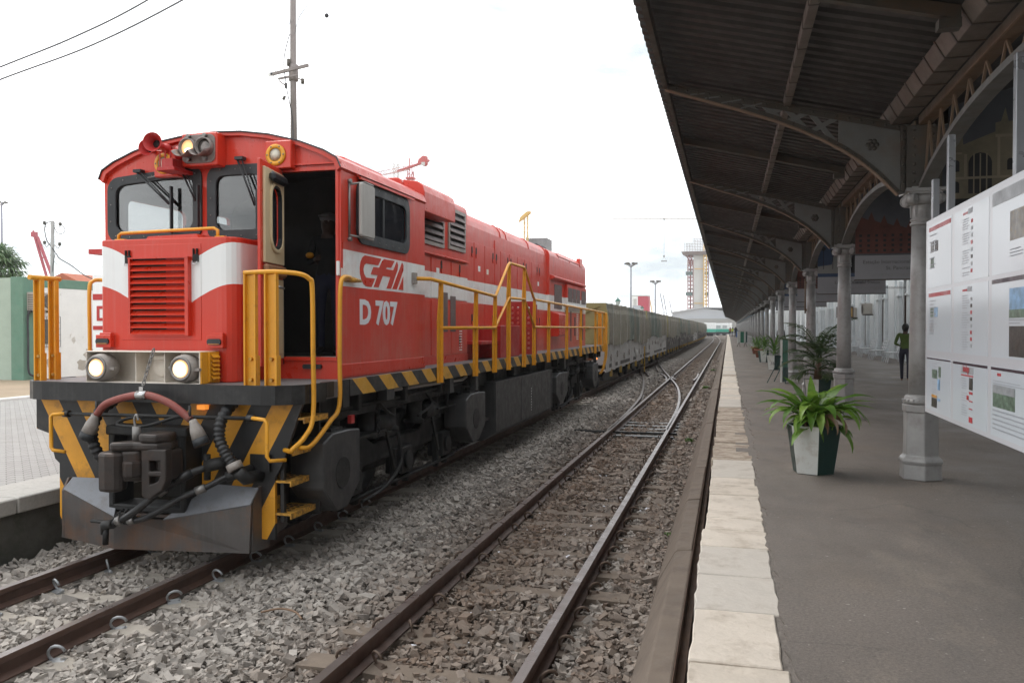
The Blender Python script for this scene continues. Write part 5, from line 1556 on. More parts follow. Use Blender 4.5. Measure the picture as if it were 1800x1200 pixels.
# weeds
m_weed = leafmat('weed_green', (0.06, 0.14, 0.02), (0.10, 0.20, 0.04))
def weed(x, y, z, n, h, label):
    b = MB()
    for k in range(n):
        a = random.uniform(0, 2 * pi); l = h * random.uniform(0.5, 1.1); w = l * 0.14
        px, py = x + random.gauss(0, h * 0.4), y + random.gauss(0, h * 0.5)
        d = Vector((math.cos(a), math.sin(a), 0)); t = Vector((-d.y, d.x, 0))
        p0 = Vector((px, py, z)); p1 = p0 + d * l * 0.35 + Vector((0, 0, l * 0.6)); p2 = p0 + d * l * 0.8 + Vector((0, 0, l * 0.75))
        b.add([p0 - t * w * 0.4, p0 + t * w * 0.4, p1 + t * w, p1 - t * w, p2], [(0, 1, 2, 3), (3, 2, 4)])
    o = b.build('weed', m_weed)
    tag(o, label, 'weed')
weed(-0.62, 8.9, -0.16, 14, 0.06, 'smallest green weed, sprouting at the foot of the kerb')
weed(-0.72, 16.4, -0.16, 34, 0.11, 'low green weed clump in the ballast by the dark can')
weed(-0.80, 31.0, -0.16, 46, 0.15, 'wide green weed patch beside the kerb far down the track')
weed(-0.75, 44.0, -0.16, 40, 0.15, 'small green weed patch at the kerb, beyond the wide patch')

# ------------------------------------------------------------------ left platform
LZ = 0.40
m_lcop = M('granite_kerb', (0.42, 0.40, 0.37), 0.85, var=0.12, vs=30, bump=0.3, bs=80, dirt=(0.28, 0.26, 0.23), damt=0.4, ds=5)
m_lwall = M('mossy_concrete', (0.10, 0.095, 0.08), 0.95, var=0.3, vs=4, bump=0.5, bs=15, dirt=(0.03, 0.035, 0.022), damt=0.7, ds=3)
def pavers():
    m, nt, b = nodes('zigzag_pavers')
    x, y, z = sep(nt, pos(nt))
    zig = mth(nt, 'MULTIPLY', mth(nt, 'PINGPONG', mth(nt, 'MULTIPLY', x, 1.0), 0.06), 0.9)
    u = mth(nt, 'FRACT', mth(nt, 'DIVIDE', mth(nt, 'ADD', y, zig), 0.115))
    jl = mth(nt, 'LESS_THAN', u, 0.12)
    row = mth(nt, 'FLOOR', mth(nt, 'DIVIDE', mth(nt, 'ADD', y, zig), 0.115))
    w = mth(nt, 'FRACT', mth(nt, 'ADD', mth(nt, 'DIVIDE', x, 0.24), mth(nt, 'MULTIPLY', row, 0.5)))
    j2 = mth(nt, 'LESS_THAN', w, 0.06)
    j = mth(nt, 'MAXIMUM', jl, j2)
    c = weather(nt, (0.33, 0.318, 0.302), 0.12, 3, dirt=(0.25, 0.235, 0.21), damt=0.5, ds=0.8)
    c = mixc(nt, j, c, (0.17, 0.16, 0.15))
    nt.links.new(c, b.inputs['Base Color']); b.inputs['Roughness'].default_value = 0.85
    bn = nt.nodes.new('ShaderNodeBump'); bn.invert = True; bn.inputs['Distance'].default_value = 0.008; bn.inputs['Strength'].default_value = 0.7
    nt.links.new(j, bn.inputs['Height']); nt.links.new(bn.outputs[0], b.inputs['Normal'])
    return m
b = MB(); b.add([(-15.9, -45, LZ), (-7.32, -45, LZ), (-7.32, 130, LZ), (-15.9, 130, LZ)], [(0, 1, 2, 3)])
lp = struct('paved_platform', b, pavers())
b = MB(); b.box(-7.3, -6.70, -45, 130, -0.4, LZ - 0.12); b.build('platform_wall', m_lwall, lp)
yy = 0.5
while yy < 60:
    b = MB(); b.box(-7.32, -6.64, yy + 0.006, yy + 1.19, LZ - 0.14, LZ + 0.012 + random.uniform(-0.003, 0.003)); b.build('kerb_block', m_lcop, lp, bevel=0.012); yy += 1.2
b = MB(); b.box(-7.32, -6.64, yy, 130, LZ - 0.14, LZ + 0.012); b.build('far_kerb', m_lcop, lp)
yy = 8.0
b = MB(); b.box(-16.1, -15.9, -45, 130, LZ - 0.3, LZ + 0.06); b.build('white_kerb_line', M('whitewashed_kerb', (0.66, 0.65, 0.62), 0.8, var=0.1), lp, bevel=0.02)
b = MB(); b.add([(-120, -45, LZ + 0.004), (-16.1, -45, LZ + 0.004), (-16.1, 300, LZ + 0.004), (-120, 300, LZ + 0.004)], [(0, 1, 2, 3)])
struct('sandy_yard', b, m_sand)
# ------------------------------------------------------------------ station canopy
CX = 1.87
COLY = [9.03 + 5.72 * k for k in range(-7, 33)]
m_roofs = M('dark_corrugated_sheet', (0.062, 0.058, 0.057), 0.6, metal=0.1, var=0.32, vs=1.2, dirt=(0.03, 0.026, 0.023), damt=0.6, ds=1.5)
m_iron = M('grey_painted_iron', (0.155, 0.155, 0.148), 0.5, var=0.14, dirt=(0.13, 0.085, 0.05), damt=0.5, ds=3, bump=0.12, bs=40)
m_irond = M('dark_painted_iron', (0.075, 0.068, 0.058), 0.55, var=0.18, dirt=(0.13, 0.075, 0.04), damt=0.6, ds=3, bump=0.12, bs=40)
m_rusty = M('rusty_flange', (0.20, 0.140, 0.095), 0.6, var=0.2, dirt=(0.14, 0.075, 0.04), damt=0.7, ds=5, bump=0.15, bs=40)
m_box = M('gutter_casing', (0.150, 0.125, 0.108), 0.6, var=0.12, dirt=(0.09, 0.075, 0.065), damt=0.5, ds=3)
m_silver = M('silver_grey_column_paint', (0.33, 0.322, 0.315), 0.42, metal=0.12, var=0.12, vs=5, dirt=(0.15, 0.125, 0.11), damt=0.45, ds=6, bump=0.12, bs=35)
EY0, EY1 = -36.0, 193.0
CAN = thing('platform_canopy', 'long dark corrugated platform canopy on curved iron brackets over the asphalt platform', 'canopy', (0, 0, 0))
def roofz(x):
    return 4.70 - 0.245 * (x + 0.66)
# corrugated sheets run from the eave down to the gutter
b = MB()
pit = 0.18
prof = [(0.0, 0.0), (0.055, 0.0), (0.075, 0.05), (0.13, 0.05), (0.15, 0.0)]
vs = []
yl = EY0
k = 0
pts = []
while yl < EY1:
    for u, h in prof[:-1] + [prof[-1]]:
        pts.append((yl + u, h))
    yl += pit
n = len(pts)
for x in (-0.78, 1.66):
    for t in (0.0, 0.006):
        for y, h in pts:
            vs.append((x, y, roofz(x) + h + 0.05 + t))
fs = []
for i in range(n - 1):
    fs.append((i, i + 1, 2 * n + i + 1, 2 * n + i))
    fs.append((n + i, 3 * n + i, 3 * n + i + 1, n + i + 1))
    fs.append((i, n + i, n + i + 1, i + 1))
b.add(vs, fs)
o = b.build('roof_sheet', m_roofs, CAN)
b = MB(); b.bar((-0.66, EY0, roofz(-0.66) - 0.03), (-0.66, EY1, roofz(-0.66) - 0.03), 0.05, 0.11); b.build('eave_beam', m_irond, CAN)
b = MB(); b.box(0.545, 0.615, EY0, EY1, roofz(0.58) - 0.055, roofz(0.58) + 0.045); b.build('purlin', m_box, CAN, bevel=0.004)
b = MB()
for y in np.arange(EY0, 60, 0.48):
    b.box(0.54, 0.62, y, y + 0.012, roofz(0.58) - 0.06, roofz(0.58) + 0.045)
b.build('purlin_shadow_strips', m_irond, CAN, kind='stuff')  # dark strips paint in the shadows the corrugation throws on the purlin
# boxed gutter along the columns
gz0, gz1 = 4.085, 4.19
b = MB(); b.prism([(1.57, gz0), (1.745, gz0), (1.745, gz1 + 0.12), (1.50, gz1 + 0.02)], 'xz', EY0, EY1); b.build('box_gutter', m_box, CAN, bevel=0.004)
gband = MB(); gband.prism([(1.564, gz0 - 0.009), (1.75, gz0 - 0.009), (1.75, gz0), (1.57, gz0), (1.50, gz1 + 0.02), (1.491, gz1 + 0.02)], 'xz', -0.012, 0.012)
gb = gband.mesh('gutter_band', m_irond)
for y in np.arange(2.2, 42, 0.36):
    link('gutter_band', gb, CAN, loc=(0, float(y), 0))
# rafters between the brackets
rf = MB(); rf.prism([(-0.62, roofz(-0.62) - 0.05), (1.5, roofz(1.5) - 0.05), (1.5, roofz(1.5) + 0.04), (-0.62, roofz(-0.62) + 0.04)], 'xz', -0.03, 0.03)
rf.box(1.36, 1.5, -0.05, 0.05, roofz(1.5) - 0.11, roofz(1.5) - 0.045)
rfm = rf.mesh('rafter', m_irond)
# bracket: tapering plate girder with a quarter round foot on the column
TOP = [(-0.655, 4.66), (1.80, 4.055)]
BOT = [(-0.66, 4.60), (-0.30, 4.475), (0.11, 4.335), (0.45, 4.205), (0.72, 4.085), (0.95, 3.965), (1.12, 3.86), (1.28, 3.745), (1.42, 3.62), (1.55, 3.485), (1.64, 3.385)]
def topz(x):
    return TOP[0][1] + (TOP[1][1] - TOP[0][1]) * (x - TOP[0][0]) / (TOP[1][0] - TOP[0][0])
def botz(x):
    for (x0, z0), (x1, z1) in zip(BOT, BOT[1:]):
        if x <= x1:
            return z0 + (z1 - z0) * (x - x0) / (x1 - x0)
    return BOT[-1][1]
def bracket_meshes():
    web = MB()
    poly = [(1.08, botz(1.08))] + [p for p in BOT if p[0] > 1.1] + [(1.72, 3.40), (1.72, topz(1.72)), (1.08, topz(1.08))]
    web.prism(poly, 'xz', -0.007, 0.007)
    # open lattice towards the eave
    xs = [1.08, 0.80, 0.56, 0.33, 0.12, -0.08, -0.25, -0.40]
    for a, c in zip(xs, xs[1:]):
        web.bar((a, 0, topz(a) - 0.03), (c, 0, botz(c) + 0.02), 0.014, 0.045, up=(1, 0, 0)); web.bar((a, 0.006, botz(a) + 0.02), (c, 0.006, topz(c) - 0.03), 0.014, 0.05, up=(1, 0, 0))
    web.prism([(-0.66, 4.60), (-0.40, botz(-0.40)), (-0.40, topz(-0.40)), (-0.655, 4.66)], 'xz', -0.007, 0.007)
    fl = MB()
    for (x0, z0), (x1, z1) in zip(BOT, BOT[1:]):
        fl.bar((x0, 0, z0), (x1, 0, z1), 0.085, 0.014)
    tp = MB()
    tp.bar((TOP[0][0], 0, TOP[0][1]), (1.72, 0, topz(1.72)), 0.09, 0.014)
    tp.bar((TOP[0][0], -0.012, TOP[0][1] - 0.035), (1.72, -0.012, topz(1.72) - 0.035), 0.014, 0.06); tp.bar((TOP[0][0], 0.012, TOP[0][1] - 0.035), (1.72, 0.012, topz(1.72) - 0.035), 0.014, 0.06)
    for (x0, z0), (x1, z1) in zip(BOT, BOT[1:]):
        tp.bar((x0, 0, z0 + 0.03), (x1, 0, z1 + 0.03), 0.034, 0.05)
    st = MB()
    st.box(1.70, 1.99, -0.11, -0.095, 3.44, 4.05); st.box(1.70, 1.99, 0.095, 0.11, 3.44, 4.05); st.box(1.83, 1.86, -0.095, 0.095, 3.44, 4.05)
    st.box(1.66, 1.70, -0.05, 0.05, 3.42, 4.06); st.box(1.99, 2.02, -0.12, 0.12, 3.44, 4.05)
    rv = MB()
    for i in range(20):
        x = -0.55 + i * 0.115
        rv.sph((x, -0.022, topz(x) - 0.035), 0.015, 6, 4)
    for (x0, z0), (x1, z1) in zip(BOT[1:], BOT[2:]):
        for t in (0.2, 0.7):
            rv.sph((x0 + (x1 - x0) * t, -0.02, z0 + (z1 - z0) * t + 0.032), 0.012, 6, 4)
    for z in np.arange(3.5, 4.02, 0.085):
        rv.sph((1.68, -0.052, z), 0.015, 6, 4); rv.sph((1.77, -0.112, z), 0.017, 6, 4); rv.sph((1.94, -0.112, z + 0.03), 0.019, 6, 4)
    ro = MB()
    for a in range(0, 360, 60):
        ro.sph((1.40 + 0.04 * math.cos(rad(a)), -0.012, 3.90 + 0.04 * math.sin(rad(a))), 0.024, 8, 6, (1, 0.5, 1))
    ro.sph((1.40, -0.016, 3.90), 0.02, 8, 6)
    return web.mesh('bracket', m_iron), fl.mesh('bottom_flange', m_rusty), tp.mesh('top_flange', m_irond), st.mesh('stanchion_head', m_irond), rv.mesh('rivets', m_irond), ro.mesh('rosette', m_irond)
bw, bf, bt, bs_, bv, br = bracket_meshes()
# arched lattice spandrel between two columns, drawn from one column towards the next
SPN = 5.72
def archz(t):
    u = (t - SPN / 2) / (SPN / 2 - 0.10)
    u = max(-1, min(1, u))
    return 3.42 + 0.40 * (1 - abs(u) ** 2.3)
def arch_mesh():
    a = MB(); c = MB(); l = MB()
    ts = np.linspace(0.10, SPN - 0.10, 26)
    for t0, t1 in zip(ts, ts[1:]):
        a.bar((CX, t0, archz(t0)), (CX, t1, archz(t1)), 0.13, 0.016); a.bar((CX - 0.05, t0, archz(t0) + 0.03), (CX - 0.05, t1, archz(t1) + 0.03), 0.014, 0.05); a.bar((CX + 0.05, t0, archz(t0) + 0.03), (CX + 0.05, t1, archz(t1) + 0.03), 0.014, 0.05)
    c.box(CX - 0.055, CX + 0.055, 0.1, SPN - 0.1, 4.055, 4.07); c.box(CX - 0.062, CX - 0.045, 0.1, SPN - 0.1, 4.06, 4.14); c.box(CX + 0.045, CX + 0.062, 0.1, SPN - 0.1, 4.06, 4.14)
    k = 0
    t = 0.16
    while t < SPN - 0.3:
        for da, db in ((0.24, 0.06), (0.24, 0.42)):
            z0 = archz(t + db) + 0.015
            if 4.06 - z0 > 0.08:
                l.bar((CX, t + da, 4.06), (CX, t + db, z0), 0.018, 0.022)
        t += 0.46
    return a.mesh('spandrel_arch', m_iron), c.mesh('lattice_top_chord', m_rusty), l.mesh('lattice_bars', m_rusty)
aa, ac, al = arch_mesh()
for i, y in enumerate(COLY):
    link('bracket', bw, CAN, loc=(0, y, 0)); 
    o = bpy.data.objects.new('bracket_flange', bf); COL.objects.link(o); o.parent = CAN; o.location = (0, y, 0)
    link('bracket_top_flange', bt, CAN, loc=(0, y, 0))
    if y < 60:
        link('bracket_head', bs_, CAN, loc=(0, y, 0))
    if 0 < y < 28:
        link('bracket_rivets', bv, CAN, loc=(0, y, 0), kind='stuff'); link('bracket_rosette', br, CAN, loc=(0, y, 0))
    link('spandrel_arch', aa, CAN, loc=(0, y, 0)); link('lattice_top_chord', ac, CAN, loc=(0, y, 0))
    if y < 90:
        link('lattice_bars', al, CAN, loc=(0, y, 0))
    link('rafter', rfm, CAN, loc=(0, y + SPN / 2, 0))

# ------------------------------------------------------------------ cast iron columns
def column_meshes():
    ped = MB()
    def hexa(r):
        return [(r * math.cos(rad(30 + 60 * k + 0)), r * math.sin(rad(30 + 60 * k))) for k in range(6)]
    def hl(prof):
        ped.lathe((0, 0, 0), prof, 6, 'z', rad(30), sm=False)
    hl([(0.205, 0.0), (0.20, 0.155), (0.212, 0.165), (0.216, 0.185), (0.205, 0.205), (0.185, 0.225), (0.172, 0.235), (0.168, 0.66), (0.182, 0.675), (0.186, 0.735), (0.180, 0.745), (0.15, 0.75)])
    base = MB()
    base.lathe((0, 0, 0), [(0.14, 0.75), (0.165, 0.755), (0.172, 0.775), (0.16, 0.792), (0.15, 0.80), (0.152, 0.815), (0.138, 0.832), (0.122, 0.842)], 24, 'z')
    for k in range(20):
        a = 2 * pi * k / 20
        base.sph((0.165 * math.cos(a), 0.165 * math.sin(a), 0.785), 0.013, 6, 4)
    sh = MB()
    sh.lathe((0, 0, 0), [(0.118, 0.84), (0.112, 1.3), (0.104, 2.0), (0.097, 2.52)], 28, 'z')
    nk = MB()
    nk.lathe((0, 0, 0), [(0.097, 2.52), (0.113, 2.525), (0.115, 2.545), (0.10, 2.552), (0.10, 2.565), (0.112, 2.572), (0.112, 2.585), (0.098, 2.592), (0.096, 2.72), (0.10, 2.73)], 28, 'z')
    for k in range(8):
        a = 2 * pi * k / 8
        nk.bar((0.098 * math.cos(a), 0.098 * math.sin(a), 2.60), (0.106 * math.cos(a), 0.106 * math.sin(a), 2.72), 0.022, 0.012)
    cap = MB()
    cap.lathe((0, 0, 0), [(0.10, 2.72), (0.125, 2.76), (0.13, 2.80), (0.12, 2.83)], 24, 'z')
    cap.prism([(-0.185, -0.185), (-0.06, -0.165), (0.06, -0.165), (0.185, -0.185), (0.165, -0.06), (0.165, 0.06), (0.185, 0.185), (0.06, 0.165), (-0.06, 0.165), (-0.185, 0.185), (-0.165, 0.06), (-0.165, -0.06)], 'xy', 2.845, 2.878)
    cap.box(-0.15, 0.15, -0.15, 0.15, 2.825, 2.846); cap.box(-0.12, 0.12, -0.12, 0.12, 2.876, 2.90)
    vol = MB()
    for sx in (-1, 1):
        for sy in (-1, 1):
            d = Vector((sx, sy, 0)).normalized(); t = Vector((-d.y, d.x, 0))
            c = d * 0.165 + Vector((0, 0, 2.775))
            for rr, w in ((0.055, 0.034), (0.036, 0.044), (0.017, 0.054)):
                vol.cyl(c - t * w, c + t * w, rr, 14)
            pts = []
            for j in range(26):
                a = -j * 0.62 + 1.2; r = 0.056 - 0.0019 * j
                pts.append(c + d * (r * math.cos(a)) + Vector((0, 0, r * math.sin(a))) + t * 0.036)
            vol.tube(pts, 0.007, 5); vol.tube([p - t * 0.072 for p in pts], 0.007, 5)
    return ped.mesh('pedestal', m_silver), base.mesh('base_ring', m_silver), sh.mesh('shaft', m_silver), nk.mesh('neck', m_silver), cap.mesh('capital', m_silver), vol.mesh('volutes', m_silver)
cm_ = column_meshes()
clabels = {0: 'silver iron column standing at the end of the white display board', 1: 'second silver iron column, rising behind the broad leaved potted plant', 2: 'silver iron column with a clamped conduit, rising behind the potted palm', 3: 'fourth silver iron column, behind the green notice board'}
i = 0
first = None
for y in COLY:
    if y < 0:
        continue
    if y < 5:
        continue
    if first is None:
        c = first = thing('iron_column', clabels[0], 'column', (CX, y, PZ), 0, 'cast iron columns carrying the canopy')
        for nme, me in zip(('pedestal', 'base_ring', 'shaft', 'neck', 'capital', 'volutes'), cm_):
            link(nme, me, c, bevel=0.008 if nme == 'pedestal' else 0)
    else:
        c = dup(first, (CX, y, PZ))
        c['label'] = clabels.get(i, 'grey iron column in the receding row under the far canopy')
        if i > 5:
            for ch in list(c.children):
                if ch.name.split('.')[0] in ('volutes', 'neck'):
                    bpy.data.objects.remove(ch)
    i += 1
c = dup(first, (CX, 3.31, PZ)); c['label'] = 'iron column standing at the near end of the display board'
b = MB()
b.box(CX - 0.15, CX - 0.10, 20.32, 20.36, 2.45, 2.50); b.box(CX - 0.15, CX - 0.10, 20.32, 20.36, 3.08, 3.13); b.cyl((CX - 0.14, 20.33, 2.4), (CX - 0.14, 20.33, 3.2), 0.018, 8)
o = b.build('conduit', m_rusty); tag(o, 'thin vertical conduit clamped to the column behind the palm', 'conduit')

# ------------------------------------------------------------------ station hall: dark ceiling, long white wall with arched doors
WX = 8.0
m_wwall = M('white_station_wall', (0.74, 0.78, 0.80), 0.8, var=0.06, dirt=(0.45, 0.43, 0.40), damt=0.3, ds=1.0)
m_doorw = M('brown_door_wood', (0.07, 0.045, 0.035), 0.55, var=0.2)
m_fan = M('dark_door_glass', (0.022, 0.024, 0.026), 0.15, var=0.1)
m_ceil = M('dark_hall_ceiling', (0.045, 0.042, 0.042), 0.8, var=0.2)
STN = thing('station_building', 'long white station building with tall arched brown doors under the canopy', 'building', (0, 0, 0))
b = MB(); b.prism([(1.80, 4.25), (6.3, 5.45), (6.3, 5.55), (1.80, 4.38)], 'xz', EY0 - 2, EY1); b.build('hall_roof', m_ceil, STN)  # stops short of the wall: an added gap lets sky brighten it
b = MB()
for y in np.arange(EY0, EY1, 5.72):
    b.bar((1.9, y, 4.22), (WX, y, 5.82), 0.08, 0.16)
b.build('hall_rafters', m_irond, STN, kind='stuff')
dy = [41.9 + 5.75 * k for k in range(-7, 24)]
b = MB()
outer = [(EY0 - 2, PZ), (EY1, PZ), (EY1, 6.0), (EY0 - 2, 6.0)]
hol = []
for y in dy:
    hol.append([(y - 0.62, PZ + 0.02), (y + 0.62, PZ + 0.02), (y + 0.62, 3.75)] + [(y + 0.62 * math.cos(rad(a)), 3.75 + 0.95 * math.sin(rad(a)) ** 0.9) for a in range(15, 180, 15)] + [(y - 0.62, 3.75)])
b.plate(outer, hol, 'yz', WX, WX + 0.25)
b.build('wall', m_wwall, STN)
dm = MB(); dm.box(WX + 0.2, WX + 0.26, -0.62, 0.62, PZ, 3.2); dm.box(WX + 0.05, WX + 0.2, -0.62, -0.5, PZ, 3.75); dm.box(WX + 0.05, WX + 0.2, 0.5, 0.62, PZ, 3.75)
dmm = dm.mesh('door', m_doorw)
gm = MB(); gm.box(WX + 0.22, WX + 0.24, -0.62, 0.62, 3.2, 4.72); gmm = gm.mesh('fanlight', m_fan)
pm = MB()
for q in (-1.05, 1.05):
    pm.box(WX - 0.14, WX, q - 0.22, q + 0.22, PZ, 4.3); pm.box(WX - 0.20, WX, q - 0.27, q + 0.27, 3.55, 3.66); pm.box(WX - 0.18, WX, q - 0.26, q + 0.26, PZ, PZ + 0.5)
pm.box(WX - 0.06, WX, 1.9, 2.9, PZ + 0.9, 4.1); pm.box(WX - 0.10, WX, 2.2, 2.6, PZ, 5.2)
pmm = pm.mesh('pilaster', m_wwall)
for y in dy:
    if y < 90:
        link('door', dmm, STN, loc=(0, y, 0)); link('fanlight', gmm, STN, loc=(0, y, 0))
        link('pilaster', pmm, STN, loc=(0, y, 0), bevel=0.01)
b = MB(); b.box(WX - 0.12, WX, EY0, EY1, 4.85, 5.05); b.build('cornice', m_wwall, STN)
b = MB(); b.box(1.9, WX, EY1 - 0.3, EY1, PZ, 6); b.build('end_wall', M('pale_blue_wall', (0.45, 0.55, 0.66), 0.8), STN)

# wall fittings
m_acw = M('air_conditioner_shell', (0.40, 0.37, 0.33), 0.6, var=0.1)
for y, x, z, lb_ in ((50.6, WX - 0.45, 3.15, 'air conditioner unit on the white wall between two brown doors'), (56.4, WX - 0.45, 3.05, 'farther air conditioner unit on the white wall behind the second column')):
    a = thing('air_conditioner', lb_, 'air conditioner', (x, y, z))
    MB().box(-0.15, 0.3, -0.45, 0.45, -0.3, 0.3).build('casing', m_acw, a, bevel=0.02)
    MB().lathe((-0.155, 0.1, 0), [(0.0, 0.0), (0.24, 0.0), (0.25, -0.02)], 18, 'x').build('fan_grille', m_irond, a)
    MB().box(-0.1, 0.46, -0.4, 0.4, -0.36, -0.30).build('wall_bracket', m_irond, a)
a = thing('amber_sign_box', 'small amber hanging sign box beside the second column', 'sign', (6.0, 47.0, 2.9))  # sign box with a plain amber panel
MB().box(-0.42, 0.42, -0.08, 0.08, -0.3, 0.3).build('casing', m_doorw, a, bevel=0.02)
MB().box(-0.36, 0.36, -0.09, -0.08, -0.24, 0.24).build('panel', M('amber_panel', (0.42, 0.26, 0.08), 0.6, var=0.3, vs=6), a)
MB().cyl((0, 0, 0.3), (0, 0, 2.2), 0.02, 6).build('hanger', m_irond, a)

# ------------------------------------------------------------------ hanging photo banners
m_banw = M('banner_white', (0.27, 0.27, 0.285), 0.6, var=0.05)
m_banp = M('banner_night_sky', (0.075, 0.08, 0.09), 0.55, var=0.3, vs=1.5)
m_banbl = M('banner_blue_sky', (0.035, 0.06, 0.12), 0.55, var=0.25, vs=1.5)
m_banst = M('banner_stone', (0.20, 0.17, 0.115), 0.6, var=0.25, vs=6)
m_banrd = M('banner_brick', (0.10, 0.035, 0.026), 0.6, var=0.35, vs=5)
m_bandk = M('banner_dark', (0.018, 0.018, 0.02), 0.6, var=0.2)
m_ink = M('grey_ink', (0.13, 0.13, 0.135), 0.7)
m_inkl = M('pale_grey_ink', (0.26, 0.26, 0.27), 0.7)
def banner(y, label, x0, x1, sky, build):
    t = thing('hanging_banner', label, 'banner', (x0, y, 0), 0, 'photo banners hanging across the station hall')
    w = x1 - x0
    MB().box(0, w, -0.004, 0.012, 3.22, 4.62).build('picture', sky, t)
    MB().box(0, w, -0.006, 0.014, 2.84, 3.22).build('caption_strip', m_banw, t)
    b = MB(); b.box(-0.01, w + 0.01, -0.02, 0.03, 4.62, 4.66); b.box(-0.01, w + 0.01, -0.012, 0.02, 2.82, 2.84); b.bar((0.1, 0, 4.66), (0.1, 0, 4.95 + 0.1), 0.015); b.bar((w - 0.1, 0, 4.66), (w - 0.1, 0, 5.2), 0.015); b.build('frame', m_irond, t)
    build(t, w)
    return t
def cap(t, w, lines, right=None):
    for x, z, s, body, al_, mm in lines:
        text('caption', body, s, mm, t, (x, -0.0075, z), (1, 0, 0), (0, 0, 1), bold=0.001, align=al_)
def grand(t, w):          # a generic stone terminus front with arched windows
    b = MB(); b.prism([(0.0, 3.3), (w, 3.3), (w, 4.14), (0.74, 4.14), (0.74, 4.18), (0.70, 4.30), (0.66, 4.18), (0.56, 4.18), (0.53, 4.32), (0.49, 4.18), (0.44, 4.17), (0.44, 4.08), (0.14, 3.96), (0.13, 4.08), (0.10, 3.98), (0.0, 3.95)], 'xz', -0.0065, -0.0045)
    b.build('printed_building', m_banst, t)
    b = MB(); b.prism([(0.19, 3.45), (0.41, 3.45), (0.41, 3.76)] + arc((0.30, 3.76), 0.11, 10, 170, 8) + [(0.19, 3.76)], 'xz', -0.0085, -0.0065)
    for x, z in ((0.045, 3.68), (0.55, 3.68), (0.045, 3.46), (0.55, 3.46), (0.80, 3.68), (0.95, 3.68), (1.10, 3.68), (1.25, 3.68)):
        b.prism([(x, z), (x + 0.06, z), (x + 0.06, z + 0.09)] + arc((x + 0.03, z + 0.09), 0.03, 10, 170, 5) + [(x, z + 0.09)], 'xz', -0.0085, -0.0065)
    b.build('printed_windows', m_bandk, t, kind='stuff')
    b = MB()
    for x in (0.235, 0.295, 0.355):
        b.box(x, x + 0.012, -0.0105, -0.0085, 3.45, 3.86)
    b.box(0.0, w, -0.0105, -0.0085, 3.60, 3.625); b.box(0.44, w, -0.0105, -0.0085, 4.02, 4.05); b.box(0.0, 0.13, -0.0105, -0.0085, 3.86, 3.88)
    for x in (0.15, 0.46, 0.62, 0.70):
        b.box(x, x + 0.025, -0.0085, -0.0065, 3.62, 4.02 if x > 0.3 else 3.86)
    b.build('printed_mouldings', M('banner_stone_light', (0.30, 0.255, 0.18), 0.6, var=0.2), t, kind='stuff')
    MB().prism([(0.0, 3.23), (w, 3.23), (w, 3.40), (0.0, 3.40)], 'xz', -0.0085, -0.0045).build('printed_street', m_bandk, t)
def brick(t, w):          # a generic long brick roofline with gables
    pts = [(0.0, 3.25), (w, 3.25), (w, 3.5)]
    x = w
    while x > 0.1:
        pts += [(x - 0.02, 3.55 + 0.32 * ((w - x) / w) ** 1.6), (x - 0.07, 3.66 + 0.36 * ((w - x) / w) ** 1.6), (x - 0.12, 3.55 + 0.34 * ((w - x) / w) ** 1.6)]; x -= 0.19
    pts += [(0.0, 3.95)]
    b = MB(); b.prism(pts, 'xz', -0.0065, -0.0045); b.build('printed_building', m_banrd, t)
    b = MB()
    for r in range(4):
        for k in range(12):
            b.box(0.06 + k * 0.12, 0.10 + k * 0.12, -0.0085, -0.0065, 3.28 + r * 0.08, 3.32 + r * 0.08)
    b.build('printed_windows', m_bandk, t, kind='stuff')
def palms(t, w):
    b = MB(); b.prism([(0, 3.3), (w, 3.3), (w, 3.42), (0.9, 3.5), (0.62, 3.5), (0.6, 3.62)] + arc((0.45, 3.62), 0.13, 0, 180, 8) + [(0.3, 3.5), (0, 3.46)], 'xz', -0.0065, -0.0045); b.build('printed_building', M('banner_pale_building', (0.20, 0.20, 0.19), 0.6), t)
    b = MB()
    for x, z in ((0.12, 3.86), (0.32, 3.8), (0.8, 3.95)):
        b.prism(arc((x, z), 0.05, 0, 300, 6), 'xz', -0.0065, -0.0045); b.box(x - 0.006, x + 0.006, -0.0085, -0.0065, 3.4, z)
    b.prism([(0.55, 3.3), (w, 3.3), (w, 4.0), (1.1, 3.9), (0.75, 3.7), (0.6, 3.4)], 'xz', -0.0105, -0.0085); b.build('printed_trees', m_bandk, t)
t = banner(9.55, 'hanging photo banner of a stone station front above the display board', 2.22, 4.0, m_banp, grand)
t = banner(14.35, 'hanging banner captioned Estação Internacional St. Pancras over a brick building photo', 1.98, 3.62, m_banp, brick)
cap(t, 1.6, [(0.82, 3.09, 0.082, 'Estação Internacional', 'RIGHT', m_ink), (0.82, 2.99, 0.082, 'St. Pancras', 'RIGHT', m_ink), (0.82, 2.89, 0.072, 'Londres, Inglaterra', 'RIGHT', m_inkl), (0.97, 3.09, 0.082, 'St. Pancras', 'LEFT', m_ink), (0.97, 2.99, 0.082, 'International', 'LEFT', m_ink), (0.97, 2.89, 0.072, 'London, England', 'LEFT', m_inkl)])
MB().box(0.90, 0.903, -0.0075, -0.006, 2.87, 3.18).build('divider', m_inkl, t)
t = banner(20.1, 'hanging banner captioned Estação Central, Central Station, with a blue sky photo', 1.98, 3.42, m_banbl, palms)
cap(t, 1.4, [(0.36, 3.06, 0.095, 'Estação Central', 'LEFT', m_ink), (1.32, 3.06, 0.095, 'Central Station', 'RIGHT', m_ink), (0.30, 2.94, 0.085, 'Maputo, Moçambique   Maputo, Mozambique', 'LEFT', m_inkl)])
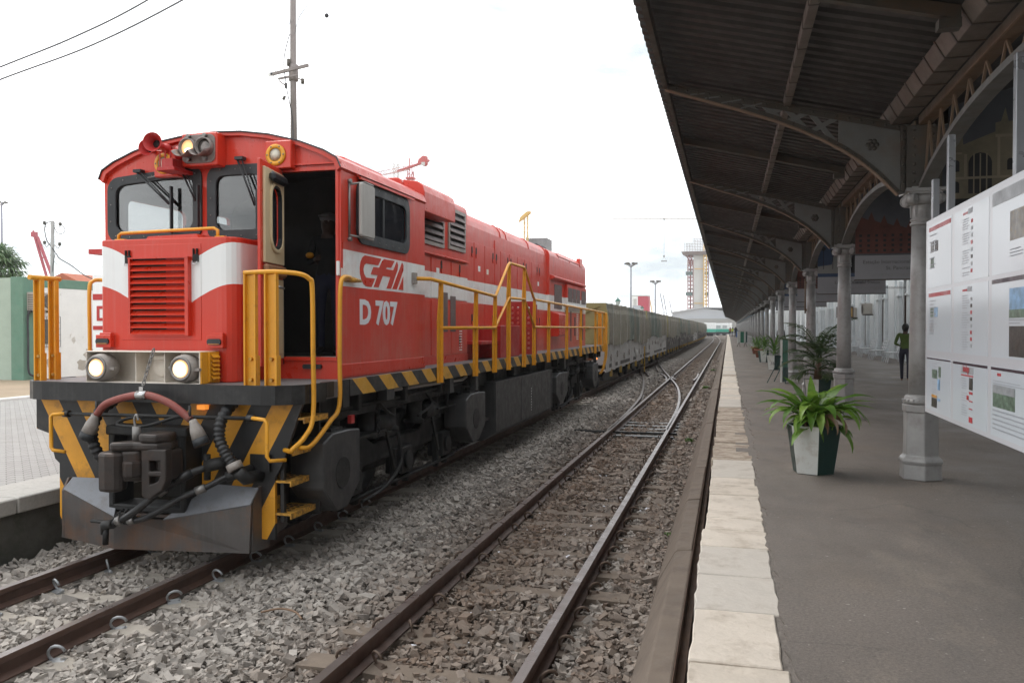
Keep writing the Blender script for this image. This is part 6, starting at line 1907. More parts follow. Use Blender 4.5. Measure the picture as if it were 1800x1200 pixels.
for k, (y, nm) in enumerate(((25.9, 'third captioned banner along the hall, with a dark reddish photo'), (31.6, 'fourth captioned banner along the hall, mostly hidden by columns'), (37.4, 'fifth captioned banner along the hall, deepest under the canopy'))):
    t = banner(y, nm, 1.98, 3.42, (m_banrd, m_banbl, m_banp)[k], palms if k else brick)
    cap(t, 1.4, [(0.30, 3.06, 0.09, 'Estação Central   |   Central Station', 'LEFT', m_ink), (0.4, 2.95, 0.07, 'Moçambique   Mozambique', 'LEFT', m_inkl)])

# ------------------------------------------------------------------ display board with printed web pages
m_board = M('white_display_board', (0.66, 0.67, 0.71), 0.22, var=0.015, rvar=0.01)
m_page = M('printed_page_white', (0.67, 0.72, 0.775), 0.16, var=0.015, rvar=0.01)
m_alu = M('aluminium_post', (0.33, 0.34, 0.36), 0.35, metal=0.5, var=0.06)
BX = 1.70
DB = thing('display_board', 'large white display board covered with printed web pages on aluminium posts', 'display board', (BX, 0, 0))
BY0, BY1, BZ0, BZ1 = 2.4, 8.05, 1.31, 2.995
MB().box(0, 0.02, BY0, BY1, BZ0, BZ1).build('board', m_board, DB, bevel=0.003)
b = MB()
for y, zt in ((7.95, 3.35), (7.43, 3.62), (5.80, 3.76), (3.2, 3.76)):
    MB().box(0.022, 0.075, y - 0.03, y + 0.03, 1.31, zt).build('post', m_alu, DB, bevel=0.004)
MB().box(0.022, 0.06, BY0, BY1, 1.33, 1.37).build('rear_rail', m_alu, DB)
pics = [M('print_blue', (0.25, 0.42, 0.62), 0.4, var=0.5, vs=14), M('print_dark', (0.06, 0.055, 0.05), 0.4, var=0.7, vs=30), M('print_dusk', (0.23, 0.22, 0.2), 0.4, var=0.5, vs=12, dirt=(0.45, 0.3, 0.1), damt=0.5, ds=20), M('print_red', (0.5, 0.05, 0.06), 0.4, var=0.3, vs=25), M('print_orange', (0.62, 0.3, 0.05), 0.4, var=0.3), M('print_green', (0.14, 0.2, 0.15), 0.4, var=0.7, vs=22), M('print_grey', (0.36, 0.38, 0.4), 0.4, var=0.2, vs=15)]
m_lines = M('print_text_grey', (0.34, 0.36, 0.40), 0.5)
m_redbar = M('print_red_bar', (0.52, 0.09, 0.10), 0.4)
m_darkbar = M('print_dark_bar', (0.055, 0.035, 0.05), 0.4)
# columns of pages, from the far end (first) towards the camera
cols = [(7.98, 7.18), (7.10, 6.22), (6.14, 5.05), (4.97, 3.85), (3.77, 2.6)]
rows = [(2.40, 2.94), (1.86, 2.37), (1.345, 1.80)]
def rect(parent, name, m, y0, y1, z0, z1, d=0.003):
    b = MB(); b.box(-d, -d + 0.0015, min(y0, y1), max(y0, y1), z0, z1); return b.build(name, m, parent)
def lines(parent, y0, y1, z0, z1, step, m=m_lines):
    b = MB(); z = z1
    while z > z0:
        w = random.uniform(0.6, 1.0)
        if random.random() < 0.82:
            b.box(-0.0035, -0.003, y0 - (y0 - y1) * w, y0, z - step * 0.28, z)
        z -= step
    b.build('printed_text', m, parent, kind='stuff')
for ci, (ya, yb) in enumerate(cols):
    for ri, (z0, z1) in enumerate(rows):
        pg = rect(DB, 'printed_page', m_page, ya, yb, z0, z1, 0.0015)
        w = ya - yb; h = z1 - z0
        X = lambda u: ya - u * w
        Z = lambda v: z0 + v * h
        if ri < 2 and ci == 0:
            rect(pg, 'page_header', m_redbar, X(0.06), X(0.97), Z(0.90), Z(0.965))
            lines(pg, X(0.10), X(0.42), Z(0.25), Z(0.84), 0.028)
            for k in range(3):
                rect(pg, 'printed_photo', random.choice(pics), X(0.14 + 0.18 * (k % 2)), X(0.28 + 0.18 * (k % 2)), Z(0.56 - 0.25 * (k // 2)), Z(0.72 - 0.25 * (k // 2)))
        elif ri < 2 and ci == 1:
            rect(pg, 'page_header', m_redbar, X(0.28), X(0.42), Z(0.91), Z(0.94)); rect(pg, 'printed_photo', pics[6], X(0.43), X(0.56), Z(0.90), Z(0.97))
            lines(pg, X(0.27), X(0.50), Z(0.05), Z(0.85), 0.018)
            for k in range(8):
                rect(pg, 'printed_photo', pics[random.choice((0, 1, 3, 6))], X(0.52), X(0.57), Z(0.10 + 0.095 * k), Z(0.15 + 0.095 * k))
        elif ri < 2:
            if ri == 0:
                rect(pg, 'page_header', pics[6], X(0.0), X(1.0), Z(0.84), Z(1.0)); rect(pg, 'printed_photo', pics[4], X(0.62), X(0.85), Z(0.88), Z(0.96), 0.0045)
            else:
                rect(pg, 'page_header', m_darkbar, X(0.0), X(1.0), Z(0.945), Z(1.0))
            rect(pg, 'printed_photo', pics[2] if ri == 0 else pics[0], X(0.33), X(0.66), Z(0.36 if ri == 0 else 0.50), Z(0.70 if ri == 0 else 0.86))
            if ri:
                rect(pg, 'printed_photo', pics[1], X(0.33), X(0.64), Z(0.03), Z(0.40)); rect(pg, 'printed_photo', pics[5], X(0.33), X(0.66), Z(0.50), Z(0.60), 0.0045)
            lines(pg, X(0.33), X(0.62), Z(0.18) if ri == 0 else Z(0.42), Z(0.30) if ri == 0 else Z(0.48), 0.02)
            for k in range(4):
                rect(pg, 'printed_photo', random.choice(pics), X(0.74), X(0.92), Z(0.14 + 0.18 * k), Z(0.25 + 0.18 * k))
        else:
            rect(pg, 'page_header', m_darkbar, X(0.0), X(1.0), Z(0.965 if ci == 0 else 0.95), Z(0.99))
            if ci == 0:
                lines(pg, X(0.25), X(0.45), Z(0.3), Z(0.9), 0.022)
                for (u0, u1, v0, v1, q) in ((0.25, 0.47, 0.62, 0.78, 5), (0.49, 0.59, 0.42, 0.62, 0), (0.24, 0.46, 0.26, 0.31, 4), (0.24, 0.46, 0.08, 0.25, 1), (0.53, 0.62, 0.66, 0.85, 5), (0.49, 0.6, 0.22, 0.27, 0)):
                    rect(pg, 'printed_photo', pics[q], X(u0), X(u1), Z(v0), Z(v1), 0.0045)
            elif ci == 1:
                lines(pg, X(0.28), X(0.46), Z(0.04), Z(0.74), 0.018)
                rect(pg, 'printed_photo', pics[6], X(0.26), X(0.62), Z(0.82), Z(0.93)); rect(pg, 'page_header', m_redbar, X(0.26), X(0.62), Z(0.775), Z(0.80))
                for (u0, u1, v0, v1, q) in ((0.51, 0.61, 0.57, 0.76, 1), (0.51, 0.61, 0.50, 0.54, 3), (0.51, 0.61, 0.38, 0.40, 3), (0.51, 0.61, 0.26, 0.275, 3), (0.44, 0.50, 0.40, 0.47, 3), (0.51, 0.61, 0.05, 0.14, 3)):
                    rect(pg, 'printed_photo', pics[q], X(u0), X(u1), Z(v0), Z(v1), 0.0045)
                text('page_title', 'bondogo', 0.075, m_redbar, pg, (-0.0065, X(0.33), Z(0.845)), (0, -1, 0), (0, 0, 1), bold=0.001, sx=0.62)
            else:
                rect(pg, 'printed_photo', pics[5], X(0.04), X(0.44), Z(0.42), Z(0.72)); rect(pg, 'printed_photo', pics[6], X(0.04), X(0.44), Z(0.62), Z(0.74), 0.0045)
                lines(pg, X(0.04), X(0.85), Z(0.76), Z(0.80), 0.016); lines(pg, X(0.04), X(0.88), Z(0.08), Z(0.38), 0.03)
                rect(pg, 'page_logo', pics[3], X(0.12), X(0.19), Z(0.87), Z(0.91))

# ------------------------------------------------------------------ potted plants along the platform
m_pgreen = M('dark_green_planter_paint', (0.012, 0.040, 0.034), 0.45, var=0.15, dirt=(0.10, 0.10, 0.09), damt=0.3, ds=5)
m_pwhite = M('white_planter_paint', (0.60, 0.61, 0.58), 0.55, var=0.06, dirt=(0.36, 0.31, 0.25), damt=0.6, ds=7)
m_terra = M('terracotta', (0.27, 0.085, 0.045), 0.8, var=0.15)
m_soil = M('dark_soil', (0.035, 0.026, 0.02), 0.95, var=0.3)
def planter(t, r0, r1, h, rot=0.0):
    def ring(r, z):
        return [(r * math.cos(rad(30 + 60 * k) + rot), r * math.sin(rad(30 + 60 * k) + rot), z) for k in range(6)]
    a, c, d, e = ring(r0, 0), ring(r1, h), ring(r1 * 0.88, h), ring(r1 * 0.86, h - 0.08)
    b = MB(); vs = a + c + d + e; fs = []
    b.add(vs, [])
    for k in range(6):
        k2 = (k + 1) % 6
        b.f += [(k, k2, 6 + k2, 6 + k), (6 + k, 6 + k2, 12 + k2, 12 + k), (12 + k, 12 + k2, 18 + k2, 18 + k)]
        b.sm += [False] * 3; b.mi += [k % 2, k % 2, 0]
    b.f.append(tuple(range(6))[::-1]); b.sm.append(False); b.mi.append(0)
    b.build('planter', [m_pgreen, m_pwhite], t, bevel=0.006)
    MB().add(ring(r1 * 0.87, h - 0.05), [tuple(range(6))]).build('soil', m_soil, t)
m_lf = [leafmat('broad_leaf_a', (0.12, 0.25, 0.025), (0.21, 0.37, 0.05)), leafmat('broad_leaf_b', (0.17, 0.32, 0.04), (0.29, 0.44, 0.08)), leafmat('broad_leaf_c', (0.07, 0.17, 0.02), (0.14, 0.27, 0.035))]
m_dead = leafmat('dead_leaf', (0.11, 0.065, 0.035), (0.2, 0.12, 0.07), trans=0.15)
def strap_leaf(p0, az, l, lift, droop, w, m, parent, name='leaf', fold=0.25, twist=0.0):
    """long tapering leaf that rises and then arches over, with a folded midrib"""
    n = 9
    d = Vector((math.cos(az), math.sin(az), 0)); t = Vector((-d.y, d.x, 0))
    p = Vector(p0); el = lift
    L_, M_l, R_ = [], [], []
    for i in range(n + 1):
        s = i / n
        ww = w * min(1, 0.30 + 2.2 * s) * (1 - s ** 2.6) + 0.002
        dirv = d * math.cos(el) + Vector((0, 0, math.sin(el)))
        nrm = (-d * math.sin(el) + Vector((0, 0, math.cos(el))))
        tt = (t * math.cos(twist * s) + nrm * math.sin(twist * s))
        wob = 0.10 * ww * math.sin(i * 2.3 + az * 5)
        M_l.append(p.copy()); L_.append(p + tt * ww + nrm * (ww * fold + wob)); R_.append(p - tt * ww + nrm * (ww * fold - wob))
        p = p + dirv * (l / n)
        el -= droop / n * (0.4 + 1.3 * s)
    b = MB(); vs = L_ + M_l + R_; k = n + 1
    b.add(vs, [(i, i + 1, k + i + 1, k + i) for i in range(n)] + [(k + i, k + i + 1, 2 * k + i + 1, 2 * k + i) for i in range(n)], True)
    return b.build(name, m, parent)
P1 = thing('potted_plant', 'broad leaved potted plant with some dead brown leaves in a white and green planter', 'potted plant', (0.865, 9.12, PZ), 0, 'potted plants along the platform')
planter(P1, 0.212, 0.285, 0.50, 0.12)
rr = random.Random(5)
stems = [(-0.09, 0.03, 0.62), (0.10, -0.02, 0.60), (0.02, 0.08, 0.66), (-0.02, -0.09, 0.56), (0.12, 0.10, 0.62)]
for sx_, sy_, sz_ in stems:
    MB().tube([(sx_ * 0.7, sy_ * 0.7, 0.44), (sx_, sy_, sz_)], 0.018, 6).build('stem', m_dead, P1)
specs = []
for k in range(52):
    s_ = stems[k % 5]
    az = 2 * pi * k / 52 * 5.0 + rr.uniform(-0.3, 0.3)
    tier = (k // 5) / 9
    specs.append((s_, az, rr.uniform(0.36, 0.52), 1.25 - tier * 1.15 + rr.uniform(-0.15, 0.15), rr.uniform(1.1, 1.9), rr.uniform(0.046, 0.062)))
for k, (s_, az, l, lift, droop, w) in enumerate(specs):
    strap_leaf((s_[0], s_[1], s_[2] - 0.05 + rr.uniform(-0.06, 0.04)), az, l * 0.92, lift, droop, w, m_lf[k % 3], P1, twist=rr.uniform(-0.5, 0.5))
# the long ones that give the outline
for az, l, lift, droop, w in ((rad(182), 0.56, 0.55, 1.1, 0.042), (rad(160), 0.52, 0.95, 1.3, 0.042), (rad(-8), 0.58, 0.55, 0.85, 0.045), (rad(12), 0.60, 0.4, 0.9, 0.046), (rad(30), 0.50, 0.95, 0.7, 0.05), (rad(-20), 0.60, 0.5, 2.1, 0.04), (rad(-35), 0.58, 0.6, 2.4, 0.04), (rad(200), 0.52, 0.5, 2.2, 0.045), (rad(225), 0.5, 0.6, 2.4, 0.046), (rad(262), 0.50, 0.4, 2.2, 0.045), (rad(275), 0.46, 0.3, 2.3, 0.046), (rad(100), 0.42, 1.5, 0.3, 0.04), (rad(300), 0.55, 0.5, 2.3, 0.04), (rad(318), 0.6, 0.5, 2.3, 0.042), (rad(170), 0.5, 0.2, 0.9, 0.04), (rad(250), 0.52, 0.7, 2.3, 0.044), (rad(240), 0.46, 0.2, 2.0, 0.046), (rad(290), 0.5, 0.7, 2.2, 0.044), (rad(330), 0.56, 0.6, 2.0, 0.044), (rad(210), 0.56, 0.8, 2.1, 0.044), (rad(150), 0.5, 1.2, 0.8, 0.05), (rad(50), 0.55, 0.8, 0.6, 0.05), (rad(190), 0.62, 0.75, 1.0, 0.046), (rad(-2), 0.62, 0.75, 1.3, 0.046)):
    strap_leaf((0.06 * math.cos(az), 0.06 * math.sin(az), 0.60), az, l * 0.98, lift, droop, w * 1.35, m_lf[int(l * 100) % 3], P1, twist=rr.uniform(-0.4, 0.4))
for az, l, lift, droop in ((rad(285), 0.34, 0.2, 2.4), (rad(305), 0.38, 0.3, 2.6), (rad(292), 0.25, -0.1, 1.8), (rad(330), 0.4, 0.3, 2.6)):
    strap_leaf((0.04, -0.12, 0.58), az, l, lift, droop, 0.026, m_dead, P1, 'dead_leaf', fold=0.6, twist=1.5)

m_frond = [leafmat('palm_leaflet_a', (0.035, 0.075, 0.022), (0.07, 0.12, 0.04)), leafmat('palm_leaflet_b', (0.055, 0.09, 0.03), (0.11, 0.15, 0.06))]
def frond(p0, az, l, lift, droop, lw, m, parent, nleaf=22, name='frond'):
    d = Vector((math.cos(az), math.sin(az), 0)); t = Vector((-d.y, d.x, 0))
    p = Vector(p0); el = lift
    pts = []
    n = 12
    for i in range(n + 1):
        pts.append(p.copy()); p = p + (d * math.cos(el) + Vector((0, 0, math.sin(el)))) * (l / n); el -= droop / n
    b = MB(); b.tube(pts, [0.012 * (1 - 0.8 * i / n) + 0.002 for i in range(n + 1)], 5)
    for i in range(nleaf):
        s = 0.22 + 0.78 * i / nleaf
        q = s * n; j = min(int(q), n - 1); c = pts[j].lerp(pts[j + 1], q - j)
        tan = (pts[j + 1] - pts[j]).normalized(); up = t.cross(tan) * -1
        ll = lw * (0.5 + 0.9 * math.sin(pi * min(1, s * 0.95)))
        for sd_ in (-1, 1):
            o = (t * sd_ * 0.85 + tan * 0.55 + Vector((0, 0, random.uniform(-0.05, 0.22)))).normalized()
            wv = tan * 0.011
            m1 = c + o * ll * 0.55; m2 = c + o * ll + Vector((0, 0, -ll * 0.25))
            b.add([c - wv * 0.6, c + wv * 0.6, m1 + wv, m1 - wv, m2], [(0, 1, 2, 3), (3, 2, 4)])
    return b.build(name, m, parent)
P2 = thing('potted_palm', 'feathery potted palm in a green and white planter in front of the third column', 'potted plant', (1.72, 17.4, PZ), 0, 'potted plants along the platform')
planter(P2, 0.22, 0.29, 0.50)
MB().tube([(0, 0, 0.4), (0.02, 0, 0.9)], [0.09, 0.05], 8).build('trunk', m_dead, P2)
for k in range(26):
    az = k * 2.4 + random.uniform(-0.2, 0.2)
    tier = k / 26
    frond((random.uniform(-0.08, 0.08), random.uniform(-0.08, 0.08), 0.55 + 0.5 * (1 - tier)), az, random.uniform(0.64, 0.94) * (0.75 + 0.35 * (1 - tier)), 1.35 - 1.05 * tier, random.uniform(1.0, 1.7), 0.20, m_frond[k % 2], P2)
m_lf2 = [leafmat('strap_leaf_light', (0.085, 0.19, 0.03), (0.17, 0.29, 0.06)), leafmat('strap_leaf_mid', (0.05, 0.12, 0.02), (0.1, 0.2, 0.04))]
def bushy(t, z, n, l, w):
    for k in range(n):
        az = k * 2.4 + random.uniform(-0.2, 0.2); tier = k / n
        strap_leaf((random.uniform(-0.05, 0.05), random.uniform(-0.05, 0.05), z + 0.2 * (1 - tier)), az, l * random.uniform(0.7, 1.15), 1.3 - 1.0 * tier, random.uniform(1.1, 1.9), w, m_lf2[k % 2], t, 'leaf')
P3 = thing('potted_plant', 'leafy pot plant in a white and green planter marked 16', 'potted plant', (1.62, 31.4, PZ), 0, 'potted plants along the platform')
planter(P3, 0.22, 0.30, 0.52); bushy(P3, 0.55, 34, 0.75, 0.035)
text('planter_number', '16', 0.16, M('faded_black_ink', (0.08, 0.08, 0.08), 0.6), P3, (-0.15, -0.245, 0.19), (0.866, -0.5, 0), (0.09, 0.08, 0.99))
P4 = thing('potted_plant', 'leafy pot plant in a pale planter just beyond the planter marked 16', 'potted plant', (1.55, 38.2, PZ), 0, 'potted plants along the platform')
planter(P4, 0.2, 0.29, 0.52, 0.35); bushy(P4, 0.55, 30, 0.8, 0.035)
def terr(y, lb_, x=1.56):
    t = thing('potted_plant', lb_, 'potted plant', (x, y, PZ), 0, 'potted plants along the platform')
    MB().lathe((0, 0, 0), [(0.15, 0), (0.22, 0.33), (0.25, 0.34), (0.25, 0.42), (0.21, 0.42), (0.2, 0.36), (0.0, 0.36)], 18).build('pot', m_terra, t)
    bushy(t, 0.42, 26, 0.72, 0.036)
terr(44.6, 'larger looking leafy plant in a terracotta pot, the nearer of two')
terr(50.6, 'leafy plant in a terracotta pot, the farther of two')

# ------------------------------------------------------------------ notice boards, benches
m_gboard = M('green_board_paint', (0.012, 0.16, 0.085), 0.45, var=0.1)
m_gdark = M('dark_green_board_paint', (0.012, 0.055, 0.05), 0.5, var=0.1)
nb = thing('notice_board', 'green and white notice board leaning on thin easel legs between the pots', 'notice board', (1.50, 24.0, PZ), rad(72))
b = MB(); b.box(-0.32, 0.32, -0.02, 0.02, 0.42, 1.2); b.build('board', m_gboard, nb)
MB().box(-0.32, 0.32, -0.03, -0.021, 0.03, 0.42).build('lower_board', m_gdark, nb)
MB().box(-0.325, -0.30, -0.034, 0.024, 0.03, 1.2).build('white_edge', m_pwhite, nb)
b = MB(); b.bar((-0.34, 0.0, 0.75), (-0.38, 0.36, -0.0), 0.02); b.bar((0.30, 0.0, 0.75), (0.34, 0.36, 0.0), 0.02); b.bar((-0.38, -0.14, 0), (-0.33, -0.03, 0.6), 0.02); b.build('easel_leg', m_gdark, nb)
nb2 = thing('notice_board', 'small white and green notice board standing far down the platform', 'notice board', (1.10, 69.5, PZ), rad(25))
MB().box(-0.42, 0.42, -0.02, 0.02, 0.32, 1.25).build('board', m_pwhite, nb2)
MB().box(-0.16, 0.14, -0.03, -0.021, 0.34, 1.23).build('green_panel', m_gboard, nb2)
MB().box(0.30, 0.42, -0.03, -0.021, 0.34, 1.23).build('dark_panel', m_gdark, nb2)
b = MB(); b.bar((-0.3, -0.25, 0), (-0.25, 0, 0.4), 0.03); b.bar((0.3, -0.25, 0), (0.25, 0, 0.4), 0.03); b.bar((-0.3, 0.3, 0), (-0.25, 0, 0.4), 0.03); b.bar((0.3, 0.3, 0), (0.25, 0, 0.4), 0.03); b.build('easel_leg', m_irond, nb2)
m_bench = M('white_bench_paint', (0.62, 0.63, 0.64), 0.45, var=0.08)
BN = thing('bench', 'white slatted platform bench just behind the woman in green', 'bench', (7.05, 39.6, PZ), rad(-90), 'white benches along the station wall')
for k in range(4):
    b = MB(); b.box(-0.85, 0.85, -0.28 + 0.13 * k, -0.18 + 0.13 * k, 0.43, 0.455); b.build('seat_slat', m_bench, BN)
for k in range(3):
    b = MB(); z = 0.58 + 0.15 * k; b.obox((0, 0.30 + 0.045 * k, z), (1.7, 0.02, 0.10), Matrix.Rotation(rad(-16), 3, 'X')); b.build('back_slat', m_bench, BN)
for x in (-0.7, -0.25, 0.25, 0.7):
    b = MB(); b.bar((x, -0.27, 0.43), (x, -0.34, 0.0), 0.035); b.build('leg', m_bench, BN)
    b = MB(); b.bar((x, 0.40, 0.95), (x, 0.22, 0.40), 0.035); b.bar((x, 0.24, 0.45), (x, 0.36, 0.0), 0.035); b.bar((x, -0.28, 0.42), (x, 0.26, 0.42), 0.03); b.build('leg', m_bench, BN)
for k, y in enumerate((43.4, 47.4, 51.8, 56.0, 61.0, 66.0)):
    dup(BN, (7.05 + 0.08 * (k % 2), y, PZ), label=('white slatted bench second along the wall from the woman in green', 'white slatted bench third along the wall, partly behind the second column')[k] if k < 2 else 'white slatted bench far along the station wall', group='white benches along the station wall')
P5 = thing('potted_palm', 'dark potted palm in a white and green planter deep in the hall beside the benches', 'potted plant', (4.2, 45.0, PZ), 0, 'potted plants along the platform')
planter(P5, 0.25, 0.33, 0.55)
for k in range(16):
    frond((0, 0, 0.6), k * 2.4, random.uniform(0.8, 1.2), 1.3 - 0.9 * k / 16, random.uniform(1.0, 1.6), 0.2, m_frond[0], P5, 14)
# ------------------------------------------------------------------ people
m_skin = M('dark_skin', (0.06, 0.032, 0.022), 0.5, var=0.08)
m_hair = M('black_hair', (0.008, 0.007, 0.007), 0.6, var=0.2)
def person(label, loc, rz, h, top_m, leg_m, pose=None, shoe_m=None, sleeve='long', hair=True, cap_m=None, group=None, detail=True):
    """one continuous skinned body; hair, shoes and cap are children"""
    t = thing('person', label, 'person', loc, rz, group)
    pose = pose or {}
    k = h / 1.70
    st = pose.get('stride', 0.0); lean = pose.get('lean', 0.0)
    J = {}
    J['pel'] = (0, 0, 0.93); J['waist'] = (0, -0.01 + lean * 0.4, 1.06); J['chest'] = (0, 0.0 + lean, 1.25); J['neck'] = (0, lean * 1.2, 1.435); J['head0'] = (0, -0.015 + lean * 1.4, 1.50); J['head1'] = (0, -0.03 + lean * 1.6, 1.565); J['head2'] = (0, -0.02 + lean * 1.7, 1.63)
    for s, n in ((-1, 'l'), (1, 'r')):
        f = st * s
        J['hip' + n] = (s * 0.095, 0, 0.88)
        J['knee' + n] = (s * 0.10, -f * 0.22 - 0.02, 0.48)
        J['ank' + n] = (s * 0.095, -f * 0.34 + (0.05 if f < 0 else 0), 0.085 + (0.03 if f < 0 else 0))
        J['toe' + n] = (s * 0.11, -f * 0.34 - 0.15, 0.035)
        J['sh' + n] = (s * 0.175, lean, 1.395)
        el = pose.get('elbow' + n, (s * 0.235, 0.03 + f * 0.1, 1.10)); ha = pose.get('hand' + n, (s * 0.245, -0.05 + f * 0.2, 0.86))
        J['el' + n] = el; J['wr' + n] = ha
        d = (Vector(ha) - Vector(el)).normalized()
        J['palm' + n] = tuple(Vector(ha) + d * 0.075)
        side = Vector((s, 0, 0)); fw = d.cross(side).normalized()
        if detail:
            for q in range(4):
                J['fa%d' % q + n] = tuple(Vector(ha) + d * 0.125 + fw * (0.026 - 0.018 * q)); J['fb%d' % q + n] = tuple(Vector(ha) + d * (0.165 - 0.008 * abs(q - 1)) + fw * (0.028 - 0.019 * q) - side * 0.015)
            J['tha' + n] = tuple(Vector(ha) + d * 0.05 + fw * 0.045); J['thb' + n] = tuple(Vector(ha) + d * 0.085 + fw * 0.062 - side * 0.01)
    E = [('pel', 'waist'), ('waist', 'chest'), ('chest', 'neck'), ('neck', 'head0'), ('head0', 'head1'), ('head1', 'head2')]
    for n in 'lr':
        E += [('pel', 'hip' + n), ('hip' + n, 'knee' + n), ('knee' + n, 'ank' + n), ('ank' + n, 'toe' + n), ('chest', 'sh' + n), ('sh' + n, 'el' + n), ('el' + n, 'wr' + n), ('wr' + n, 'palm' + n)]
        if detail:
            for q in range(4):
                E += [('palm' + n, 'fa%d' % q + n), ('fa%d' % q + n, 'fb%d' % q + n)]
            E += [('palm' + n, 'tha' + n), ('tha' + n, 'thb' + n)]
    R = {'pel': (0.15, 0.105), 'waist': (0.125, 0.09), 'chest': (0.165, 0.11), 'neck': (0.062, 0.062), 'head0': (0.085, 0.098), 'head1': (0.092, 0.112), 'head2': (0.072, 0.082)}
    for n in 'lr':
        R.update({'hip' + n: (0.088, 0.092), 'knee' + n: (0.058, 0.06), 'ank' + n: (0.038, 0.042), 'toe' + n: (0.036, 0.03), 'sh' + n: (0.062, 0.062), 'el' + n: (0.042, 0.042), 'wr' + n: (0.028, 0.024), 'palm' + n: (0.036, 0.018), 'tha' + n: (0.011, 0.011), 'thb' + n: (0.009, 0.009)})
        for q in range(4):
            R['fa%d' % q + n] = (0.0095, 0.0095); R['fb%d' % q + n] = (0.008, 0.008)
    names = list(J)
    idx = {a: i for i, a in enumerate(names)}
    me = bpy.data.meshes.new('tmp')
    me.from_pydata([Vector(J[a]) * k for a in names], [(idx[a], idx[c]) for a, c in E], [])
    ob = bpy.data.objects.new('tmp', me); COL.objects.link(ob)
    sk = ob.modifiers.new('Skin', 'SKIN'); sk.use_smooth_shade = True
    for a in names:
        d = me.skin_vertices[0].data[idx[a]]
        d.radius = (R[a][0] * k, R[a][1] * k); d.use_root = (a == 'pel')
    ob.modifiers.new('sub', 'SUBSURF').levels = 2
    ob.modifiers['sub'].render_levels = 2
    dg = bpy.context.evaluated_depsgraph_get()
    body = bpy.data.meshes.new_from_object(ob.evaluated_get(dg))
    bpy.data.objects.remove(ob); bpy.data.meshes.remove(me)
    body.materials.clear()
    for m in (m_skin, top_m, leg_m, shoe_m or m_hair):
        body.materials.append(m)
    segs = [(Vector(J[a]) * k, Vector(J[c]) * k, c) for a, c in E]
    for p in body.polygons:
        c = p.center; bd = 9; nm = ''
        for a, q, n_ in segs:
            v = q - a; t_ = max(0, min(1, (c - a).dot(v) / v.length_squared)); dd = (c - a - v * t_).length - 0.5 * R[n_][0] * k
            if dd < bd:
                bd = dd; nm = n_
        if nm[:2] in ('kn', 'an') or nm[:3] == 'hip' or (nm == 'waist' and c.z < 0.955 * k):
            mi = 2
        elif nm[:3] == 'toe' or c.z < 0.06 * k:
            mi = 3
        elif nm in ('waist', 'chest', 'shl', 'shr') or nm[:2] == 'el' or (nm == 'neck' and c.z < 1.40 * k) or (sleeve == 'long' and nm in ('wrl', 'wrr')):
            mi = 1
        else:
            mi = 0
        p.material_index = mi; p.use_smooth = True
    link('body', body, t)
    hc = Vector(J['head1']) * k
    if detail:
        b = MB(); b.sph(hc + Vector((0, -0.088 * k, -0.012)), 0.018, 8, 6, (0.7, 1.2, 1.3))
        for s in (-1, 1):
            b.sph(hc + Vector((s * 0.075 * k, 0.005, -0.01)), 0.022, 8, 6, (0.4, 0.8, 1.4))
        b.box(-0.022, 0.022, hc.y - 0.083, hc.y - 0.075, hc.z - 0.06, hc.z - 0.048)
        b.build('face_features', m_skin, t)
        b = MB()
        for s in (-1, 1):
            b.sph(hc + Vector((s * 0.03, -0.08 * k, 0.014)), 0.011, 8, 6)
        b.build('eyes', M('eye_white', (0.3, 0.28, 0.26), 0.3), t)
    if hair:
        b = MB(); b.sph(hc + Vector((0, 0.018, 0.03)), 0.105 * k, 14, 10, (0.95, 1.02, 1.02)); 
        if hair == 'bun':
            b.sph(hc + Vector((0, 0.075, 0.0)), 0.085, 12, 8, (1.0, 0.8, 1.25))
        o = b.build('hair', m_hair, t)
        me = o.data
        for v in me.vertices:
            v.co += Vector((random.uniform(-1, 1), random.uniform(-1, 1), random.uniform(-1, 1))) * 0.006
    if cap_m:
        b = MB(); b.sph(hc + Vector((0, 0.005, 0.055)), 0.108 * k, 14, 8, (0.95, 1.05, 0.62)); b.prism([(-0.075, -0.08), (-0.06, -0.17), (0.06, -0.17), (0.075, -0.08)], 'xy', 0.0, 0.012)
        for i in range(len(b.v) - 8, len(b.v)):
            x, y, z = b.v[i]; b.v[i] = (x, y + hc.y, z + hc.z + 0.055)
        b.build('cap', cap_m, t)
    return t
m_green_top = M('green_sweater', (0.075, 0.12, 0.025), 0.85, var=0.15, vs=12)
m_jeans = M('dark_blue_trousers', (0.022, 0.022, 0.038), 0.85, var=0.15, vs=10)
m_blackc = M('black_cloth', (0.012, 0.012, 0.013), 0.85, var=0.2)
m_navy = M('navy_overall', (0.02, 0.024, 0.05), 0.85, var=0.15)
m_hivis = M('yellow_safety_vest', (0.52, 0.60, 0.05), 0.7, var=0.1)
m_orange = M('orange_red_cloth', (0.42, 0.07, 0.03), 0.8, var=0.1)
m_greycap = M('grey_white_cap', (0.22, 0.22, 0.23), 0.8, var=0.1)
m_tanshoe = M('tan_shoe', (0.32, 0.17, 0.11), 0.7)
w = person('woman in a green sweater and dark trousers walking away past the column and display board', (4.86, 25.5, PZ), rad(165), 1.64, m_green_top, m_jeans, {'stride': 0.45, 'lean': -0.03, 'elbowl': (-0.25, 0.0, 1.10), 'handl': (-0.13, -0.17, 1.02), 'elbowr': (0.27, 0.05, 1.10), 'handr': (0.14, -0.16, 1.04)}, m_tanshoe, hair='bun')
hb = MB(); hb.box(-0.15, 0.15, -0.30, -0.20, 0.90, 1.12); hb.build('handbag', m_blackc, bevel=0.03, loc=(4.86, 25.5, PZ))
bpy.data.objects['handbag'].rotation_euler = (0, 0, rad(165)); tag(bpy.data.objects['handbag'], 'black bag held in front of the woman in the green sweater', 'bag')
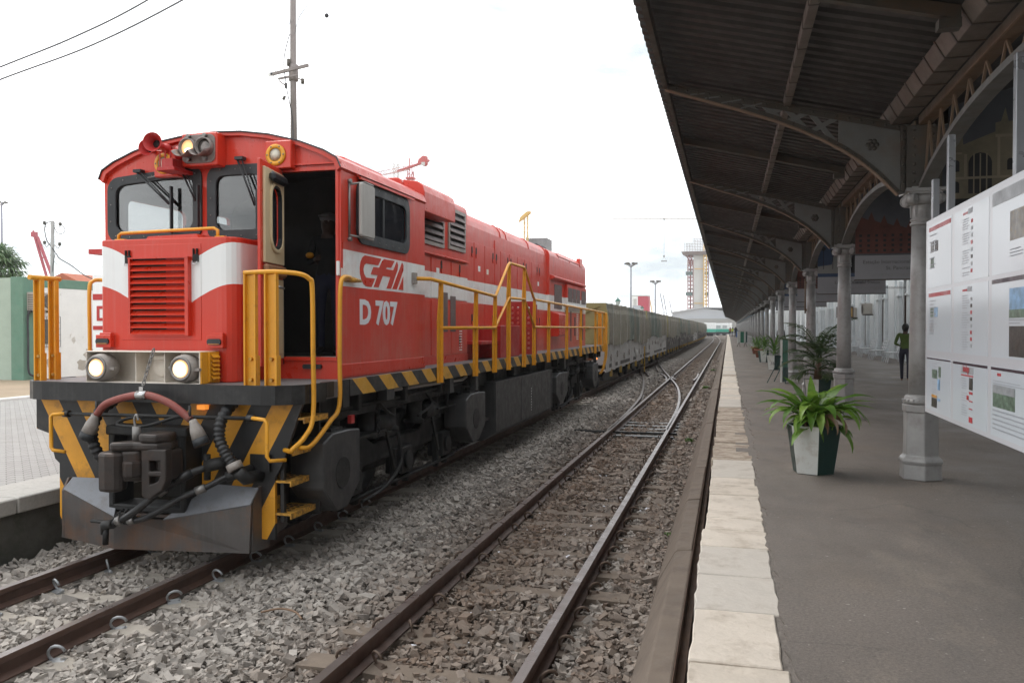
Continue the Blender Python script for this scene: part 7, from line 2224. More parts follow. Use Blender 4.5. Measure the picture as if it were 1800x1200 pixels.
person('person in dark clothes standing half hidden between the far columns', (3.0, 51.0, PZ), rad(30), 1.72, m_blackc, m_blackc, {})
crew = person('person in dark clothes and pale cap standing inside the cab doorway', (-4.98 + 0.62, 6.26 + 2.25, 1.742), rad(10), 1.62, m_blackc, m_navy, {'elbowl': (-0.24, 0.0, 1.10), 'handl': (-0.10, -0.2, 1.12), 'elbowr': (0.27, 0.06, 1.1), 'handr': (0.23, -0.1, 0.9)}, hair=False, cap_m=m_greycap)
o = MB(); o.sph((-4.50, 8.33, 2.86), 0.05, 12, 8, (1, 0.6, 0.7)); o = o.build('yellow_cup', m_yel); tag(o, 'small yellow object held up in front of the person in the cab doorway', 'cup')
j = MB(); j.prism([(-0.16, 0.0), (0.16, 0.0), (0.19, 0.55), (0.07, 0.72), (-0.07, 0.72), (-0.19, 0.55)], 'xz', -0.05, 0.05)
j = j.build('hi_vis_jacket', M('lime_jacket', (0.16, 0.20, 0.03), 0.8, var=0.3, vs=8), bevel=0.03, loc=(-3.86, 8.7, 2.62)); tag(j, 'lime work jacket hanging inside the cab beyond the open doorway', 'jacket')
for k, (x, y, tm, lm, lb_) in enumerate(((0.75, 150, m_hivis, m_blackc, 'person in a yellow safety vest at the far end of the platform'), (1.15, 142, m_navy, m_blackc, 'person in dark clothes walking at the front of the far platform group'), (0.35, 156, m_orange, m_blackc, 'person in orange standing with the far platform group'), (1.45, 160, m_navy, m_jeans, 'person in blue at the back of the far platform group'))):
    person(lb_, (x, y, PZ), random.uniform(-0.4, 0.4), 1.72, tm, lm, {'stride': 0.4}, detail=False, group='people at the far end of the platform')
bx = MB(); bx.box(-0.5, 0.5, -0.4, 0.4, 0, 1.0); bx.box(-0.55, 0.55, -0.45, 0.45, 1.0, 1.06); bx = bx.build('blue_cart', M('blue_cart_paint', (0.03, 0.14, 0.42), 0.5), bevel=0.03, loc=(1.75, 148, PZ)); tag(bx, 'blue cart standing by the columns at the far platform end', 'cart')
# ------------------------------------------------------------------ freight wagons
def tarpmat():
    m, nt, b = nodes('patched_tarpaulin')
    p = pos(nt)
    f = mapr(nt, noise(nt, pos(nt, (0.1, 0.15, 0.15)), 1.0, 3), 0.50, 0.58)
    c = mixc(nt, f, (0.235, 0.215, 0.170), (0.125, 0.150, 0.128))
    f2 = mapr(nt, noise(nt, pos(nt, (0.1, 0.5, 0.1)), 1.7, 2), 0.56, 0.62)
    c = mixc(nt, f2, c, (0.19, 0.165, 0.135))
    c = weather(nt, c, 0.18, 3, dirt=(0.26, 0.235, 0.17), damt=0.4, ds=2, streak=(0.06, 0.055, 0.04), samt=0.5)
    finish(nt, b, c, 0.85, 0.0)
    bn = nt.nodes.new('ShaderNodeBump'); bn.inputs['Strength'].default_value = 1.0; bn.inputs['Distance'].default_value = 0.07
    hgt = mth(nt, 'ADD', noise(nt, pos(nt, (2, 6.5, 0.7)), 1.0, 4, 0.55), mth(nt, 'MULTIPLY', noise(nt, p, 5.0, 5), 0.35))
    nt.links.new(hgt, bn.inputs['Height']); nt.links.new(bn.outputs[0], b.inputs['Normal'])
    return m
m_tarp = tarpmat()
m_tarpend = M('olive_tarpaulin', (0.26, 0.23, 0.10), 0.8, var=0.25, vs=2, dirt=(0.12, 0.11, 0.06), damt=0.5, ds=2)
m_wside = M('bare_grey_wagon_side', (0.40, 0.385, 0.375), 0.6, var=0.16, vs=2, dirt=(0.20, 0.15, 0.12), damt=0.6, ds=2.5, streak=(0.24, 0.20, 0.17), samt=0.35)
m_wdark = M('brown_black_wagon_side', (0.055, 0.045, 0.04), 0.75, var=0.3, vs=2, dirt=(0.12, 0.09, 0.07), damt=0.5, ds=2.5, streak=(0.16, 0.13, 0.11), samt=0.3)
m_wyel = M('dull_yellow_stake', (0.35, 0.22, 0.04), 0.7, var=0.2)
WL = 12.6
def wagon_parts(side_m, seed, tarp_drop):
    r = random.Random(seed)
    nr = np.random.default_rng(seed)
    out = []
    hw = 1.28
    b = MB(); b.box(-hw, hw, 0.0, WL, 0.78, 0.90); b.box(-0.35, 0.35, -0.35, WL + 0.35, 0.62, 0.86); b.box(-hw + 0.1, hw - 0.1, 0.05, WL - 0.05, 0.9, 2.35)
    out.append(('body', b.mesh('body', m_wdark), None))
    pl = []
    for s in (-1, 1):
        y = 0.0
        while y < WL - 0.1:
            w = r.uniform(0.42, 0.72); w = min(w, WL - y)
            b = MB(); d = r.uniform(-0.012, 0.012); zb = r.uniform(0.66, 0.70)
            b.box(min(s * (hw - 0.03), s * (hw + d)), max(s * (hw - 0.03), s * (hw + d)), y + 0.004, y + w - 0.004, zb, 1.85)
            pl.append(('side_panel', b.mesh('side_panel', side_m), None)); y += w
    for y in (0.0, WL - 0.03):
        b = MB(); b.box(-hw, hw, y, y + 0.03, 0.7, 2.2); pl.append(('end_panel', b.mesh('end_panel', side_m), None))
    out += pl
    b = MB()
    for s in (-1, 1):
        for k in range(7):
            y = 0.9 + k * 1.75 + r.uniform(-0.15, 0.15)
            z = r.uniform(1.0, 1.4)
            b.box(min(s * hw, s * (hw + 0.05)), max(s * hw, s * (hw + 0.05)), y, y + 0.28, z, z + 0.05); b.box(min(s * hw, s * (hw + 0.04)), max(s * hw, s * (hw + 0.04)), y + 0.1, y + 0.14, z - 0.1, z + 0.12)
    out.append(('side_fittings', b.mesh('side_fittings', m_grey), 'stuff'))
    b = MB()
    for s in (-1, 1):
        for k in range(5):
            y = 1.2 + k * 2.5
            b.box(min(s * (hw - 0.05), s * (hw + 0.03)), max(s * (hw - 0.05), s * (hw + 0.03)), y, y + 0.10, 0.48, 0.72)
    out.append(('stake', b.mesh('stake', m_wyel), 'stuff'))
    b = MB()
    for yc in (2.1, WL - 2.1):
        for s in (-1, 1):
            b.prism([(yc - 1.2, 0.5), (yc - 1.0, 0.36), (yc - 0.5, 0.3), (yc + 0.5, 0.3), (yc + 1.0, 0.36), (yc + 1.2, 0.5), (yc + 0.6, 0.66), (yc - 0.6, 0.66)], 'yz', s * 0.98 - 0.06, s * 0.98 + 0.06)
        b.box(-0.95, 0.95, yc - 0.2, yc + 0.2, 0.4, 0.7)
    b.box(-0.3, 0.3, 3.4, WL - 3.4, 0.45, 0.78); b.box(-1.0, 1.0, 5.4, 6.0, 0.4, 0.75)
    out.append(('bogie_frames', b.mesh('bogie_frames', m_under), None))
    b = MB()
    for yc in (2.1, WL - 2.1):
        for dy_ in (-0.87, 0.87):
            for s in (-1, 1):
                b.lathe((s * 0.53, yc + dy_, 0.43), [(0.05, s * 0.07), (0.36, s * 0.06), (0.45, s * 0.03), (0.46, -s * 0.05), (0.43, -s * 0.07)], 20, 'x')
            b.cyl((-0.55, yc + dy_, 0.43), (0.55, yc + dy_, 0.43), 0.07, 8)
    out.append(('wheels', b.mesh('wheels', m_under), None))
    # tarpaulin: one sheet over the load, hanging in folds down both sides
    ny, nc = 110, 34
    P_ = np.zeros((ny, nc, 3))
    top = 2.84
    ridge = nr.uniform(-0.05, 0.05, ny)
    for k in range(3):
        ridge = np.convolve(np.pad(ridge, 2, 'edge'), np.ones(5) / 5, 'valid')
    ph = nr.uniform(0, 6, 6)
    for i in range(ny):
        y = -0.06 + (WL + 0.12) * i / (ny - 1)
        drop = tarp_drop + 0.07 * math.sin(y * 0.9 + ph[0]) + 0.03 * math.sin(y * 3.1 + ph[1]) + nr.uniform(-0.012, 0.012)
        if seed % 2 and y > 10.5:
            drop += 0.18
        for j in range(nc):
            u = j / (nc - 1) * 2 - 1
            s = 1 if u > 0 else -1
            a = abs(u)
            if a < 0.46:
                x = s * a / 0.44 * (hw - 0.02); z = top + 0.02 * (1 - a / 0.46) + ridge[i] + 0.02 * math.sin(y * 5 + u * 4)
            else:
                q = (a - 0.46) / 0.54
                fold = 0.045 * math.sin(y * 7.0 + ph[2] + 1.2 * math.sin(y * 2.3)) + 0.022 * math.sin(y * 15 + ph[3])
                x = s * (hw - 0.02 + 0.075 * min(1, q * 5) + fold * min(1, q * 1.8)); z = top + ridge[i] * 0.8 - q * drop - 0.02
            P_[i, j] = (x, y, z)
    V = P_.reshape(-1, 3)
    F = [(i * nc + j, i * nc + j + 1, (i + 1) * nc + j + 1, (i + 1) * nc + j) for i in range(ny - 1) for j in range(nc - 1)]
    b = MB(); b.add([tuple(v) for v in V], F, True)
    for k_ in range(len(F)):
        if k_ % (nc - 1) in (6, 7, 8, nc - 10, nc - 9, nc - 8):
            b.sm[k_] = False
    out.append(('tarpaulin', b.mesh('tarpaulin', m_tarp), None))
    b = MB()
    n = nc
    for i, yy in ((0, -0.08), (ny - 1, WL + 0.08)):
        loop = [tuple(P_[i, j]) for j in range(nc)]
        b.prism([(x, z) for x, y, z in loop], 'xz', yy, yy + 0.02)
    b.bar((-1.1, -0.10, 1.7), (1.1, -0.10, 2.75), 0.05, 0.012); b.bar((-0.3, -0.10, 1.5), (1.2, -0.10, 2.3), 0.03, 0.012)
    out.append(('end_tarpaulin', b.mesh('end_tarpaulin', m_tarpend), None))
    b = MB()
    for k in range(16):
        y = 0.5 + k * 0.76
        b.sph((hw + 0.02, y, top - 0.32), 0.05, 8, 6, (0.35, 0.6, 1.2))
    out.append(('tarpaulin_eyelets', b.mesh('tarpaulin_eyelets', m_dark), 'stuff'))
    for k in range(6):
        y = 0.9 + k * 2.1 + r.uniform(-0.3, 0.3)
        b = MB(); b.tube([(hw + 0.075, y, 1.25), (hw + 0.085, y + 0.1, 2.2), (hw + 0.06, y + 0.12, top - 0.02), (0, y + 0.2, top + 0.07), (-hw - 0.05, y + 0.2, top), (-hw - 0.08, y + 0.2, 1.25)], 0.009, 5)
        out.append(('lashing_rope', b.mesh('lashing_rope', m_mirror), None))
    return out
variants = [wagon_parts(m_wside, 3, 1.28), wagon_parts(m_wside, 4, 1.20), wagon_parts(m_wdark, 6, 1.36), wagon_parts(m_wdark, 7, 1.12)]
wl_ = ['first freight wagon behind the locomotive, grey sides under an olive tarpaulin', 'second freight wagon, pale grey sides under a greener tarpaulin', 'third freight wagon, dark sides under a brownish tarpaulin', 'fourth freight wagon, dark sides with short green tarpaulin']
order = [0, 1, 2, 3, 2, 1, 3, 2, 3, 2, 1, 3, 2, 3]
y = 25.75
for k, q in enumerate(order):
    yb = bend(y)
    dx = bend(y + WL) - yb
    t = thing('freight_wagon', wl_[k] if k < 4 else 'tarpaulin covered freight wagon in the distant part of the train', 'freight wagon', (T1X + yb, y, 0), math.atan2(-dx, WL), 'freight wagons behind the locomotive')
    for nme, me, kd in variants[q]:
        if k > 5 and nme in ('side_panel',) :
            pass
        o = link(nme, me, t)
        if kd:
            o['kind'] = kd
    if k == 0:
        MB().lathe((1.30, 8.6, 1.02), [(0.0, 0.06), (0.14, 0.05), (0.17, 0.0), (0.17, -0.04)], 16, 'x').build('handbrake_wheel', m_mirror, t)
        b = MB(); b.bar((1.35, 11.7, 1.25), (1.34, 11.75, 0.1), 0.05); b.build('hanging_strap', m_wyel, t)
    y += WL + 0.85

# ------------------------------------------------------------------ passenger coaches at the far end
m_cwhite = M('coach_white', (0.70, 0.72, 0.72), 0.4, var=0.05)
m_cgreen = M('coach_green', (0.03, 0.33, 0.24), 0.4, var=0.08)
for k, (x, y, ry, lb_) in enumerate(((-4.4, 229, 14, 'white passenger coach with green waist at the end of the freight train'), (0.9, 243, 78, 'farthest white and green coach, seen side on beyond the platform'))):
    t = thing('passenger_coach', lb_, 'passenger coach', (x, y, 0), rad(ry), 'white and green passenger coaches')
    MB().box(-1.3, 1.3, 0, 17.5, 1.0, 3.5).build('body', m_cwhite, t, bevel=0.15)
    MB().box(-1.32, 1.32, -0.02, 17.52, 1.05, 1.9).build('green_band', m_cgreen, t)
    b = MB()
    for i in range(9):
        for s in (-1, 1):
            b.box(min(s * 1.3, s * 1.325), max(s * 1.3, s * 1.325), 1.0 + i * 1.8, 2.2 + i * 1.8, 2.1, 2.85)
    b.build('windows', M('coach_window_grey', (0.36, 0.38, 0.39), 0.3), t, kind='stuff')
    b = MB(); b.box(-1.2, 1.2, 0.3, 17.2, 0.5, 1.0)
    for yy in (2, 3.8, 13.5, 15.3):
        b.cyl((-0.9, yy, 0.45), (0.9, yy, 0.45), 0.44, 14)
    b.build('running_gear', m_under, t)

# ------------------------------------------------------------------ poles, cables
m_pole = M('weathered_steel_pole', (0.24, 0.21, 0.20), 0.7, var=0.12, streak=(0.12, 0.09, 0.08), samt=0.4)
m_wire = M('black_cable', (0.03, 0.03, 0.035), 0.6)
bp = thing('utility_pole', 'tall weathered utility pole with a short crossarm rising behind the locomotive cab', 'utility pole', (-21.4, 38.0, LZ))
b = MB(); b.tube([(0.1, 0, 0), (0.02, 0, 8), (0, 0, 11.2)], [0.16, 0.145, 0.14], 12); b.tube([(0, 0, 11.2), (-0.02, 0, 14.8), (0.0, 0, 22)], [0.165, 0.155, 0.14], 12); b.tube([(0, 0, 9.0), (0, 0, 9.1)], 0.20, 12); b.build('pole', m_pole, bp)
b = MB(); b.bar((-1.15, -0.22, 14.55), (0.95, -0.22, 14.85), 0.12, 0.14); b.bar((-0.75, -0.2, 14.3), (0.35, -0.2, 14.42), 0.09); b.bar((-0.7, -0.2, 14.2), (-0.3, -0.2, 13.9), 0.06); b.bar((0.2, -0.2, 14.35), (0.65, -0.2, 14.1), 0.06); b.cyl((0, 0, 14.2), (0, 0, 15.0), 0.24, 10); b.build('crossarm', m_pole, bp)
b = MB(); b.cyl((0.62, -0.2, 13.95), (0.62, -0.2, 14.2), 0.09, 8); b.cyl((-0.32, -0.2, 13.8), (-0.32, -0.2, 14.05), 0.07, 8); b.cyl((-0.45, -0.25, 13.2), (-0.35, -0.25, 13.4), 0.07, 8); b.cyl((-0.15, -0.22, 14.9), (-0.15, -0.22, 15.25), 0.09, 8); b.build('insulator', m_irond, bp)
MB().box(-1.3, -1.05, -0.28, -0.18, 14.48, 14.64).build('white_tip', m_white, bp)
b = MB(); b.tube(smooth_path([(-0.1, -0.2, 16.5), (-0.4, -0.25, 15.2), (-0.25, -0.25, 13.8), (-0.1, -0.22, 13.0), (0.05, -0.2, 12), (0.08, -0.2, 9)]), 0.022, 6); b.build('down_cable', m_wire, bp)
def cable(name, pts, r, label, n=8):
    o = MB().tube(smooth_path(pts, n), r, 5).mesh(name, m_wire)
    o = link(name, o); tag(o, label, 'cable')
    return o
cable('overhead_cable', [(-38, 24, 8.6), (-31, 24, 9.9), (-25.1, 24, 11.34), (-21.9, 24, 12.13), (-18.95, 24, 13.1), (-14, 24.0, 15.2), (-8, 24, 18.2)], 0.026, 'upper of two dark cables crossing the sky over the yard')
cable('overhead_cable', [(-38, 24, 8.2), (-31, 24, 9.5), (-25.1, 24, 10.9), (-21.2, 24, 11.78), (-17.58, 24, 12.97), (-13, 24, 14.8), (-8, 24, 17.2)], 0.026, 'lower of two dark cables crossing the sky over the yard')
cable('thin_wire', [(-24.0, 37.8, 9.4), (-23.6, 37.8, 11.3), (-22.9, 37.8, 13.77), (-22.1, 37.8, 15.6), (-21.45, 37.8, 17.6)], 0.012, 'thin drooping wire hanging from the tall pole down to the cab roof')
cable('thin_wire', [(-21.2, 37.8, 16.9), (-20.95, 37.8, 17.7), (-20.24, 37.8, 18.6), (-19.4, 37.8, 20.2)], 0.012, 'thin wire running up and away from the tall pole')
b = MB(); b.sph((-15.43, 30, 14.42), 0.085, 12, 8); b.tube(smooth_path([(-15.43, 30, 14.45), (-15.3, 30, 14.6), (-15.04, 30, 14.6), (-13.5, 30, 14.5), (-9, 30, 14.45), (-2, 30, 14.6)]), 0.004, 4)
o = b.build('cable_ball', m_wire); tag(o, 'small dark ball on a thin wire high in the sky beside the tall pole', 'cable ball')

lp2 = thing('utility_pole', 'slim pole with four dark insulators and looped cables behind the white wall', 'utility pole', (-28.65, 30, LZ))
b = MB(); b.tube([(-0.12, 0, 0), (0.02, 0, 6.35)], [0.09, 0.075], 8); b.build('pole', M('pale_pole', (0.35, 0.34, 0.33), 0.7), lp2)
for x, z in ((-0.42, 6.28), (0.42, 6.2), (-0.42, 5.42), (0.38, 5.33)):
    b = MB(); b.lathe((x, 0, z), [(0.03, -0.08), (0.07, -0.05), (0.05, -0.01), (0.075, 0.02), (0.04, 0.07), (0.0, 0.08)], 10); b.tube(smooth_path([(x, 0, z - 0.06), (x * 0.75, 0, z - 0.2), (x * 0.3, 0, z - 0.05), (0, 0, z - 0.1)]), 0.012, 5); b.build('insulator', m_irond, lp2)
b = MB()
b.tube(smooth_path([(0.0, -0.05, 6.3), (-0.25, -0.05, 6.26), (-0.36, -0.05, 6.0), (-0.25, -0.05, 5.5), (0.0, -0.05, 5.2), (0.2, -0.05, 4.95)]), 0.02, 5)
b.tube(smooth_path([(0.0, 0.05, 6.25), (0.4, 0.05, 6.2), (0.62, 0.05, 5.95), (0.45, 0.05, 5.78), (0.2, 0.05, 5.85), (0.05, 0.05, 6.1)]), 0.014, 5)
b.tube(smooth_path([(0.2, -0.05, 4.95), (0.1, -0.05, 4.6), (0.02, -0.05, 4.1)]), 0.012, 5)
b.build('pole_cable', m_wire, lp2)
cable('service_cable', [(-28.45, 30, 5.33), (-28.2, 29.9, 5.1), (-27.5, 29.8, 4.77), (-26.5, 29.6, 4.26), (-25.0, 29.2, 3.9), (-22.5, 28.5, 3.62)], 0.022, 'dark service cable sagging from the slim pole behind the white wall')

# ------------------------------------------------------------------ white walled yard building
m_wh = M('weathered_whitewash', (0.78, 0.78, 0.76), 0.85, var=0.06, dirt=(0.44, 0.40, 0.35), damt=0.8, ds=1.3, lo=0.62, hi=0.66)
m_gr = M('green_wall_paint', (0.13, 0.235, 0.175), 0.8, var=0.12, dirt=(0.07, 0.25, 0.17), damt=0.4, ds=1.5)
m_grp = M('pale_green_wall', (0.36, 0.44, 0.37), 0.8, var=0.08)
YB = thing('yard_building', 'low whitewashed yard building with green trim and a barred window', 'building', (-21.6, 21.4, LZ))
MB().box(-9, 0, 0.4, 30, 0, 3.22).build('wall', m_wh, YB)
b = MB(); b.box(-9, 0.012, 0.35, 30, 2.98, 3.28); b.build('green_coping', m_gr, YB, bevel=0.01)
MB().box(-0.45, 0.03, -0.02, 0.41, 0, 3.28).build('green_pilaster', m_gr, YB, bevel=0.01)
MB().box(-9, -0.45, 0.05, 0.4, 0, 3.26).build('green_end_wall', m_grp, YB)
for y0, y1, z0, z1 in ((0.62, 1.42, 1.10, 1.98), (3.1, 4.0, 0.85, 1.99)):
    w = MB().box(0.005, 0.02, y0 + 0.04, y1 - 0.04, z0 + 0.04, z1 - 0.04).build('window', M('dim_window', (0.10, 0.095, 0.08), 0.4, var=0.3), YB)
    b = MB(); b.box(0.01, 0.05, y0, y1, z0 - 0.04, z0); b.build('sill', m_wh, w)
    b = MB()
    for k in range(7):
        y = y0 - 0.03 + (y1 - y0 + 0.06) * k / 6; b.bar((0.07, y, z0 - 0.06), (0.07, y, z1 + 0.06), 0.014)
    for k in range(6):
        z = z0 - 0.06 + (z1 - z0 + 0.12) * k / 5; b.bar((0.075, y0 - 0.03, z), (0.075, y1 + 0.03, z), 0.014)
    b.build('window_grating', m_steel, w)
b = MB()
r2 = random.Random(3)
for k in range(5):
    y, z = r2.uniform(0.6, 3.2), r2.uniform(0.25, 0.75)
    b.prism([(y + 0.32 * math.cos(a) * r2.uniform(0.5, 1.1), z + 0.26 * math.sin(a) * r2.uniform(0.5, 1.1)) for a in np.linspace(0, 2 * pi, 12, endpoint=False)], 'yz', 0.0, 0.003 + 0.001 * k)
b.build('peeled_plaster', M('bare_plaster', (0.42, 0.38, 0.33), 0.9, var=0.15), YB)
ac = thing('air_conditioner', 'air conditioner outdoor unit on the white wall behind the yellow stanchions', 'air conditioner', (-21.58, 21.95, 2.92))
MB().box(0, 0.34, -0.42, 0.42, -0.30, 0.28).build('casing', m_acw, ac, bevel=0.015)
b = MB(); b.lathe((0.342, 0.12, 0), [(0.0, 0.0), (0.18, 0.004), (0.22, 0.02), (0.23, 0.0)], 20, 'x'); b.build('fan', m_irond, ac)
b = MB()
for k in range(9):
    b.box(0.05, 0.3, -0.425, -0.42, -0.26 + k * 0.055, -0.235 + k * 0.055)
b.build('intake_grille', m_irond, ac)
b = MB(); b.box(0, 0.4, -0.4, -0.36, -0.36, -0.3); b.box(0, 0.4, 0.36, 0.4, -0.36, -0.3); b.build('wall_bracket', m_irond, ac)
cable('drain_hose', [(-21.4, 21.55, 2.62), (-21.5, 21.5, 2.45), (-21.5, 21.5, 1.6), (-21.5, 21.5, 0.75), (-21.45, 21.6, 0.55), (-21.4, 21.9, 0.53), (-21.4, 22.1, 0.6)], 0.035, 'black hose running down the white wall from the air conditioner')
weed(-21.2, 24.6, LZ, 50, 0.35, 'small green bush at the foot of the white wall')
rfh = thing('house', 'house with an orange tiled gable just showing above the white wall', 'house', (-37.5, 40, LZ))
MB().box(-3, 3.0, 0, 7, 0, 3.6).build('wall', m_cream, rfh)
MB().prism([(-3.3, 3.5), (3.3, 3.5), (0.2, 4.85)], 'xz', -0.3, 7.3).build('roof', M('orange_tiles', (0.42, 0.13, 0.07), 0.8, var=0.15), rfh)
sg = thing('station_sign', 'red and white signboard partly hidden behind the locomotive nose', 'sign', (-12.4, 14.0, LZ))
b = MB(); b.box(0.0, 1.9, 0, 0.25, 0.9, 2.72); b.build('white_panel', m_white, sg)
b = MB(); b.box(-0.05, 1.95, -0.05, 0.3, 3.14, 3.24); b.build('red_canopy', m_redflat, sg)
b = MB(); b.box(0.01, 1.9, -0.012, 0.0, 2.22, 2.34); b.box(0.01, 1.9, -0.012, 0.0, 1.62, 1.70); b.box(0.10, 0.16, -0.012, 0.0, 1.80, 2.1); b.box(0.16, 0.4, -0.012, 0.0, 2.04, 2.1); b.box(0.16, 0.4, -0.012, 0.0, 1.80, 1.86); b.build('red_stripe', m_redflat, sg)
b = MB(); b.box(0.2, 0.3, 0.1, 0.2, 0, 3.2); b.box(1.6, 1.7, 0.1, 0.2, 0, 3.2); b.build('post', m_grey, sg)

# ------------------------------------------------------------------ palm tree and masts on the left
pt = thing('palm_tree', 'fan palm tree rising over the green walled yard building', 'tree', (-36.6, 34.5, LZ))
MB().tube([(0, 0, 0), (0.1, 0, 2.5), (0, 0, 4.6)], [0.32, 0.24, 0.22], 10).build('trunk', M('palm_bark', (0.16, 0.12, 0.09), 0.9, var=0.25, vs=8), pt)
m_fan2 = [leafmat('fan_leaf_a', (0.085, 0.15, 0.06), (0.15, 0.23, 0.10)), leafmat('fan_leaf_b', (0.055, 0.11, 0.045), (0.11, 0.18, 0.08))]
rp = random.Random(11)
for k in range(58):
    az = k * 2.4; el = 1.25 - 1.9 * (k / 58) + rp.uniform(-0.1, 0.1)
    d = Vector((math.cos(az) * math.cos(el), math.sin(az) * math.cos(el), math.sin(el))); c0 = Vector((0, 0, 4.6)); c1 = c0 + d * rp.uniform(0.8, 1.1)
    t_ = Vector((-math.sin(az), math.cos(az), 0)); u_ = t_.cross(d)
    b = MB(); b.tube([c0, c1], 0.025, 5)
    for j in range(17):
        a = rad(-115 + 230 * j / 16); l = 0.95 * (1 - 0.25 * abs(j - 8) / 8) * rp.uniform(0.85, 1.1)
        o_ = (d * math.cos(a) + t_ * math.sin(a)).normalized(); n_ = u_.cross(o_) * 0.05
        m1 = c1 + o_ * l * 0.6; m2 = c1 + o_ * l + Vector((0, 0, -l * rp.uniform(0.3, 0.6)))
        b.add([c1, m1 + n_, m1 - n_, m2], [(0, 1, 2), (2, 1, 3)])
    b.build('fan_leaf', m_fan2[k % 2], pt)
m_mast = M('haze_pale_mast_steel', (0.24, 0.25, 0.29), 0.6)  # pale tone also puts distance haze into the harbour cranes' colour
def mast(x, y, h, label, r=0.22):
    t = thing('floodlight_mast', label, 'floodlight mast', (x, y, LZ), 0)
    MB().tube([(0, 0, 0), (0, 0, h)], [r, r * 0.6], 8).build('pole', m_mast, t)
    b = MB()
    for a in range(0, 360, 60):
        dx, dy = 1.0 * math.cos(rad(a)), 1.0 * math.sin(rad(a))
        b.bar((0, 0, h - 0.6), (dx, dy, h), 0.08); b.obox((dx, dy, h + 0.1), (0.5, 0.4, 0.35), Matrix.Rotation(rad(a), 3, 'Z'))
    b.build('lamp_head', m_irond, t)
mast(-156.9, 150, 29.6, 'slim floodlight mast above the palm tree', 0.3)
mast(-18.15, 160, 14.0, 'taller of two floodlight masts beyond the wagons')
mast(-16.03, 190, 12.2, 'shorter of two floodlight masts beyond the wagons')
rbm = thing('crane_boom', 'pair of red lattice boom legs leaning behind the slim pole', 'crane', (-67.5, 70, 0))
b = MB()
for dx in (0, 0.0):
    pass
A0, A1, B0 = Vector((-1.6, 0, 11.7)), Vector((0.35, 0, 6.0)), Vector((1.25, 0, 5.8))
b.bar(A0, A1, 0.2); b.bar(A0 + Vector((0.38, 0, -0.25)), B0, 0.22)
b.bar((-0.78, 0, 9.3), (-0.15, 0, 9.3), 0.12); b.obox(A0, (0.5, 0.4, 0.5), Matrix.Identity(3)); b.bar(A0, (-1.75, 0, 12.1), 0.12)
b.bar(A1, (0.9, 0, 0), 0.4); b.bar(B0, (2.6, 0, 0), 0.4)
b.build('boom_leg', M('faded_red_boom', (0.40, 0.085, 0.11), 0.6), rbm)
b = MB(); b.tube([(-1.4, 0, 11.5), (3.4, 0, 6.0)], 0.02, 4); b.build('boom_stay', m_wire, rbm)

# ------------------------------------------------------------------ port and building site skyline
m_conc = M('pale_concrete', (0.50, 0.50, 0.48), 0.85, var=0.08, vs=0.15, streak=(0.36, 0.35, 0.33), samt=0.3)
m_rsteel = M('red_oxide_steel', (0.24, 0.055, 0.045), 0.7, var=0.15)
m_ysteel = M('yellow_crane_steel', (0.60, 0.36, 0.06), 0.6, var=0.1)
m_reds = M('red_crane_steel', (0.46, 0.055, 0.045), 0.6, var=0.1)
m_whs = M('pale_crane_steel', (0.55, 0.50, 0.47), 0.6)
def lattice(b, p, q, w, step, bar=0.16, tri=False):
    p, q = Vector(p), Vector(q); d = (q - p); n = max(1, int(d.length / step)); d.normalize()
    a = Vector((0, 0, 1)) if abs(d.z) < 0.8 else Vector((1, 0, 0))
    x = d.cross(a).normalized() * (w / 2); z = x.normalized().cross(d) * (w / 2)
    cs = [x + z, -x + z, -x - z, x - z] if not tri else [z, -x - z, x - z]
    for c in cs:
        b.bar(p + c, q + c, bar)
    L_ = (q - p).length / n
    for i in range(n):
        for k in range(len(cs)):
            c0, c1 = cs[k], cs[(k + 1) % len(cs)]
            if i % 2:
                c0, c1 = c1, c0
            b.bar(p + d * (L_ * i) + c0, p + d * (L_ * (i + 1)) + c1, bar * 0.6)
TW = thing('bridge_pylon', 'tall concrete bridge pylon under construction with red steel scaffold legs', 'tower', (-11.3, 330, 0))
b = MB(); b.prism([(-1.75, -4), (1.95, -4), (1.95, 4), (-1.75, 4)], 'xy', 0, 30.5); b.box(-1.8, 2.0, -4.05, 4.05, 27.6, 27.8)
b.build('concrete_shaft', m_conc, TW)
for x in (-3.3, -2.2, 3.55):
    b = MB(); lattice(b, (x - 0.1, -3.5, 0), (x - 0.1, -3.5, 28.5), 0.9, 1.5, 0.30); s_ = -1 if x < 0 else 1
    b.bar((x, -3.5, 27.8), (x + s_ * 1.4, -3.5, 30.8), 0.35); b.bar((x, -3.5, 26.5), (x + s_ * 0.2, -3.5, 30.6), 0.35)
    b.build('scaffold_leg', m_rsteel, TW)
b = MB(); b.prism([(-6.2, 31.2), (-4.6, 30.2), (4.6, 30.2), (6.0, 31.2), (6.0, 31.5), (-6.2, 31.5)], 'xz', -6, 6); b.build('head_platform', M('shuttering_brown', (0.12, 0.085, 0.07), 0.8, var=0.2, vs=0.5), TW)
b = MB()
for x in np.arange(-5.0, 5.5, 0.6):
    zt = 36.3 if x > -2.0 else 34.8
    b.bar((x, -5.5, 31.5), (x, -5.5, zt), 0.13)
for z in np.arange(32.0, 36.4, 0.6):
    x0 = -4.6 if z < 34.9 else -2.0
    b.bar((x0, -5.5, z), (5.2, -5.5, z), 0.13)
b.build('rebar_cage', M('rebar_grey', (0.30, 0.24, 0.23), 0.8), TW)
b = MB()
for z in (22.6, 14.7):
    b.box(-4.6, -2.0, -4.4, -3.0, z, z + 1.3); b.box(2.6, 3.8, -4.4, -3.0, z, z + 1.2)
b.build('scaffold_cage', M('green_netting', (0.07, 0.11, 0.10), 0.8), TW)
b = MB()
for z in (5.5, 11.5, 17, 24.5):
    b.box(-3.4, -1.8, -4.6, -4.3, z, z + 0.25)
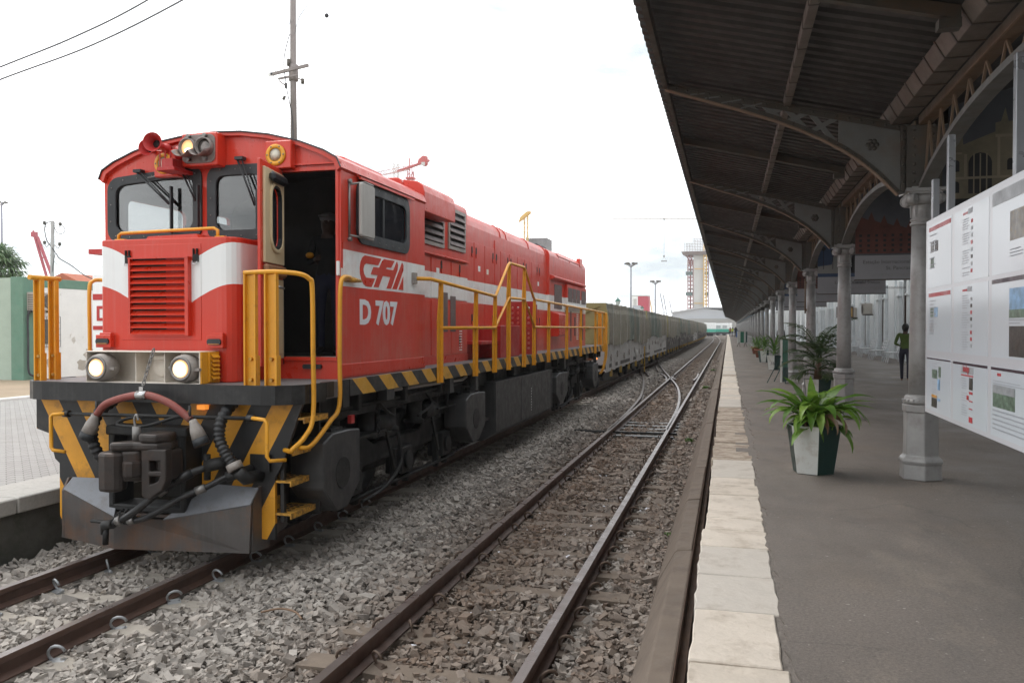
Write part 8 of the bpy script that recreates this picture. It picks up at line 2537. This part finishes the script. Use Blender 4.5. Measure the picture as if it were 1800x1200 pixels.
b.build('scaffold_tie', m_irond, TW)
tc1 = thing('tower_crane', 'yellow tower crane standing against the concrete bridge pylon', 'tower crane', (-8.62, 325, 0))
b = MB(); lattice(b, (0, 0, 0), (0, 0, 43.5), 1.0, 1.3, 0.30); b.build('mast', m_ysteel, tc1)
b = MB(); lattice(b, (4.0, 0, 44.2), (-36.8, 2.0, 46.0), 1.2, 2.0, 0.14, True); b.build('jib', m_whs, tc1)
b = MB(); b.tube([(-15.6, 1.2, 44.6), (-15.6, 1.2, 30.4)], 0.05, 4); b.box(-15.9, -15.3, 1, 1.4, 44.1, 44.7); b.box(-15.85, -15.35, 0.9, 1.5, 29.7, 30.4); b.bar((-15.6, 1.2, 29.7), (-16.6, 1.2, 28.3), 0.06); b.bar((-15.6, 1.2, 29.7), (-14.6, 1.2, 28.3), 0.06); b.box(-16.7, -14.5, 0.9, 1.5, 28.0, 28.3); b.build('hook_block', m_irond, tc1)
b = MB()
for z in (11.5, 24.7):
    b.box(-4.0, 0.0, -0.15, 0.15, z, z + 0.3)
b.build('mast_tie', m_ysteel, tc1)
tc2 = thing('tower_crane', 'red tower crane with a pale jib showing above the locomotive roof', 'tower crane', (-87.2, 220, 0))
b = MB(); lattice(b, (0, 0, 0), (0, 0, 46.5), 1.35, 1.6, 0.18); b.box(-1.1, 1.1, -1.1, 1.1, 44.2, 44.7); b.bar((-0.3, 0, 46.5), (-0.3, 0, 50.2), 0.25); b.bar((0.4, 0, 46.5), (0.4, 0, 49.8), 0.18)
for z in (34, 37, 40, 42.5):
    b.box(-1.6, -0.8, -0.5, 0.5, z, z + 0.35); b.box(0.8, 1.5, -0.5, 0.5, z, z + 0.3)
b.build('mast', m_reds, tc2)
b = MB(); lattice(b, (-0.2, 0, 47.6), (-11.8, -4, 44.9), 1.1, 1.4, 0.13, True); lattice(b, (-11.8, -4, 44.9), (-14.5, -5, 44.2), 1.1, 1.4, 0.13, True); b.build('jib', M('pale_red_steel', (0.55, 0.30, 0.28), 0.6), tc2)
b = MB(); b.prism([(-4.0, 46.4), (5.6, 49.0), (5.6, 49.5), (-4.0, 46.9)], 'xz', -0.5, 0.5); b.prism([(2.2, 48.2), (4.9, 48.9), (4.9, 50.4), (3.9, 50.6), (2.6, 49.6)], 'xz', -0.7, 0.7); b.cyl((4.1, -0.8, 48.6), (4.1, 0.8, 48.6), 0.85, 12); b.build('counter_jib', m_reds, tc2)
b = MB(); b.obox((4.1, -0.9, 48.2), (1.0, 0.2, 1.0), Matrix.Identity(3)); b.build('counterweight', m_conc, tc2)
tc3 = thing('tower_crane', 'yellow tower crane on top of the dark building behind the hood', 'tower crane', (-63.8, 262, 0))
b = MB(); lattice(b, (0, 0, 0), (0, 0, 38.6), 1.2, 1.5, 0.2); b.build('mast', m_ysteel, tc3)
b = MB(); b.prism([(-2.4, 36.6), (-1.4, 37.2), (1.6, 39.4), (1.5, 40.0), (0.3, 39.9), (-1.8, 38.2)], 'xz', -0.6, 0.6); b.build('counter_jib', m_ysteel, tc3)
o = MB().box(-3.5, 3.5, -4, 4, 0, 31.5)
for k in range(12):
    o.bar((-3.3 + 0.6 * k, -3.8, 31.5), (-3.3 + 0.6 * k, -3.8, 32.6 + 0.4 * (k % 3)), 0.12)
o = o.build('tower_block', M('unfinished_dark_block', (0.16, 0.15, 0.155), 0.9, var=0.3, vs=0.6), loc=(-60.8, 268, 0)); tag(o, 'unfinished dark grey tower block behind the yellow crane', 'building')
b = MB(); lattice(b, (-125, 300, 62), (-109.5, 300, 54.6), 1.2, 2.0, 0.12, True); lattice(b, (-125, 300, 0), (-125, 300, 66), 1.6, 2.2, 0.2)
o = b.build('tower_crane', m_whs); tag(o, 'pale distant tower crane jib sloping behind the locomotive roof', 'tower crane')
rw = thing('port_building', 'white and red port building beside the taller floodlight mast', 'building', (-24.2, 230, 0))
MB().box(-1.9, 0.0, 0, 5, 0, 10.9).build('white_part', m_white, rw); MB().box(0.0, 2.9, 0.05, 5, 0, 11.0).build('red_part', M('faded_red_cladding', (0.42, 0.03, 0.06), 0.6), rw)
MB().box(-1.9, 2.95, -0.02, 5, 10.9, 11.2).build('roof_edge', m_conc, rw); MB().box(-1.2, -0.3, -0.05, 0, 8.2, 10.2).build('window', m_conc, rw)
sh = MB(); sh.prism([(-3.4, 0), (3.4, 0), (3.4, 4.6), (0.8, 6.6), (-0.8, 6.6), (-3.4, 4.6)], 'xz', 0, 14); sh.box(-0.9, 0.9, 2, 4, 6.5, 7.6)
o = sh.build('grey_shed', M('pale_grey_cladding', (0.40, 0.42, 0.44), 0.7, var=0.06), loc=(-21.6, 200, 0)); tag(o, 'pale grey gabled shed behind the first wagons', 'building')
wh = thing('warehouse', 'wide pale warehouse with a low gable behind the bridge pylon', 'building', (-9.5, 285, 0))
MB().prism([(-8.8, 0), (12, 0), (12, 7.2), (1.5, 8.9), (-8.8, 7.3)], 'xz', 0, 40).build('wall', M('warehouse_blue_grey', (0.40, 0.42, 0.45), 0.7, var=0.05), wh)
MB().prism([(-9.2, 7.1), (1.5, 8.9), (13.2, 8.6), (13.2, 9.0), (1.5, 9.3), (-9.2, 7.6)], 'xz', -0.5, 40.5).build('roof', M('warehouse_roof', (0.44, 0.45, 0.47), 0.7), wh)
MB().box(-4, 13, -1, -0.02, 2.2, 5.3).build('loading_bay', M('bay_shade', (0.30, 0.30, 0.29), 0.8), wh)
ws = MB().prism([(-10, 0), (14, 0), (14, 8.6), (-10, 9.2)], 'xz', 0, 30)
o = ws.build('pale_shed', M('pale_shed_cladding', (0.50, 0.50, 0.50), 0.7, var=0.05), loc=(5.5, 300, 0)); tag(o, 'long pale shed closing the view under the canopy end', 'building')
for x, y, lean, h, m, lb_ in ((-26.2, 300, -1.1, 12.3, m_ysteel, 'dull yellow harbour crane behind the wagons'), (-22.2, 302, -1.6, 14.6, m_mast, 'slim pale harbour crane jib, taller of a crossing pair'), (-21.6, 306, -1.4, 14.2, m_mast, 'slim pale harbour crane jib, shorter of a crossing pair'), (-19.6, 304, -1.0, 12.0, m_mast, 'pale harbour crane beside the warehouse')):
    t = thing('harbour_crane', lb_, 'harbour crane', (x, y, 0))
    b = MB(); b.bar((0.45, 0, 3), (lean, 0, h), 0.16); b.bar((0.95, 0, 3), (lean + 0.1, 0, h), 0.16)
    for q in range(6):
        f0 = q / 6; b.bar((0.45 + (lean - 0.45) * f0, 0, 3 + (h - 3) * f0), (0.95 + (lean - 0.85) * (f0 + 0.12), 0, 3 + (h - 3) * (f0 + 0.12)), 0.09)
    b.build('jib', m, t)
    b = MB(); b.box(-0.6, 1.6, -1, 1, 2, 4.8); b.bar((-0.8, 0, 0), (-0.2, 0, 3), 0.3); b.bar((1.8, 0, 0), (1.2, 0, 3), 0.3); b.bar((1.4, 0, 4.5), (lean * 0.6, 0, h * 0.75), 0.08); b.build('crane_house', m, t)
def lamp(x, y, z, lb_):
    t = thing('street_lamp', lb_, 'street lamp', (x, y, LZ))
    MB().tube([(0, 0, 0), (0, 0, z - LZ - 0.3)], [0.07, 0.04], 8).build('post', m_irond, t)
    MB().lathe((0, 0, z - LZ), [(0.08, -0.3), (0.19, 0.05), (0.20, 0.06)], 6, sm=False).build('glass', M('lamp_glass_pale', (0.45, 0.5, 0.47), 0.3), t)
    MB().lathe((0, 0, z - LZ), [(0.22, 0.06), (0.10, 0.22), (0.03, 0.26), (0.02, 0.36), (0.0, 0.38)], 6, sm=False).build('cap', M('lamp_green', (0.02, 0.10, 0.07), 0.5), t)
lamp(-7.75, 60, 3.95, 'old fashioned green street lamp behind the first wagon')
lamp(-9.0, 90, 4.15, 'old fashioned street lamp behind the second wagon')
# far tree belt
m_fart = M('far_tree_green', (0.075, 0.09, 0.06), 0.9, var=0.3, vs=0.4)
b = MB()
rt = random.Random(2)
for k in range(260):
    x = rt.uniform(-5, 60); y = rt.uniform(296, 299)
    b.sph((x, y, rt.uniform(1, 4.8)), rt.uniform(0.9, 1.8), 6, 4)
o = b.build('far_trees', m_fart); tag(o, 'distant belt of low green trees beyond the platform end', 'trees', kind='stuff')
# ------------------------------------------------------------------ thin coastal haze
hz = MB().box(-175, 75, -60, 420, -1.5, 75)
hm = bpy.data.materials.new('haze_air'); hm.use_nodes = True
ht = hm.node_tree
ht.nodes.remove(ht.nodes['Principled BSDF'])
hv = ht.nodes.new('ShaderNodeVolumePrincipled')
hv.inputs['Color'].default_value = (0.97, 0.98, 1.0, 1)
hv.inputs['Density'].default_value = 0.0006
ht.links.new(hv.outputs[0], ht.nodes['Material Output'].inputs['Volume'])
ho = hz.build('haze', hm)
tag(ho, 'thin pale haze paling the far cranes and sheds', 'haze', kind='stuff')
S.cycles.volume_bounces = 0
